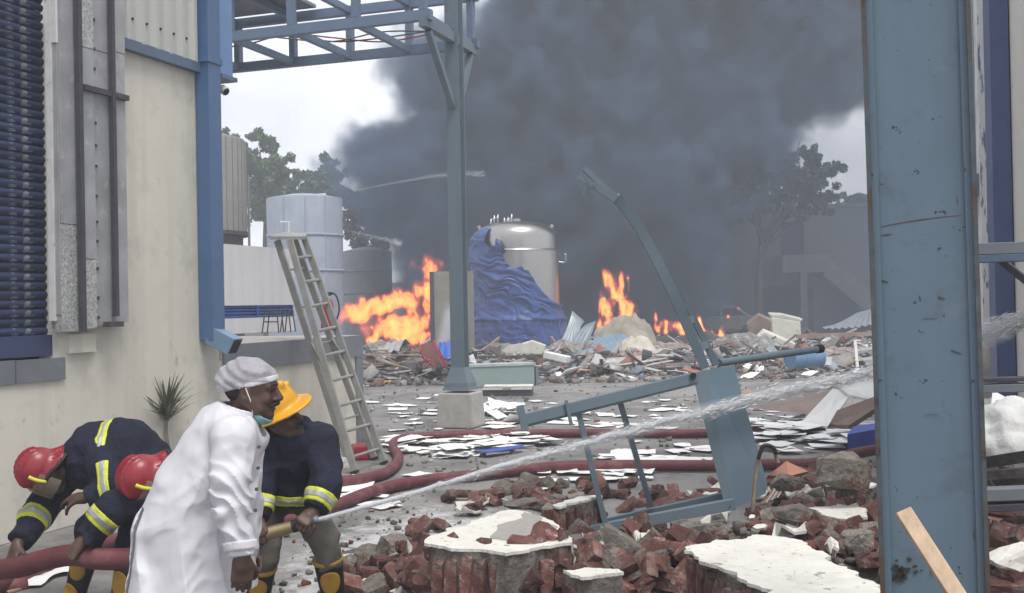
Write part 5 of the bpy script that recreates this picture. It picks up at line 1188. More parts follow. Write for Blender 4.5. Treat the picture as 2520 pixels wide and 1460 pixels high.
board('white_board', [at(1968, 1042, 14.5), at(2036, 1050, 14.2), at(2092, 972, 14.9), at(2060, 945, 15.1)], (0, .03, -.03), MT['paper'], 'white board leaning steeply on the paper drift', 'board')
board('white_board', [at(2060, 945, 15.0), at(2092, 972, 14.8), at(2170, 990, 14.5), at(2170, 912, 15.2)], (0, .03, -.03), MT['paper'], 'folded white panel propped behind the leaning white board', 'board')
board('brown_board', [at(2040, 1045, 14.3), at(2060, 1010, 14.4), at(2155, 975, 14.3), at(2160, 1000, 14.2), at(2090, 1046, 14.0)], (0, .1, -.1), M('brown_ply', (.22, .16, .13), .8, var=.3), 'torn brown plywood under the leaning white board', 'board')
board('brown_carton', [at(1850, 1005, 15.4), at(1960, 960, 16), at(2060, 955, 15.8), at(2000, 1020, 15)], (0, .2, .02), M('wet_card', (.27, .21, .19), .85, var=.2), 'flattened grey brown carton seen through the water spray', 'carton')
board('brown_carton', [at(1815, 968, 17), at(1855, 966, 17), at(1857, 985, 16.8), at(1830, 992, 16.7)], (0, .25, .02), MT['cardboard'], 'small brown carton piece right of the checkered plate', 'carton')
board('cardboard_sheet', [gnd(0, 1448), gnd(70, 1430), gnd(88, 1440), gnd(20, 1462)], (0, 0, .012), MT['cardboard'], 'flat tan cardboard sheet on the ground under the crew', 'cardboard')
board('terracotta_tile', [at(1890, 1170, 6.8), at(1935, 1135, 6.8), at(1990, 1160, 6.8), at(1940, 1172, 6.7)], (0, .06, -.03), M('terracotta', (.38, .19, .13), .85), 'pale terracotta slab leaning behind the frayed cable', 'tile')
# white sacks
def sack(px, py, Y, s, sq, seed, label):
    bm = bmesh.new(); bmesh.ops.create_icosphere(bm, subdivisions=4, radius=.5); V = np.array([v.co[:] for v in bm.verts]); Fc = [tuple(v.index for v in f.verts) for f in bm.faces]; bm.free()
    V = V * (1 + .25 * fbm(V * 2 + seed, 2))[:, None]; ridge = np.abs(fbm(V * np.array((4, 4, 3)) + seed * 2, 4)); V = V * (1.08 - .55 * ridge)[:, None]; V[:, 2] = np.maximum(V[:, 2], -.3)
    V = V * np.array(sq) * s + at(px, py, Y); o = obj('sack', (V, Fc), MT['sack'], None, True); return tag(o, label, 'sack')
sack(2490, 1100, 5.4, .46, (1, .8, .9), 3, 'bulging white woven sack behind the steel rack beams'); mound_chunk(2500, 1370, 4.3, .2, (1.2, .8, .6), 15, 'pale plaster smeared chunk among bricks right of the stanchion', MT['whiteplaster'])
sack(838, 1150, 12.2, .42, (.7, .7, .7), 7, 'small white sack slumped at the ladder foot'); sack(2440, 1010, 7.5, .3, (1.2, 1, .6), 8, 'grey white torn sack below the lower rack beam')

# clutter behind the rack on the right
board('white_flap', [at(2442, 1004, 6.2), at(2500, 1012, 6.0), at(2488, 985, 6.2), at(2446, 962, 6.4)], (0, .02, .0), MT['paper'], 'torn white sheet flap below the lower rack beam', 'sheet')
for k, (a, b2, Y, w, lab) in enumerate((((2415, 1140), (2560, 1118), 5.0, .05, 'charred timber lying above the grey channel by the sack'), ((2420, 1170), (2560, 1160), 4.9, .04, 'thin charred timber under the charred timber by the sack'), ((2425, 1195), (2540, 1180), 5.1, .07, 'broad scorched board resting on the grey steel channel'))):
    o = obj('charred_timber', MB().bar(at(*a, Y), at(*b2, Y - .2), .07, w), M('charred_%d' % k, (.06 + .03 * k, .055 + .028 * k, .052 + .025 * k), .9, var=.5, vs=14, bump=.6, bs=30), None); tag(o, lab, 'timber')
for k in range(14):
    q = at(rng.uniform(2408, 2520), rng.uniform(1150, 1215), rng.uniform(4.9, 5.6)); o = bpy.data.objects.new('mortar_lump', MR[k % 5]); COL.objects.link(o); o.location = Vector(q); o.rotation_euler = tuple(rng.uniform(0, 6, 3)); o.scale = (rng.uniform(.35, .7),) * 3; tag(o, 'sooty rubble lump among charred timbers by the white sack', 'rubble', 'rubble lumps by the sack')

# ================================================================== HOSES
def hose_pts(L, r=.056): return [gnd(x, y, r) for x, y in L]
hA = hose_pts([(560, 1245), (700, 1215), (830, 1188), (900, 1178), (955, 1160), (981, 1128), (966, 1097), (984, 1082), (1050, 1074), (1200, 1068), (1450, 1066), (1700, 1067), (1900, 1058), (2000, 1052), (2080, 1058), (2180, 1066), (2500, 1075)])
o = obj('fire_hose', MB().tube(spline(hA, 8), .056, 14), MT['hose'], None, True); tag(o, 'long dusty red fire hose bending sharply near the ladder foot', 'hose')
hB = hose_pts([(-120, 1490), (60, 1410), (210, 1352), (320, 1325), (500, 1305), (700, 1282), (815, 1250), (900, 1216), (1000, 1190), (1150, 1172), (1300, 1155), (1450, 1146), (1760, 1146), (1900, 1143), (1990, 1142)]) + [gnd(2060, 1128, .1), gnd(2150, 1108, .12), gnd(2400, 1070, .1)]
o = obj('fire_hose', MB().tube(spline(hB, 8), .058, 14), MT['hose'], None, True); tag(o, 'red fire hose running from the crew behind the fallen frame', 'hose')

# ================================================================== PLANT at the wall
pb = wp(*[wpx(410, 1110)[0], 0, .18]); Yp = pb[1]
t = thing('potted_dracaena', pb, 'slim young spiky palm plant growing against the cream wall', 'plant')
ptop = at(410, 1022, Yp); obj('stem', MB().tube(spline([pb, at(412, 1090, Yp), ptop], 6), .018, 8), M('stem', (.22, .2, .15), .8, var=.3, vs=20), t, True)
r = np.random.default_rng(3); lm = M('spiky_leaf', (.15, .17, .105), .55, var=.3, vs=4, rnd=.2)
for k in range(80):
    az = r.uniform(0, 6.28); el = r.uniform(.35, 1.5); L = r.uniform(.30, .46); b0 = ptop + np.array((0, 0, r.uniform(-.08, .08))); dv = np.array((math.cos(az) * math.cos(el), math.sin(az) * math.cos(el), math.sin(el)))
    sd = np.cross(dv, (0, 0, 1)); sd /= np.linalg.norm(sd); P = []
    for i in range(4):
        f = i / 3; p = b0 + dv * L * f + np.array((0, 0, -.05 * f * f)); w = .014 * (1 - f) ** .6 + .002; P += [p - sd * w, p + sd * w]
    obj('leaf', MB().add(P, [(2 * i, 2 * i + 1, 2 * i + 3, 2 * i + 2) for i in range(3)]), lm, t)
# ================================================================== PEOPLE: continuous surfaces grown from skeletons
def unit(v): v = np.asarray(v, float); return v / np.linalg.norm(v)
def frame(fwd, up):
    f = unit(fwd); u = np.asarray(up, float); u = unit(u - f * np.dot(u, f)); l = np.cross(u, f); return np.column_stack([f, l, u])   # columns: forward, left, up
class S:
    """a smooth union of tapered capsules and ellipsoids"""
    def __init__(self): self.p = []
    def cap(self, a, b, ra, rb, k=.03, sq=None): self.p.append(('c', np.asarray(a, np.float32), np.asarray(b, np.float32), ra, rb, k, sq)); return self
    def chain(self, pts, rs, k=.03, sq=None):
        for i in range(len(pts) - 1): self.cap(pts[i], pts[i + 1], rs[i], rs[i + 1], k, sq)
        return self
    def ell(self, c, r, R=None, k=.02, sub=False): self.p.append(('s' if sub else 'e', np.asarray(c, np.float32), np.asarray(r, np.float32), None if R is None else np.asarray(R, np.float32), k)); return self
    def add(self, o): self.p += o.p; return self
    def bounds(self, m=.05):
        lo, hi = [], []
        for q in self.p:
            if q[0] == 'c':
                r = max(q[3], q[4]) * (max(1, q[6][1]) if q[6] else 1); lo.append(np.minimum(q[1], q[2]) - r); hi.append(np.maximum(q[1], q[2]) + r)
            elif q[0] == 'e': r = q[2].max(); lo.append(q[1] - r); hi.append(q[1] + r)
        return np.min(lo, 0) - m, np.max(hi, 0) + m
    def __call__(self, P):
        d = np.full(len(P), 1e3, np.float32)
        for q in self.p:
            if q[0] == 'c':
                _, a, b, ra, rb, k, sq = q; A, B, PP = a, b, P
                if sq is not None:
                    ax, f = np.asarray(sq[0], np.float32), sq[1]; t0 = (P - a) @ ax; PP = P - np.outer(t0 * (1 - 1 / f), ax); B = b - ax * ((b - a) @ ax) * (1 - 1 / f)
                e = B - A; L2 = max(float(e @ e), 1e-9); t = np.clip(((PP - A) @ e) / L2, 0, 1); v = PP - A - t[:, None] * e
                x = np.sqrt((v * v).sum(1)) - (ra + (rb - ra) * t)
                if sq is not None: x = x * min(1, sq[1])
            else:
                _, c, r, R, k = q; v = P - c
                if R is not None: v = v @ R
                n = np.sqrt(((v / r) ** 2).sum(1)); g = np.sqrt(((v / r ** 2) ** 2).sum(1)); x = np.where(g > 1e-6, n * (n - 1) / np.maximum(g, 1e-6), -r.min())
            if q[0] == 's':
                h = np.clip(.5 - .5 * (d + x) / k, 0, 1); d = d * (1 - h) - x * h + k * h * (1 - h)
            else:
                h = np.clip(.5 + .5 * (x - d) / k, 0, 1); d = x * (1 - h) + d * h - k * h * (1 - h) if k > 0 else np.minimum(d, x)
        return d
def nets(fn, lo, hi, h, B=8):
    lo = np.asarray(lo, float); n = np.ceil((np.asarray(hi) - lo) / h / B).astype(int); N = n * B + 1
    val = np.full(N, 1., np.float32)
    # coarse pass decides which blocks hold the surface
    bc = np.stack(np.meshgrid(*[np.arange(k) for k in n], indexing='ij'), -1).reshape(-1, 3)
    cen = lo + (bc + .5) * B * h; dc = fn(cen.astype(np.float32)); rad = B * h * .9
    s = np.where(dc < 0, -1., 1.).astype(np.float32).reshape(n); val[:-1, :-1, :-1] = np.repeat(np.repeat(np.repeat(s, B, 0), B, 1), B, 2)
    act = bc[np.abs(dc) < rad * 1.25]
    loc = np.stack(np.meshgrid(*[np.arange(B + 1)] * 3, indexing='ij'), -1).reshape(-1, 3)
    for c0 in range(0, len(act), 1500):
        idx = (act[c0:c0 + 1500, None, :] * B + loc[None]).reshape(-1, 3); v = fn((lo + idx * h).astype(np.float32)); val[idx[:, 0], idx[:, 1], idx[:, 2]] = v
    ins = val < 0
    cnt = np.zeros(N - 1, np.int8)
    for i in (0, 1):
        for j in (0, 1):
            for k in (0, 1): cnt += ins[i:N[0] - 1 + i, j:N[1] - 1 + j, k:N[2] - 1 + k]
    cells = np.argwhere((cnt > 0) & (cnt < 8)); m = len(cells); ids = np.full(N - 1, -1, np.int32); ids[tuple(cells.T)] = np.arange(m)
    acc = np.zeros((m, 3)); w = np.zeros(m)
    cor = [(i, j, k) for i in (0, 1) for j in (0, 1) for k in (0, 1)]
    for a in cor:
        for ax in range(3):
            if a[ax]: continue
            b = list(a); b[ax] = 1; va = val[tuple((cells + a).T)]; vb = val[tuple((cells + b).T)]; x = (va < 0) != (vb < 0)
            t = np.where(x, va / np.where(x, va - vb, 1), 0); p = np.array(a, float)[None] + 0 * acc; p[:, ax] += t; acc += p * x[:, None]; w += x
    V = lo + (cells + acc / np.maximum(w, 1)[:, None]) * h
    Qs = []
    for ax in range(3):
        o1, o2 = [(1, 2), (2, 0), (0, 1)][ax]; sl0 = [slice(None)] * 3; sl1 = [slice(None)] * 3; sl0[ax] = slice(0, -1); sl1[ax] = slice(1, None)
        A = ins[tuple(sl0)]; Bq = ins[tuple(sl1)]; e = np.argwhere(A != Bq); e = e[(e[:, o1] > 0) & (e[:, o2] > 0) & (e[:, o1] < N[o1] - 1) & (e[:, o2] < N[o2] - 1)]
        sgn = A[tuple(e.T)]; q = []
        for (d1, d2) in ((1, 1), (0, 1), (0, 0), (1, 0)):
            c = e.copy(); c[:, o1] -= d1; c[:, o2] -= d2; q.append(ids[tuple(c.T)])
        q = np.stack(q, 1); q[~sgn] = q[~sgn][:, ::-1]; Qs.append(q)
    Q = np.concatenate(Qs); Q = Q[(Q >= 0).all(1)]
    return V, Q
def grow(name, fn, mat, parent, h=.01, lo=None, hi=None, smooth=True, rep=0):
    if lo is None: lo, hi = fn.bounds()
    V, Q = nets(fn, lo, hi, h); o = obj(name, (V, Q), mat, parent, smooth)
    m = o.modifiers.new('relax', 'SMOOTH'); m.factor = .5; m.iterations = rep or 2
    return o
def hand(s, wrist, d, palm_n, curl=.5, side=1, sc=1., spread=.14, thumb=.6):
    """wrist, pointing direction, direction the palm faces; five separate fingers that bend toward the palm"""
    d = unit(d); n = unit(np.asarray(palm_n, float) - d * np.dot(palm_n, d)); x = np.cross(d, n) * side      # x: toward the thumb side
    kn = wrist + d * .085 * sc
    s.cap(wrist, wrist + d * .03 * sc, .026 * sc, .030 * sc, .02)
    for i, off in enumerate((.030, .010, -.010, -.028)): s.cap(wrist + d * .02 * sc + x * off * .6 * sc, kn + x * off * sc - d * abs(off) * .2, .019 * sc, .0125 * sc, .012)
    for i, (off, L, r) in enumerate(((.030, .068, .0088), (.010, .076, .0092), (-.010, .070, .0088), (-.028, .055, .0078))):
        a = curl * (1 + .06 * i); p = kn + x * off * sc - d * abs(off) * .2; v = unit(d + x * (off * spread * 20 * .25)); seg = (L * .48, L * .30, L * .24); ang = 0
        for j in range(3):
            ang += a * (1.0, 1.15, .8)[j]; dv = v * math.cos(ang) + n * math.sin(ang); q = p + dv * seg[j] * sc; s.cap(p, q, r * sc * (1 - .08 * j), r * sc * (.94 - .1 * j), .004); p = q
    p = wrist + d * .025 * sc + x * .026 * sc; v = unit(d * .62 + x * .62 + n * .42); q = p + v * .042 * sc; s.cap(p, q, .015 * sc, .0115 * sc, .012); v2 = unit(d * .8 + x * .1 + n * thumb); q2 = q + v2 * .033 * sc; s.cap(q, q2, .011 * sc, .0095 * sc, .005); v3 = unit(d * .7 - x * .2 + n * thumb * 1.4); s.cap(q2, q2 + v3 * .024 * sc, .0098 * sc, .008 * sc, .005)
    return s
def head_sdf(s, c, R, sc=1.):
    def L(x, y, z): return c + R @ (np.array((x, y, z)) * sc)
    def e(p, r, k=.015, sub=False, rot=None): s.ell(L(*p), np.array(r) * sc, R if rot is None else R @ rot, k, sub)
    e((-.012, 0, .045), (.098, .078, .088), .01); e((.018, 0, .03), (.078, .070, .085), .03); e((.03, 0, -.045), (.058, .056, .062), .035)
    e((.066, 0, -.088), (.026, .028, .024), .03)
    s.cap(L(.04, .05, -.06), L(-.01, .062, -.02), .022 * sc, .024 * sc, .03); s.cap(L(.04, -.05, -.06), L(-.01, -.062, -.02), .022 * sc, .024 * sc, .03)
    for y in (-1, 1):
        e((.082, y * .033, .016), (.020, .021, .015), .014, True); e((.070, y * .034, .016), (.016, .017, .014), .003)
        s.cap(L(.086, y * .012, .036), L(.076, y * .05, .034), .013 * sc, .010 * sc, .014); e((.062, y * .046, -.018), (.022, .018, .020), .022)
        e((-.012, y * .080, .005), (.022, .010, .034), .008, rot=rotm(0, .2, 0)); e((-.010, y * .088, .006), (.011, .006, .018), .005, True)
        s.cap(L(.104, y * .010, -.020), L(.098, y * .014, -.022), .009 * sc, .007 * sc, .008)
    s.cap(L(.092, 0, .025), L(.116, 0, -.014), .011 * sc, .0135 * sc, .012)
    e((.088, 0, -.046), (.016, .026, .0075), .006); e((.086, 0, -.058), (.0155, .022, .0085), .006); e((.098, 0, -.052), (.012, .024, .0022), .003, True)
    return s
skin = M('brown_skin', (.085, .047, .034), .5, var=.18, vs=14, bump=.08, bs=150, spec=.45)
skin2 = M('brown_skin_b', (.105, .06, .043), .5, var=.18, vs=14, bump=.08, bs=150, spec=.45)
hairm = M('black_hair', (.012, .011, .011), .6, var=.3, vs=60, bump=.4, bs=160)
navy = M('navy_turnout', (.0105, .0125, .030), .78, var=.3, vs=7, bump=.8, bs=14, bdist=.03, spec=.3)
hivis = M('lime_reflective', (.62, .66, .06), .5, var=.06); silver = M('silver_reflective', (.42, .43, .40), .4, .2, var=.08)
bootm = M('rubber_boot', (.016, .016, .018), .4, var=.2); bootp = M('ochre_patch', (.46, .26, .04), .55, var=.15, vs=12)
white = M('white_coat_cotton', (.63, .625, .66), .85, var=.05, vs=5, bump=.10, bs=12, bdist=.02, spec=.2, spots=[((.60, .585, .57), 4.5, .66, .82)])
olive = M('olive_trousers', (.135, .125, .105), .85, var=.2, vs=8, bump=.25, bs=20)
def folds(amp, f=26., seed=0., dirv=(0, 0, 1), warp=.9):
    dv = unit(dirv).astype(np.float32)
    def fn(P):
        w = fbm(P * 5 + seed, 2); return amp * (np.sin((P @ dv) * f * 2 + 6 * warp * w) * .5 + 2.6 * (np.abs(fbm(P * np.array((8, 8, 5), np.float32) + seed * 3, 3)) - .2) + 1.6 * (np.abs(fbm(P * np.array((4, 4, 9), np.float32) + seed * 5, 2)) - .2))
    return fn
class W:
    def __init__(self, s, disp=None, cut=None, off=0.): self.s, self.d, self.c, self.o = s, disp, cut, off
    def bounds(self, m=.06): return self.s.bounds(m)
    def __call__(self, P):
        v = self.s(P) - self.o
        if self.d is not None: v = v + self.d(P)
        if self.c is not None: v = np.maximum(v, self.c(P))
        return v
class Cut:
    def __init__(self, s, p, n): self.s, self.p, self.n = s, np.asarray(p, np.float32), unit(n).astype(np.float32)
    def __call__(self, P): return np.maximum(self.s(P), (P - self.p) @ self.n)
class Join:
    def __init__(self, parts, k): self.q, self.k = parts, k
    def bounds(self, m=.05):
        b = [x.s.bounds(m) if isinstance(x, (Cut, W)) else x.bounds(m) for x in self.q]; return np.min([x[0] for x in b], 0), np.max([x[1] for x in b], 0)
    def __call__(self, P):
        d = self.q[0](P)
        for x in self.q[1:]:
            e = x(P); h = np.clip(.5 + .5 * (e - d) / self.k, 0, 1); d = e * (1 - h) + d * h - self.k * h * (1 - h)
        return d
def half(p, n):
    p = np.asarray(p, np.float32); n = unit(n).astype(np.float32); return lambda P: (P - p) @ n          # keeps the side opposite n
def slab(p, n, w):
    p = np.asarray(p, np.float32); n = unit(n).astype(np.float32); return lambda P: np.abs((P - p) @ n) - w
def band(parent, base_fn, p, n, w, rad, mid=True):
    """a lime band with a silver centre lying on a sleeve"""
    p = np.asarray(p, np.float32); sph = lambda P: np.sqrt(((P - p) ** 2).sum(1)) - rad
    lo, hi = p - rad - .02, p + rad + .02
    o = None
    f = lambda P: np.maximum(np.maximum(base_fn(P) - .004, slab(p, n, w)(P)), np.maximum(sph(P), -(base_fn(P) + .008)))
    V, Q = nets(f, lo, hi, .0065); o = obj('reflective_band', (V, Q), hivis, parent, True)
    if mid:
        f2 = lambda P: np.maximum(np.maximum(base_fn(P) - .007, slab(p, n, w * .46)(P)), np.maximum(sph(P), -(base_fn(P) + .006))); V, Q = nets(f2, lo, hi, .006); obj('silver_stripe', (V, Q), silver, o, True)
    return o
def boot(parent, knee, ankle, fwd, top_f=.30, patch_side=None):
    knee, ankle = np.asarray(knee, float), np.asarray(ankle, float); fwd = unit(np.array((fwd[0], fwd[1], 0.))); top = knee + (ankle - knee) * top_f
    s = S(); s.cap(top, ankle, .080, .060, .03); s.cap(ankle + (0, 0, -.03), ankle + fwd * .14 + np.array((0, 0, -.055)), .05, .043, .04); s.cap(ankle - fwd * .02 + np.array((0, 0, -.045)), ankle + fwd * .1 + np.array((0, 0, -.06)), .043, .042, .03)
    ax = unit(top - ankle); b = grow('boot', W(s, None, half(top, ax)), bootm, parent, .009)
    f = lambda P: np.maximum(s(P) - .006, slab(top - ax * .012, ax, .012)(P)); V, Q = nets(f, top - .13, top + .13, .008); obj('boot_rim', (V, Q), bootp, b, True)
    if patch_side is not None:
        for fz, r in ((.42, .055), (.95, .05)):
            c = top + (ankle - top) * fz + unit(patch_side) * .06; f = lambda P, c=c, r=r: np.maximum(np.maximum(s(P) - .004, -(s(P) + .01)), np.sqrt((((P - c) / np.array((1, 1, 1.35), np.float32)) ** 2).sum(1)) - r); V, Q = nets(f, c - .1, c + .1, .007)
            if len(Q): obj('shin_patch', (V, Q), bootp, b, True)
    return b

# ------------------------------------------------------------------ person in the white coat
Ym = 4.6
def a3(x, y, Y): return at(x, y, Y)
hc = a3(620, 968, Ym); HR = frame((.985, .02, -.06), (.10, 0, 1))
p1 = thing('person', (a3(450, 1400, Ym)[0], Ym, 0), 'person in long white coat and hair net stooping forward, mask under chin', 'person')
nSh, fSh = a3(572, 1092, 4.42), a3(604, 1080, 4.80); nEl, nWr = a3(572, 1250, 4.34), a3(596, 1372, 4.33); fEl, fWr = a3(606, 1240, 4.86), a3(612, 1350, 4.86)
chest, waist, pel = a3(545, 1092, Ym), a3(485, 1220, Ym), a3(455, 1315, Ym)
ydir = np.array((0, 1., 0))
body = S(); head_sdf(body, hc, HR, 1.02)
body.chain([a3(612, 985, Ym), a3(575, 1040, Ym), chest], [.058, .064, .12], .03); body.chain([chest, waist, pel], [.14, .13, .14], .05, (ydir, 1.15))
for sh, el, wr, hdir in ((nSh, nEl, nWr, (.0, 0, -1)), (fSh, fEl, fWr, (.1, 0, -1))):
    body.chain([sh, el, wr], [.055, .042, .027], .03)
hand(body, nWr + (0, 0, -.0), unit(a3(594, 1440, 4.33) - nWr), (-.35, .95, 0), .42, 1, 1.08); hand(body, fWr, (.05, 0, -1), (0, -1, 0), .4, -1, 1.)
for sg in (-1, 1):
    hp = pel + np.array((0, sg * .1, -.02)); kn = a3(455 + 14 * sg, 1540, Ym) + (0, sg * .1, 0); an = np.array((kn[0] - .04, kn[1] + .02, .09)); body.chain([hp, kn, an], [.085, .058, .042], .04)
    body.cap(an + (0, 0, -.03), an + (.15, 0, -.055), .04, .032, .03)
grow('body', body, skin, p1, .0055)
# coat
coat = S(); coat.cap(a3(556, 1082, Ym), a3(490, 1215, Ym), .160, .178, .05, (ydir, 1.12)); coat.cap(a3(490, 1215, Ym), a3(464, 1320, Ym), .180, .205, .05, (ydir, 1.05)); coat.cap(a3(464, 1320, Ym), a3(464, 1560, Ym), .215, .275, .06)
coat.cap(a3(600, 1075, Ym), a3(560, 1250, Ym), .06, .10, .07); coat.cap(a3(560, 1250, Ym), a3(545, 1560, Ym), .11, .13, .06)
coat.cap(a3(575, 1075, Ym - .18), a3(560, 1060, Ym + .2), .085, .085, .05)
arm = S(); arm.chain([nSh, a3(568, 1180, 4.36), nEl, nWr + (0, 0, .02)], [.088, .078, .072, .058], .03)
farm = S(); farm.chain([fSh, fEl, fWr], [.08, .07, .055], .03)
coatall = S(); coatall.add(coat); coatall.p += [(q[0], q[1], q[2], q[3], q[4], .022, q[6]) for q in arm.p] + farm.p
nk = S(); nk.cap(a3(606, 985, Ym), a3(586, 1030, Ym), .082, .074, .03); nk.cap(a3(586, 1030, Ym), a3(640, 1060, Ym), .07, .03, .03)
aAx = unit(nWr - nSh).astype(np.float32); nSh32, nEl32 = nSh.astype(np.float32), nEl.astype(np.float32)
def coat_disp(P):
    t = (P - nSh32) @ aAx; arm_w = np.exp(-np.clip(arm(P), 0, 1) * 26)
    el = np.exp(-((t - .27) / .17) ** 2) + .5 * np.exp(-((t - .48) / .07) ** 2)
    ob = P @ np.array((.62, .35, .72), np.float32); w = fbm(P * 7, 2)
    sl = arm_w * el * .022 * (np.abs(np.sin(ob * 52 + 4.6 * w)) ** .8 - .55)
    zz = P[:, 2]; drape = .030 * (np.abs(np.sin(P[:, 0] * 13 + P[:, 1] * 9 + 3.4 * fbm(P * np.array((3, 3, 1.1), np.float32), 3))) ** .9 - .6) * sstep(1.02, .70, zz)
    bk = .016 * (np.abs(np.sin((P @ np.array((.75, .3, -.45), np.float32)) * 20 + 4 * fbm(P * 3 + 3, 3))) ** .8 - .55) * (1 - arm_w) * sstep(.75, 1.05, zz)
    fine = .016 * (np.abs(fbm(P * np.array((7, 7, 4), np.float32) + 5, 3)) - .2) + .020 * (np.abs(fbm(P @ np.array(((6, 2, 3), (2, 6, 1), (-7, 2, 5)), np.float32) + 9, 2)) - .2)
    return sl + (drape + bk) * (1 - .8 * arm_w) + fine
hem_z = a3(400, 1452, Ym)[2] + .0
def coat_cut(P):
    d = hem_z - P[:, 2]
    neck = -nk(P)
    slit = .013 + .0 * P[:, 0] - np.abs((P[:, 0] - a3(352, 1340, Ym)[0]) - (P[:, 2] - a3(352, 1340, Ym)[2]) * .16); slit = np.where((P[:, 2] < a3(362, 1245, Ym)[2]) & (P[:, 1] < Ym - .02), slit, -1)
    return np.maximum(np.maximum(d, neck), np.maximum(slit, np.where((P - nWr.astype(np.float32)) @ aAx > -.005, np.where(arm(P) < .03, (P - nWr.astype(np.float32)) @ aAx + .005, -1), -1)))
co = grow('coat', W(coatall, coat_disp, coat_cut), white, p1, .006, *coatall.bounds(.05), rep=1)
# collar standing round the neck
cl = S(); cl.cap(a3(612, 985, Ym), a3(575, 1050, Ym), .082, .104, .03)
ncol = unit(a3(622, 1066, Ym) - a3(583, 1002, Ym))
f = lambda P: np.maximum(np.maximum(cl(P), -(cl(P) + .012)), np.maximum(slab(a3(592, 1018, Ym), unit((.30, 0, .95)), .030)(P), half(a3(632, 1030, Ym), (1, 0, .15))(P))); lo, hi = cl.bounds(); V, Q = nets(f, lo, hi, .006); obj('collar', (V, Q), white, co, True)
# cuff, buttons, seam, placket
f = lambda P: np.maximum(np.maximum(arm(P) - .006, -(arm(P) + .012)), slab(nWr - aAx * .045, aAx, .018)(P)); V, Q = nets(f, nWr - .16, nWr + .14, .006); obj('cuff', (V, Q), white, co, True)
for x, y in ((636, 1100), (634, 1152), (630, 1204), (627, 1256)):
    q = a3(x, y, 4.475); obj('button', MB().tube([q, q + (.006, -.004, 0)], .0075, 10), M('button', (.12, .12, .14), .4), co)
# trousers and shoes inside the coat
tr = S()
for sg in (-1, 1):
    hp = pel + np.array((0, sg * .1, -.02)); kn = a3(455 + 14 * sg, 1540, Ym) + (0, sg * .1, 0); an = np.array((kn[0] - .04, kn[1] + .02, .09)); tr.chain([hp, kn, an], [.11, .085, .075], .03)
grow('trousers', W(tr, None, half((0, 0, .07), (0, 0, -1))), M('black_trousers', (.02, .02, .024), .85), p1, .012)
for sg in (-1, 1):
    kn = a3(455 + 14 * sg, 1540, Ym) + (0, sg * .1, 0); an = np.array((kn[0] - .04, kn[1] + .02, .06)); s = S(); s.cap(an - (.03, 0, .015), an + (.15, 0, -.02), .045, .038, .03); grow('shoe', W(s, None, half((0, 0, .0), (0, 0, -1))), M('shoe', (.03, .025, .02), .5), p1, .01)
# hair net
net = M('hair_net', (.56, .555, .60), .85, var=.2, vs=10, bump=.3, bs=70, spots=[((.36, .355, .38), 9, .5, .7)]); net.node_tree.nodes['Principled BSDF'].inputs['Alpha'].default_value = .60
cap_s = S(); cap_s.ell(hc + HR @ np.array((-.018, 0, .058)), (.122, .096, .093), HR, .02); cap_s.ell(hc + HR @ np.array((-.078, 0, .036)), (.066, .082, .066), HR, .05)
cn = HR @ unit(np.array((-.27, 0, .96))); cp0 = hc + HR @ np.array((.02, 0, .040))
def net_disp(P):
    q = (P - hc.astype(np.float32)) @ HR.astype(np.float32); return .0028 * np.sin(q[:, 0] * 60 + q[:, 2] * 120 + 8 * fbm(q * 8, 2)) + .012 * (np.abs(fbm(q * np.array((10, 8, 16), np.float32), 3)) - .2)
cap_o = grow('hair_net', W(cap_s, net_disp, half(cp0, -cn)), net, p1, .005, *cap_s.bounds(.03))
bs_ = S(); bs_.ell(hc + HR @ np.array((.0, 0, .05)), (.109, .089, .100), HR, .01)
f = lambda P: np.maximum(np.maximum(bs_(P), -(bs_(P) + .014)), slab(cp0 + cn * .008, cn, .013)(P)); V, Q = nets(f, hc - .16, hc + .2, .005); obj('elastic_band', (V, Q), M('net_elastic', (.60, .60, .63), .8), cap_o, True)
hr = S(); hr.ell(hc + HR @ np.array((-.02, 0, .03)), (.098, .081, .085), HR, .01)
f = lambda P: np.maximum(np.maximum(hr(P), half(hc + HR @ np.array((.035, 0, 0)), HR[:, 0])(P)), half(hc + HR @ np.array((0, 0, -.028)), -HR[:, 2])(P)); V, Q = nets(f, hc - .15, hc + .15, .006); obj('hair', (V, Q), hairm, p1, True)
def face_bits(par, c, R, sc=1., moust=True):
    L = lambda x, y, z: c + R @ (np.array((x, y, z)) * sc)
    eyew = M('eye_white', (.26, .23, .21), .35)
    for y in (-1, 1):
        s = S(); s.ell(L(.0735, y * .034, .0155), np.array((.0115, .0115, .0075)) * sc, R); grow('eye', s, eyew, par, .004, *s.bounds(.01)); q = L(.0845, y * .0345, .0155); obj('iris', MB().lathe(q, [(.0001, -.005), (.0055, -.0035), (.0062, 0), (.0055, .0035), (.0001, .005)], 10), MT['dark'], par)
        s = S(); s.cap(L(.099, y * .014, .040), L(.086, y * .052, .040), .006, .004, .004); grow('eyebrow', s, hairm, par, .004, *s.bounds(.012))
    if moust:
        s = S(); s.cap(L(.104, .0, -.034), L(.086, .032, -.048), .0105, .006, .01); s.cap(L(.104, .0, -.034), L(.086, -.032, -.048), .0105, .006, .01); grow('moustache', s, hairm, par, .004, *s.bounds(.012))
face_bits(p1, hc, HR, 1.02)
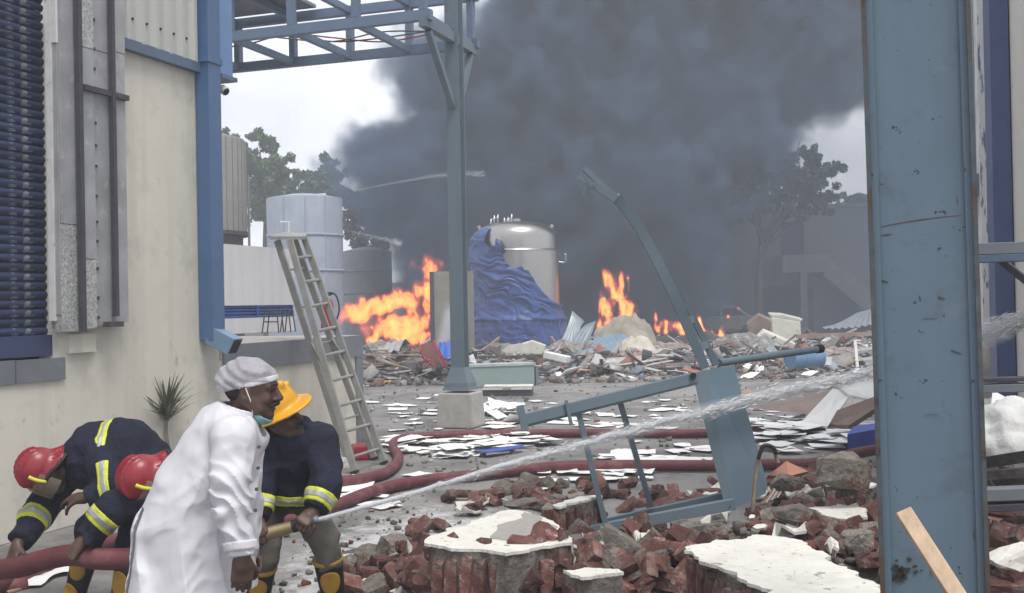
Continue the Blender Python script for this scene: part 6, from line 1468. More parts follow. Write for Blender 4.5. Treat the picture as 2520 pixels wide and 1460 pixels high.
# mask hooked under the chin
Lh = lambda x, y, z: hc + HR @ (np.array((x, y, z)) * 1.02)
mk = S(); mk.ell(Lh(.046, 0, -.088), (.056, .062, .040), HR, .01)
f = lambda P: np.maximum(np.maximum(mk(P), -(mk(P) + .007)), half(Lh(.05, 0, -.082), HR @ unit(np.array((.5, 0, .87))))(P)); V, Q = nets(f, hc - .2, hc + .15, .005); mo = obj('face_mask', (V, Q), M('mask_teal', (.22, .42, .42), .8, var=.1, vs=30), p1, True); mo.modifiers.new('s', 'SMOOTH').iterations = 2
for y in (-1, 1): obj('ear_loop', MB().tube(spline([Lh(.02, y * .062, -.085), Lh(.014, y * .079, -.03), Lh(-.008, y * .088, .028)], 6), .0028, 6), M('loop', (.75, .75, .76), .7), mo)

# ------------------------------------------------------------------ helmets
def red_helmet(par, c, R):
    sh = M('helmet_red', (.26, .020, .032), .34, var=.12, vs=12, spots=[((.30, .10, .10), 22, .66, .74)], coat=.12); toL = lambda P: ((P - c.astype(np.float32)) @ R.astype(np.float32)) / HS
    HS = .83; ed = S(); ed.ell((0, 0, .012), (.150, .126, .142), None, .01)
    for y in (-.045, .045):
        A = [math.radians(20 + 14 * i) for i in range(10)]; pts = [(math.cos(t) * .150 * .965, y, .012 + math.sin(t) * .142 * .965) for t in A]
        ed.chain([np.array(q) for q in pts], [.012] * 10, .018)
    def guard(q, g=0.):
        ang = np.abs(np.arctan2(q[:, 1], -q[:, 0])); rr = np.sqrt((q[:, 0] / .150) ** 2 + (q[:, 1] / .126) ** 2); out = 1.36 - .30 * sstep(.5, 1.75, ang) + g
        z0 = -.012 - .20 * (rr - .95) * 1.0; return np.maximum(np.maximum((rr - out) * .13, (.85 - rr) * .13), np.maximum(np.abs(q[:, 2] - z0) - (.006 + g * .08), (ang - 1.9) * .1))
    def dome(q): return np.maximum(ed(q), -(q[:, 2] + .018))
    def full(P):
        q = toL(P); d = dome(q); g = guard(q); k = .025; h = np.clip(.5 + .5 * (g - d) / k, 0, 1); return g * (1 - h) + d * h - k * h * (1 - h)
    V, Q = nets(lambda P: full(P) * HS, c - .27, c + .27, .0055); h = obj('helmet', (V, Q), sh, par, True); h.modifiers.new('s', 'SMOOTH').iterations = 3
    f = lambda P: np.maximum(guard(toL(P), .05), -guard(toL(P), -.03) - .001); V, Q = nets(f, c - .32, c + .32, .006)
    f = lambda P: np.maximum(guard(toL(P), .06), -(np.sqrt((toL(P)[:, 0] / .150) ** 2 + (toL(P)[:, 1] / .126) ** 2) - (1.33 - .30 * sstep(.5, 1.75, np.abs(np.arctan2(toL(P)[:, 1], -toL(P)[:, 0]))))) * .13); V, Q = nets(f, c - .32, c + .32, .006)
    if len(Q): obj('rubber_rim', (V, Q), MT['black'], h, True)
    for y in (-1, 1):
        pts = [c + R @ (np.array(p) * HS) for p in ((.055, y * .112, .07), (.060, y * .123, .03), (.058, y * .129, -.01), (.052, y * .126, -.045))]; obj('chin_strap', MB().tube(spline(pts, 4), .011, 6), hivis, h, True)
    # clear visor turned down
    vm = bpy.data.materials.new('smoked_visor'); vm.use_nodes = True; b = vm.node_tree.nodes['Principled BSDF']; b.inputs['Base Color'].default_value = (.34, .28, .22, 1); b.inputs['Roughness'].default_value = .12; b.inputs['Alpha'].default_value = .55; b.inputs['Specular IOR Level'].default_value = .8
    V2 = []; n = 22
    for i in range(n):
        a = math.radians(-88 + 176 * i / (n - 1))
        for j in range(6):
            z = .015 - .150 * j / 5; rr = 1.05 + .10 * j / 5; V2.append(c + R @ (np.array((math.cos(a) * .150 * rr + .004, math.sin(a) * .126 * rr, z)) * HS))
    obj('visor', MB().add(V2, [(i * 6 + j, (i + 1) * 6 + j, (i + 1) * 6 + j + 1, i * 6 + j + 1) for i in range(n - 1) for j in range(5)]), vm, h, True)
    return h
def yellow_helmet(par, c, R):
    ym = M('helmet_yellow', (.66, .33, .012), .35, var=.07, vs=9, coat=.2, spots=[((.5, .3, .1), 12, .7, .78)]); toL = lambda P: (P - c.astype(np.float32)) @ R.astype(np.float32)
    ed = S(); ed.ell((-.005, 0, .03), (.130, .112, .122), None, .01); ed.cap((.095, 0, .122), (-.10, 0, .13), .02, .02, .03)
    for y in (-.055, .055): ed.cap((.09, y, .10), (-.09, y, .108), .013, .013, .02)
    def brim(q):
        r = np.sqrt((q[:, 0] / np.where(q[:, 0] > 0, .195, .185)) ** 2 + (q[:, 1] / .148) ** 2); z0 = .008 - .03 * (r ** 2 - .5) * np.where(q[:, 0] > 0, .7, 1.1); return np.maximum((r - 1) * .14, np.abs(q[:, 2] - z0) - .006)
    def full(P):
        q = toL(P) / 1.13; d = np.maximum(ed(q), -q[:, 2]); b = brim(q); k = .02; h = np.clip(.5 + .5 * (b - d) / k, 0, 1); return (b * (1 - h) + d * h - k * h * (1 - h)) * 1.13
    V, Q = nets(full, c - .28, c + .28, .0055); h = obj('helmet', (V, Q), ym, par, True); h.modifiers.new('s', 'SMOOTH').iterations = 2
    for (x, y, w, mm) in ((-.06, -.130, .05, MT['dark']), (.05, -.124, .04, M('buckle', (.7, .4, .1), .5))): obj('badge', MB().box(c + R @ np.array((x, y, .03)), (w, .008, .02), R @ rotm(0, 0, .1)), mm, h)
    return h

# ------------------------------------------------------------------ nozzle firefighter (yellow helmet)
p2 = thing('person', (at(715, 1300, 6.1)[0], 6.1, 0), 'person in navy turnout coat and yellow helmet aiming a brass hose nozzle', 'person')
h2 = at(696, 1036, 5.92); R2 = frame((.86, -.40, .22), (-.34, -.30, .9))
shR, shL = at(652, 1096, 5.98), at(790, 1086, 6.02); elR, elL = at(640, 1205, 5.86), at(806, 1186, 5.84)
gripF, gripB = at(752, 1287, 5.72), at(648, 1316, 5.72)
wrR, wrL = at(636, 1288, 5.76), at(770, 1262, 5.74)
ch2, wa2, pe2 = at(724, 1120, 6.02), at(716, 1170, 6.12), at(708, 1205, 6.22)
hipL, hipR = pe2 + (.09, .02, -.02), pe2 + (-.10, .02, -.02)
knL, anL = at(800, 1335, 5.98), at(826, 1500, 6.08); knR, anR = at(648, 1360, 6.0), at(632, 1500, 6.12)
b2s = S(); head_sdf(b2s, h2, R2, 1.); b2s.chain([h2 + R2 @ np.array((-.03, 0, -.06)), at(712, 1075, 6.02), ch2], [.055, .06, .10], .03); b2s.chain([ch2, wa2, pe2], [.11, .10, .10], .05)
b2s.chain([shR, elR, wrR], [.055, .043, .028], .03); b2s.chain([shL, elL, wrL], [.055, .043, .028], .03)
axN = unit(gripF - gripB)
hand(b2s, wrL, unit(gripF + (0, -.035, .02) - wrL), unit(gripF + (0, .06, -.03) - (gripF + (0, -.035, .02))), .95, 1, 1.08, thumb=1.1)
hand(b2s, wrR, unit(gripB + (0, -.035, .0) - wrR), (0.2, .9, -.3), .95, -1, 1.08, thumb=1.1)
b2s.chain([hipL, knL, anL], [.09, .06, .045], .04); b2s.chain([hipR, knR, anR], [.09, .06, .045], .04)
grow('body', b2s, skin, p2, .006)
hm = yellow_helmet(p2, h2 + R2 @ np.array((-.012, 0, .062)), R2 @ rotm(0, -.02, 0)); face_bits(p2, h2, R2, 1., True)
j2 = S(); j2.cap(at(722, 1098, 6.04), at(716, 1180, 6.12), .165, .165, .06, (np.array((1., 0, 0)), 1.06)); j2.cap(at(716, 1180, 6.12), at(708, 1240, 6.2), .165, .17, .05, (np.array((1., 0, 0)), 1.05)); j2.cap(shR, shL, .092, .092, .07)
armL2 = S(); armL2.chain([shL, elL, wrL + unit(elL - wrL) * .02], [.092, .080, .062], .04); armR2 = S(); armR2.chain([shR, elR, wrR + unit(elR - wrR) * .02], [.09, .08, .062], .04)
jb = W(j2, None, lambda P: at(716, 1236, 6.12)[2] - P[:, 2])
jall = Join([jb, Cut(armL2, wrL + unit(elL - wrL) * .02, wrL - elL), Cut(armR2, wrR + unit(elR - wrR) * .02, wrR - elR)], .04)
fd = folds(.013, 16, 2., (.5, .2, .9))
jk = grow('turnout_coat', W(jall, fd), navy, p2, .0085, *jall.bounds(.05))
for p, n, w, base_fn in (((elL * .42 + wrL * .58), wrL - elL, .036, armL2), ((elR * .55 + wrR * .45), wrR - elR, .036, armR2)): band(jk, W(base_fn, fd), p, n, w, .16)
wb_ = W(j2, fd); f = lambda P: np.maximum(np.maximum(wb_(P) - .004, -(wb_(P) + .01)), np.maximum(slab(at(715, 1222, 6.12), (.1, 0, 1), .03)(P), -(np.minimum(armL2(P), armR2(P)) - .0))); lo, hi = j2.bounds(.05); V, Q = nets(f, lo, hi, .008); wbO = obj('reflective_band', (V, Q), hivis, jk, True)
f = lambda P: np.maximum(np.maximum(wb_(P) - .007, -(wb_(P) + .01)), np.maximum(slab(at(715, 1222, 6.12), (.1, 0, 1), .013)(P), -(np.minimum(armL2(P), armR2(P)) - .0))); V, Q = nets(f, lo, hi, .008); obj('silver_stripe', (V, Q), silver, wbO, True)
cl2 = S(); cl2.cap(at(708, 1062, 6.0), at(716, 1085, 6.03), .085, .105, .03); f = lambda P: np.maximum(np.maximum(cl2(P), -(cl2(P) + .014)), half(at(708, 1060, 6.0), (0, -.2, 1))(P)); V, Q = nets(f, *cl2.bounds(.03), .007); obj('collar', (V, Q), navy, jk, True)
for (hp, kn, an) in ((hipL, knL, anL), (hipR, knR, anR)):
    pass
t2_ = S(); t2_.chain([hipL, knL, knL + (anL - knL) * .27], [.105, .082, .072], .03); t2_.chain([hipR, knR, knR + (anR - knR) * .27], [.105, .082, .072], .03); t2_.cap(hipL, hipR, .11, .11, .03); t2_.cap(pe2, wa2, .125, .12, .04)
grow('trousers', W(t2_, folds(.011, 16, 5.)), olive, p2, .0095, *t2_.bounds(.04))
boot(p2, knL, anL, (.5, -.8, 0), .22, (.1, -1, 0)); boot(p2, knR, anR, (-.2, -.9, 0), .22, (0, -1, 0))
# branch pipe and its hose
nz = thing('hose_nozzle', gripB, 'brass fire hose nozzle held in both gloveless hands', 'nozzle')
brass = M('worn_brass', (.40, .30, .17), .42, .75, var=.25, vs=12)
tip = at(780, 1279, 5.70)
obj('barrel', MB().tube([gripB - axN * .02, gripB + axN * .06, gripB + axN * .22, gripF + axN * .0, tip], [.036, .034, .029, .024, .017], 16), brass, nz, True, autosmooth=40)
obj('tip_ring', MB().tube([tip - axN * .02, tip + axN * .008], .021, 14), MT['strip'], nz, True); obj('coupling', MB().tube([gripB - axN * .07, gripB - axN * .01], .046, 16), M('coupling', (.18, .16, .14), .5, .5), nz, True, autosmooth=40)
for s_ in (-1, 1): obj('lug', MB().tube([gripB - axN * .04, gripB - axN * .04 + (.0, -.055, .03 * s_)], .013, 10), M('lug_white', (.6, .58, .5), .5), nz)
obj('control_collar', MB().tube([gripF - axN * .07, gripF - axN * .03], .033, 14), MT['black'], nz, True, autosmooth=40)

# ------------------------------------------------------------------ two bent firefighters (red helmets)
def crew(label, hc_, R_, sh, el, wr, hd, pn, chest_, waist_, pel_, legs, curl, sd, bands, skinm, hsc=1.):
    p = thing('person', (pel_[0], pel_[1], 0), label, 'person')
    b = S(); head_sdf(b, hc_, R_, 1.); nk_ = hc_ + R_ @ np.array((-.03, 0, -.06)); b.chain([nk_, (nk_ + chest_) / 2, chest_], [.055, .065, .10], .03); b.chain([chest_, waist_, pel_], [.11, .10, .10], .05)
    for i in range(2):
        b.chain([sh[i], el[i], wr[i]], [.055, .043, .028], .03); hand(b, wr[i], hd[i], pn[i], curl[i], sd[i], 1.1 * hsc, thumb=1.)
    for hp, kn, an in legs: b.chain([hp, kn, an], [.09, .06, .045], .04)
    grow('body', b, skinm, p, .0065)
    red_helmet(p, hc_ + R_ @ np.array((-.01, 0, .055)), R_); face_bits(p, hc_, R_, 1., False)
    tor = S(); tor.cap(chest_, waist_, .178, .168, .05); tor.cap(waist_, pel_, .168, .185, .06); tor.cap(sh[0], sh[1], .105, .105, .07)
    arms = []
    for i in range(2): a = S(); a.chain([sh[i], el[i], wr[i] + unit(el[i] - wr[i]) * .02], [.105, .09, .066], .04); arms.append(a)
    al = Join([tor] + [Cut(arms[i], wr[i] + unit(el[i] - wr[i]) * .02, wr[i] - el[i]) for i in range(2)], .04)
    fd = folds(.013, 15, 3. + hc_[0], (.6, .2, .7)); jk = grow('turnout_coat', W(al, fd), navy, p, .009, *al.bounds(.05))
    for (i, f, w) in bands:
        q = el[i] + (wr[i] - el[i]) * f if f >= 0 else el[i] + (sh[i] - el[i]) * (-f); band(jk, W(arms[i], fd), q, (wr[i] - el[i]) if f >= 0 else (el[i] - sh[i]), w, .17)
    # band round the back of the coat
    wbn = W(tor, fd); m = waist_ * .62 + chest_ * .38; n = unit(waist_ - chest_) + np.array((.0, 0, .0))
    f = lambda P: np.maximum(np.maximum(wbn(P) - .004, -(wbn(P) + .01)), np.maximum(slab(m, n, .032)(P), -(np.minimum(arms[0](P), arms[1](P))))); V, Q = nets(f, *tor.bounds(.04), .0085); bo = obj('reflective_band', (V, Q), hivis, jk, True)
    f = lambda P: np.maximum(np.maximum(wbn(P) - .007, -(wbn(P) + .01)), np.maximum(slab(m, n, .014)(P), -(np.minimum(arms[0](P), arms[1](P))))); V, Q = nets(f, *tor.bounds(.04), .0085); obj('silver_stripe', (V, Q), silver, bo, True)
    tr_ = S(); tr_.cap(legs[0][0], legs[1][0], .125, .125, .05); tr_.cap(pel_, (pel_ + waist_) / 2, .13, .13, .04)
    for hp, kn, an in legs: tr_.chain([hp, kn, kn + (an - kn) * .3], [.12, .088, .075], .04)
    grow('trousers', W(tr_, folds(.007, 18, 4.)), navy, p, .011, *tr_.bounds(.04))
    for hp, kn, an in legs: boot(p, kn, an, (-.8, -.5, 0), .26, (-.25, -1, 0))
    return p
hd1 = at(120, 1166, 6.38); R1 = frame((-.36, -.14, -.92), (-.80, -.50, .36))
crew('person in navy turnout coat and red helmet bent low, reaching for the hose end', hd1, R1,
     [at(158, 1172, 6.62), at(232, 1142, 6.34)], [at(98, 1262, 6.50), at(296, 1196, 6.16)], [at(44, 1338, 6.28), at(206, 1226, 6.14)],
     [unit(at(20, 1400, 6.2) - at(44, 1338, 6.28)), unit(at(140, 1226, 6.2) - at(206, 1226, 6.14))], [(.3, .5, -.4), (0, .3, -1)],
     at(228, 1118, 6.5), at(310, 1106, 6.5), at(350, 1150, 6.5),
     [(at(335, 1180, 6.42), at(228, 1300, 6.42), at(185, 1462, 6.5)), (at(362, 1180, 6.62), at(330, 1320, 6.66), at(330, 1462, 6.7))], (.75, .45), (1, 1), [(0, .25, .038), (1, .32, .036)], skin)
hd2 = at(374, 1186, 5.96); R2b = frame((-.24, -.22, -.94), (-.76, -.56, .34))
crew('person in navy turnout coat and red helmet half hidden behind the white coat', hd2, R2b,
     [at(362, 1222, 5.98), at(470, 1185, 6.25)], [at(272, 1262, 5.92), at(480, 1300, 6.1)], [at(200, 1334, 5.86), at(430, 1372, 6.0)],
     [unit(at(172, 1372, 5.84) - at(200, 1334, 5.86)), unit((-.6, -.1, -.6))], [(.4, .5, -.35), (0, .5, -.4)],
     at(432, 1185, 6.1), at(500, 1180, 6.2), at(540, 1215, 6.25),
     [(at(520, 1250, 6.15), at(330, 1335, 6.08), at(296, 1500, 6.1)), (at(550, 1250, 6.35), at(520, 1360, 6.3), at(540, 1500, 6.3))], (1., 1.), (-1, 1), [(0, .28, .038)], skin2)
# hose carried by the crew, running to the nozzle
hp = [gripB - axN * .04, gripB - axN * .14, at(560, 1345, 5.80), at(470, 1372, 5.84), at(320, 1376, 5.86), at(240, 1375, 5.88), at(180, 1366, 5.92), at(110, 1378, 6.02), at(50, 1396, 6.12), at(5, 1402, 6.22), at(-50, 1420, 6.5), at(-30, 1450, 6.9), at(60, 1440, 7.1)]
hs = spline(hp, 8); rr = [.036 + (.058 - .036) * min(1, i / 14) for i in range(len(hs))]
o = obj('fire_hose', MB().tube(hs, rr, 16), MT['hose'], None, True); tag(o, 'red fire hose lifted off the ground by the bent crew', 'hose')
# ================================================================== VOLUMES: smoke, flames, spray baked onto grids
def bake_volume(name, lo, hi, dens, mat):
    """dens: (nx,ny,nz) array carried as an attribute of grid points; geometry nodes turn it into a fog volume"""
    nx, ny, nz = dens.shape; lo = np.asarray(lo, float); hi = np.asarray(hi, float); c = np.array(((lo[0] + hi[0]) / 2, (lo[1] + hi[1]) / 2, lo[2]))
    me = bpy.data.meshes.new(name); me.vertices.add(dens.size)
    ax = [lo[i] + (np.arange(dens.shape[i]) + .5) / dens.shape[i] * (hi[i] - lo[i]) - c[i] for i in range(3)]
    P = np.stack(np.meshgrid(*ax, indexing='ij'), -1).astype(np.float32); me.vertices.foreach_set('co', P.ravel())
    a = me.attributes.new('fog', 'FLOAT', 'POINT'); a.data.foreach_set('value', dens.astype(np.float32).ravel())
    o = bpy.data.objects.new(name, me); COL.objects.link(o); o.location = Vector(c); WLOC[o.name] = c
    ng = bpy.data.node_groups.new(name + '_fog', 'GeometryNodeTree')
    ng.interface.new_socket('Geometry', in_out='INPUT', socket_type='NodeSocketGeometry'); ng.interface.new_socket('Geometry', in_out='OUTPUT', socket_type='NodeSocketGeometry')
    N, L = ng.nodes, ng.links; gi, go = N.new('NodeGroupInput'), N.new('NodeGroupOutput')
    vc = N.new('GeometryNodeVolumeCube')
    vc.inputs['Min'].default_value = Vector(lo - c); vc.inputs['Max'].default_value = Vector(hi - c)
    vc.inputs['Resolution X'].default_value, vc.inputs['Resolution Y'].default_value, vc.inputs['Resolution Z'].default_value = nx, ny, nz
    pos = N.new('GeometryNodeInputPosition'); sub = N.new('ShaderNodeVectorMath'); sub.operation = 'SUBTRACT'; sub.inputs[1].default_value = Vector(lo - c); L.new(pos.outputs[0], sub.inputs[0])
    sc = N.new('ShaderNodeVectorMath'); sc.operation = 'MULTIPLY'; sc.inputs[1].default_value = (nx / (hi[0] - lo[0]), ny / (hi[1] - lo[1]), nz / (hi[2] - lo[2])); L.new(sub.outputs[0], sc.inputs[0])
    fl = N.new('ShaderNodeVectorMath'); fl.operation = 'FLOOR'; L.new(sc.outputs[0], fl.inputs[0])
    mx = N.new('ShaderNodeVectorMath'); mx.operation = 'MINIMUM'; mx.inputs[1].default_value = (nx - 1, ny - 1, nz - 1); L.new(fl.outputs[0], mx.inputs[0])
    mn = N.new('ShaderNodeVectorMath'); mn.operation = 'MAXIMUM'; mn.inputs[1].default_value = (0, 0, 0); L.new(mx.outputs[0], mn.inputs[0])
    dt = N.new('ShaderNodeVectorMath'); dt.operation = 'DOT_PRODUCT'; dt.inputs[1].default_value = (ny * nz, nz, 1); L.new(mn.outputs[0], dt.inputs[0])
    rd = N.new('FunctionNodeFloatToInt'); rd.rounding_mode = 'ROUND'; L.new(dt.outputs['Value'], rd.inputs[0])
    si = N.new('GeometryNodeSampleIndex'); si.data_type = 'FLOAT'; si.domain = 'POINT'; si.clamp = True
    at_ = N.new('GeometryNodeInputNamedAttribute'); at_.data_type = 'FLOAT'; at_.inputs['Name'].default_value = 'fog'
    L.new(gi.outputs[0], si.inputs['Geometry']); L.new(at_.outputs['Attribute'], si.inputs['Value']); L.new(rd.outputs[0], si.inputs['Index'])
    L.new(si.outputs[0], vc.inputs['Density'])
    sm = N.new('GeometryNodeSetMaterial'); sm.inputs['Material'].default_value = mat; L.new(vc.outputs[0], sm.inputs['Geometry']); L.new(sm.outputs[0], go.inputs[0])
    m = o.modifiers.new('fog', 'NODES'); m.node_group = ng
    me.materials.append(mat)
    return o
def vol_mat(name, color, density, aniso=0., absorb=None, step=1.):
    m = bpy.data.materials.new(name); m.use_nodes = True; N, L = m.node_tree.nodes, m.node_tree.links; N.clear()
    out = N.new('ShaderNodeOutputMaterial'); pv = N.new('ShaderNodeVolumePrincipled'); pv.inputs['Color'].default_value = (*color, 1); pv.inputs['Density'].default_value = density; pv.inputs['Anisotropy'].default_value = aniso
    if absorb: pv.inputs['Absorption Color'].default_value = (*absorb, 1)
    L.new(pv.outputs[0], out.inputs['Volume']); return m
def fire_mat(name, strength):
    m = bpy.data.materials.new(name); m.use_nodes = True; N, L = m.node_tree.nodes, m.node_tree.links; N.clear()
    out = N.new('ShaderNodeOutputMaterial'); em = N.new('ShaderNodeVolumePrincipled'); at_ = N.new('ShaderNodeAttribute'); at_.attribute_name = 'density'
    r = N.new('ShaderNodeValToRGB'); E = r.color_ramp.elements; E[0].position = 0; E[0].color = (.50, .05, .04, 1); E[1].position = 1; E[1].color = (1, .50, .12, 1)
    e = E.new(.35); e.color = (.92, .14, .09, 1); e = E.new(.75); e.color = (1, .24, .08, 1)
    mu = N.new('ShaderNodeMath'); mu.operation = 'MULTIPLY'; mu.inputs[1].default_value = strength
    L.new(at_.outputs['Fac'], r.inputs[0]); L.new(at_.outputs['Fac'], mu.inputs[0]); L.new(r.outputs[0], em.inputs['Emission Color']); L.new(mu.outputs[0], em.inputs['Emission Strength'])
    em.inputs['Color'].default_value = (.1, .05, .04, 1); em.inputs['Density'].default_value = 2.2
    L.new(em.outputs[0], out.inputs['Volume']); return m

# ---- the black plume
lo, hi = np.array((-11., 43.5, 0.)), np.array((24., 61.5, 27.)); vox = .22
dim = np.ceil((hi - lo) / vox).astype(int)
ax = [lo[i] + (np.arange(dim[i]) + .5) / dim[i] * (hi[i] - lo[i]) for i in range(3)]
PX, PY, PZ = [a.astype(np.float32) for a in np.meshgrid(*ax, indexing='ij')]
YR = 51.0
def wpoly(L): return [(at(x, y, YR)[0], at(x, y, YR)[2]) for x, y in L]
core = wpoly([(1350, -700), (1280, -120), (1235, 0), (1195, 90), (1105, 150), (1010, 215), (992, 255), (1060, 300), (1075, 318), (985, 330), (905, 362), (872, 415), (890, 452), (1010, 452), (985, 480), (905, 492), (930, 560), (985, 605), (1010, 660), (1040, 800), (1100, 860), (1690, 860), (1700, 640), (1750, 520), (1815, 430), (1885, 350), (1935, 285), (1990, 250), (2130, 225), (2600, 150), (2700, -700)])
W3 = np.stack([PX * .16, PY * .16, PZ * .16], -1); warp = fbm(W3, 2); warp2 = fbm(W3 + 31.7, 2)
xs, zs = PX + 1.3 * warp, PZ + 1.3 * warp2
# distance evaluated on a 2D lookup then sampled
gx = np.linspace(lo[0] - 3, hi[0] + 3, 260); gz = np.linspace(-2, hi[2] + 3, 220); GX, GZ = np.meshgrid(gx, gz, indexing='ij'); D2 = pdist(GX, GZ, core)
def samp(D, x, z):
    u = np.clip((x - gx[0]) / (gx[1] - gx[0]), 0, len(gx) - 1.001); v = np.clip((z - gz[0]) / (gz[1] - gz[0]), 0, len(gz) - 1.001); i, j = u.astype(int), v.astype(int); a, b = u - i, v - j
    return (D[i, j] * (1 - a) + D[i + 1, j] * a) * (1 - b) + (D[i, j + 1] * (1 - a) + D[i + 1, j + 1] * a) * b
Pn = np.stack([PX, PY, PZ], -1)
bil = 1 - np.abs(fbm(Pn * .42 + 3, 4, .55)) * 2.2                       # billows
det = fbm(Pn * 1.05 + 11, 3, .55)
det2 = fbm(Pn * 2.1 + 5, 2)
sd = samp(D2, xs, zs) + 1.5 * (bil - .45) + .8 * det + .35 * det2
ymid, yhw = 52.5 + 1.5 * warp, 7.2
edge_y = sstep(0, 1.6, yhw - np.abs(PY - ymid) + 1.8 * det + 1.6 * (bil - .5))
dens = sstep(-.1, .85, sd) * edge_y * (.62 + .38 * sstep(-.35, .5, det + .9 * (bil - .5)))
dens *= .35 + .65 * sstep(20, 10, PX - .15 * (PZ - 6))                    # thins to the right
# thin drifting haze in front of the rear building
hz0 = sstep(2, 8, PX) * sstep(14.5, 7.5, PZ + 1.2 * warp) * (.7 + .6 * np.clip(bil, 0, 1)) * .07 * sstep(43.6, 44.2, PY) * sstep(46.8, 46, PY)
hz = hz0 + .045 * sstep(2, 8, PX) * sstep(14.5, 7.5, PZ + 1.2 * warp) * sstep(50.4, 51.6, PY) * sstep(57.8, 56.6, PY) * (.7 + .6 * np.clip(bil, 0, 1))
hz2 = .022 * sstep(-11, -7, PX) * sstep(5, -1, PX) * sstep(9, 5.5, PZ + warp) * sstep(43.6, 44.6, PY) * sstep(50, 46, PY)
top = sstep(27, 25, PZ) * sstep(-11, -10, PX) * sstep(24, 22.5, PX)
dens = (dens + hz + hz2) * top; dens[dens < .004] = 0
o = bake_volume('smoke_plume', lo, hi, dens, vol_mat('black_smoke', (.148, .228, .345), 1.3, .1)); tag(o, 'huge dark blue grey smoke plume billowing up over the burning yard', 'smoke', kind='stuff')

# ---- flames
core_mat = bpy.data.materials.new('flame_core'); core_mat.use_nodes = True
_N, _L = core_mat.node_tree.nodes, core_mat.node_tree.links; _N.clear(); _o = _N.new('ShaderNodeOutputMaterial'); _e = _N.new('ShaderNodeEmission'); _t = _N.new('ShaderNodeTexCoord'); _n = _N.new('ShaderNodeTexNoise'); _n.inputs['Scale'].default_value = 5.; _n.inputs['Detail'].default_value = 6; _n.inputs['Roughness'].default_value = .65
_r = _N.new('ShaderNodeValToRGB'); _E = _r.color_ramp.elements; _E[0].position = .34; _E[0].color = (.85, .10, .05, 1); _E[1].position = .68; _E[1].color = (1, .62, .16, 1); _x = _E.new(.5); _x.color = (1, .30, .05, 1)
_L.new(_t.outputs['Object'], _n.inputs['Vector']); _L.new(_n.outputs['Fac'], _r.inputs[0]); _L.new(_r.outputs[0], _e.inputs[0]); _e.inputs[1].default_value = 1.0
_p = _N.new('ShaderNodeBsdfTransparent'); _m = _N.new('ShaderNodeMixShader'); _m.inputs[0].default_value = .28; _L.new(_p.outputs[0], _m.inputs[1]); _L.new(_e.outputs[0], _m.inputs[2]); _L.new(_m.outputs[0], _o.inputs['Surface'])
def flame(label, blobs, Y, dep, vox, strength, seed, lean=0.):
    P = np.array([(b[0], b[1]) for b in blobs]); pad = max(b[2] for b in blobs) + 12
    x0, x1 = at(P[:, 0].min() - pad, 750, Y)[0], at(P[:, 0].max() + pad, 750, Y)[0]; ph = max(b[3] for b in blobs) + 14
    z0, z1 = max(at(1200, P[:, 1].max() + ph, Y)[2], -.05), at(1200, P[:, 1].min() - ph, Y)[2]
    lo, hi = np.array((x0, Y - dep, z0)), np.array((x1, Y + dep, z1)); dim = np.maximum(np.ceil((hi - lo) / vox).astype(int), 4)
    ax = [lo[i] + (np.arange(dim[i]) + .5) / dim[i] * (hi[i] - lo[i]) for i in range(3)]; X, YY, Z = np.meshgrid(*ax, indexing='ij'); Q = np.stack([X, YY, Z], -1)
    w = fbm(Q * np.array((1.5, 1.5, .9)) + seed, 3); w2 = fbm(Q * np.array((1.5, 1.5, .9)) + seed + 40, 3); x = X + .55 * w; z = Z + .5 * w2
    f = np.zeros(X.shape); k = F_PX / Y
    for (bx, by, rx, ry, s_) in blobs:
        c = at(bx, by, Y); d = np.sqrt(((x - c[0]) / (rx / k)) ** 2 + ((z - c[2]) / (ry / k)) ** 2 + ((YY - Y) / (dep * .75)) ** 2); f = np.maximum(f, s_ * np.clip(1.25 - d, 0, 1))
    tong = 1 - np.abs(fbm(Q * np.array((3.4, 2.2, 1.3)) + seed * 2, 4)) * 3.4; speck = fbm(Q * 9 + seed, 2)
    dn = sstep(.22, .80, f * (.30 + 1.0 * np.clip(tong, -.2, 1.2)) + .08 * speck) * np.clip(f + .3, 0, 1) * (.75 + .5 * np.clip(tong, 0, 1) + .5 * speck); dn = np.clip(dn, 0, 1.2); dn[dn < .03] = 0
    for a_ in range(3):
        sl = [slice(None)] * 3
        for e_ in (0, -1): sl[a_] = e_; dn[tuple(sl)] = 0
    b0 = np.array(((lo[0] + hi[0]) / 2, Y, max(lo[2], 0))); t = thing('fire', b0, label, 'fire')
    v = bake_volume('glow', lo, hi, dn, fire_mat('flame_' + str(seed), strength)); v.parent = t; v.location = Vector(WLOC[v.name] - b0); tag(v, kind='stuff')
    def fld(P):
        u = [np.clip((P[:, i] - lo[i]) / (hi[i] - lo[i]) * dim[i] - .5, 0, dim[i] - 1.001) for i in range(3)]; I = [a.astype(int) for a in u]; fr_ = [a - b for a, b in zip(u, I)]; r_ = 0
        for i in (0, 1):
            for j in (0, 1):
                for k_ in (0, 1): r_ = r_ + dn[I[0] + i, I[1] + j, I[2] + k_] * (fr_[0] if i else 1 - fr_[0]) * (fr_[1] if j else 1 - fr_[1]) * (fr_[2] if k_ else 1 - fr_[2])
        return ((.62 - r_) * .05).astype(np.float32)
    V, Q = nets(fld, lo, hi, vox, 4)
    if len(Q): tag(obj('flame_core', (V, Q), core_mat, t, True), kind='stuff')
    return t
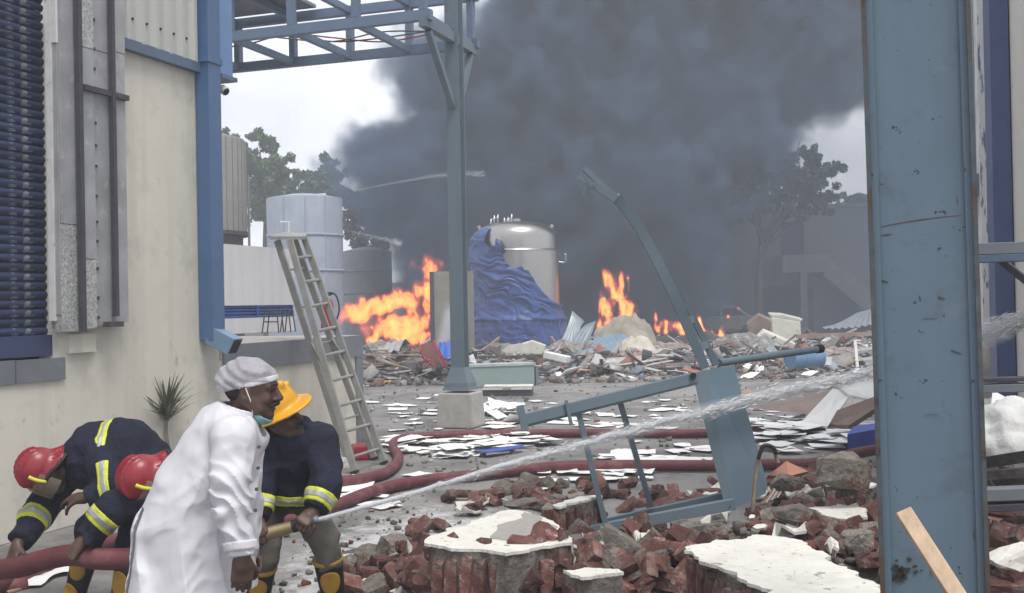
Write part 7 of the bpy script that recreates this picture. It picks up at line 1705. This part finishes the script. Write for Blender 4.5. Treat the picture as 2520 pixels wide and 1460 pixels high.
flame('large orange fire sweeping up against the tall brown panel', [(870, 768, 44, 26, 1.0), (935, 752, 50, 34, 1.1), (985, 735, 40, 34, .9), (1045, 660, 36, 46, .66), (1066, 636, 30, 28, .52), (1040, 715, 40, 50, .85), (1020, 765, 36, 50, .8), (985, 815, 60, 36, 1.15), (940, 825, 46, 22, 1.0), (1055, 790, 22, 55, .8), (1020, 838, 36, 18, 1.0), (920, 795, 60, 36, .5), (1050, 838, 20, 22, .7)], 35.0, 1.0, .055, 3.2, 3)
flame('tall red flame tongue rising behind the sooty canvas heap', [(1522, 690, 19, 34, .78), (1530, 672, 16, 20, .68), (1506, 715, 28, 52, .95), (1498, 765, 22, 42, .9), (1535, 762, 25, 34, 1.15), (1515, 745, 26, 36, .95), (1480, 796, 12, 20, .8), (1492, 790, 17, 20, .75)], 40.0, .6, .055, 3.6, 5)
flame('low red fire between the sooty canvas and the bent post', [(1616, 778, 15, 18, .75), (1632, 797, 22, 22, .9), (1657, 800, 20, 22, .9), (1608, 768, 10, 12, .6), (1662, 812, 18, 13, .8), (1640, 838, 16, 10, .7)], 40.0, .4, .05, 5.0, 7)
flame('small yellow fire burning before the burnt car', [(1735, 810, 15, 28, .95), (1752, 820, 26, 20, 1.15), (1766, 806, 14, 24, .95)], 40.0, .4, .05, 7.5, 9)
flame('tiny flame flickering on the burnt car rear', [(1790, 774, 9, 8, .75), (1803, 768, 6, 8, .6)], 44.6, .3, .05, 6.5, 11)

# ---- pale steam at the panel foot
lo, hi = at(1040, 860, 31.6), at(1150, 740, 31.6); lo = np.array((lo[0], 31.0, .2)); hi = np.array((hi[0], 32.6, at(1100, 735, 31.6)[2])); dim = np.ceil((hi - lo) / .07).astype(int)
ax = [lo[i] + (np.arange(dim[i]) + .5) / dim[i] * (hi[i] - lo[i]) for i in range(3)]; X, YY, Z = np.meshgrid(*ax, indexing='ij'); u = (X - lo[0]) / (hi[0] - lo[0]); v = (Z - lo[2]) / (hi[2] - lo[2]); y_ = (YY - 31.8) / .8
f = 1 - np.sqrt(((u - .3 - .55 * v) / (.10 + .28 * v)) ** 2 + y_ ** 2 * 1.2) + .5 * fbm(np.stack([X, YY, Z], -1) * 2.2, 4); dn = sstep(.0, .9, f) * sstep(1, .75, v) * sstep(0, .1, v) * (1 - .6 * v)
o = bake_volume('steam', lo, hi, dn, vol_mat('pale_steam', (.80, .82, .88), 2.0)); tag(o, 'pale steam drifting from the foot of the brown panel', 'steam', kind='stuff')

# ---- water jets: a solid core that breaks up, wrapped in spray
def jet(label, path, r0, r1, dens, seed, core_to=.62, drops=True):
    t = thing('water_jet', path[0], label, 'water jet'); pts = spline(path, 14); n = len(pts); L = np.linalg.norm(pts[-1] - pts[0])
    ck = int(n * core_to); rs = np.random.default_rng(seed); cps = []; crs = []
    for i in range(ck * 4):
        f = i / 4; j = min(int(f), n - 2); p = pts[j] + (pts[j + 1] - pts[j]) * (f - j); g = f / n; cps.append(p + np.array((0, 0, 1)) * r1 * .25 * g * float(vnoise(np.array((f * .9, seed, 0.)))))
        crs.append((r0 + (r1 * .22 - r0) * g) * (1 + .35 * g * float(vnoise(np.array((f * 1.7, 3., seed))))) * (1 if i < ck * 4 - 12 else (ck * 4 - i) / 12))
    wm = M('white_water', (.80, .82, .85), .35, var=.08, vs=30, bump=.6, bs=60, bdist=.02, spec=.5); wm.node_tree.nodes['Principled BSDF'].inputs['Alpha'].default_value = .55
    if ck > 2: obj('stream', MB().tube(cps, crs, 9), wm, t, True)
    # torn filaments and drops riding on the stream
    A = np.array(pts); nd = int(3000 * min(1, L / 5)) if drops else 260; tt = rs.random(nd) ** .62; ii = np.clip((tt * (n - 1)).astype(int), 0, n - 2); fr = tt * (n - 1) - ii; C = A[ii] + (A[ii + 1] - A[ii]) * fr[:, None]
    rad = (r0 * .9 + (r1 * .8 - r0) * tt ** 1.3); off = rs.normal(size=(nd, 3)) * .42; C = C + off * rad[:, None]; dirs = A[ii + 1] - A[ii]; dirs /= np.linalg.norm(dirs, axis=1)[:, None]; dirs = dirs + rs.normal(size=(nd, 3)) * .16
    ln = r1 * rs.uniform(.2, 1.3, nd) * (.3 + .9 * tt); th_ = r1 * rs.uniform(.010, .045, nd) * (.5 + .7 * tt); sd_ = np.cross(dirs, (0, 0, 1.)); sd_ /= np.linalg.norm(sd_, axis=1)[:, None]; up_ = np.cross(sd_, dirs)
    Vd = np.stack([C - dirs * ln[:, None] / 2, C + sd_ * th_[:, None], C + up_ * th_[:, None], C - sd_ * th_[:, None], C - up_ * th_[:, None], C + dirs * ln[:, None] / 2], 1).reshape(-1, 3)
    tri = np.array([(0, 2, 1), (0, 3, 2), (0, 4, 3), (0, 1, 4), (5, 1, 2), (5, 2, 3), (5, 3, 4), (5, 4, 1)]); Qd = (tri[None] + 6 * np.arange(nd)[:, None, None]).reshape(-1, 3)
    dm_ = M('water_drops', (.88, .89, .91), .3, var=.03, spec=.6); dm_.node_tree.nodes['Principled BSDF'].inputs['Alpha'].default_value = .6 if drops else .16; tag(obj('drops', (Vd, Qd), dm_, t, True), kind='stuff')
    # spray grid, axis aligned box round the path
    A = np.array(pts); lo, hi = A.min(0) - r1 * 1.7, A.max(0) + r1 * 1.7; vox = r1 * .155; dim = np.ceil((hi - lo) / vox).astype(int)
    ax = [lo[i] + (np.arange(dim[i]) + .5) / dim[i] * (hi[i] - lo[i]) for i in range(3)]; X, YY, Z = np.meshgrid(*ax, indexing='ij'); Q = np.stack([X, YY, Z], -1).astype(np.float32)
    # parametrise by x, the path is monotonic in x
    Xs = A[:, 0]; o_ = np.argsort(Xs); tt = np.interp(X, Xs[o_], np.linspace(0, 1, n)[o_]); cyv = np.interp(X, Xs[o_], A[o_, 1]); czv = np.interp(X, Xs[o_], A[o_, 2])
    rr = r0 * 1.1 + (r1 - r0) * tt ** 1.25; d = np.sqrt((YY - cyv) ** 2 + (Z - czv + 0.25 * rr * fbm(Q * .9 / r1 * .1, 2)) ** 2) / rr
    nz_ = fbm(Q * np.array((.55, .8, .8)) / r1 * .35, 4, .6) ; dn = sstep(1.05, .25, d + .75 * nz_ * (.3 + tt)) * sstep(0, .04, tt) * (.45 + .9 * np.clip(nz_ + .4, 0, 1)) * (r0 * 2.2 / rr) ** .9
    dn[(tt <= 0) | (tt >= 1)] = 0; dn[dn < .012] = 0
    v = bake_volume('spray', lo, hi, dn, vol_mat('spray_' + str(seed), (.96, .97, .985), dens, .3)); v.parent = t; v.location = Vector(WLOC[v.name] - wloc(t)); tag(v, kind='stuff')
    return t
tip_ = at(782, 1279, 5.70)
jet('white water jet arcing from the brass nozzle across the fallen frame', [tip_, at(1000, 1219, 5.95), at(1300, 1130, 6.3), at(1600, 1048, 6.65), at(1900, 972, 7.0), at(2150, 915, 7.3), at(2450, 812, 7.6), at(2600, 765, 7.8)], .011, .12, 40., 4, .72)
jet('thin distant water jet hitting the black smoke above the grey tank', [at(880, 468, 43.0), at(960, 452, 42.9), at(1060, 435, 42.8), at(1120, 430, 42.7), at(1190, 428, 42.6)], .03, .20, 2.6, 6, .0, False)
jet('thin faint water jet crossing behind the grey tank toward the flames', [at(846, 566, 42.6), at(900, 578, 42.2), at(960, 592, 41.8), at(985, 600, 41.6)], .03, .20, 2.0, 8, .0, False)

# ---- the smoky air between the camera and the far trees
hb_ = obj('haze', MB().box((8, 36, 7), (64, 80, 16.5)), None, None); hb_.data.materials.clear()
hm_ = bpy.data.materials.new('haze_air'); hm_.use_nodes = True; hm_.node_tree.nodes.clear(); _o2 = hm_.node_tree.nodes.new('ShaderNodeOutputMaterial'); _v2 = hm_.node_tree.nodes.new('ShaderNodeVolumePrincipled'); _v2.inputs['Color'].default_value = (.86, .90, .97, 1); _v2.inputs['Density'].default_value = .0042; hm_.node_tree.links.new(_v2.outputs[0], _o2.inputs['Volume'])
hb_.data.materials.append(hm_); tag(hb_, 'thin pale smoky haze filling the yard', 'haze', kind='stuff')
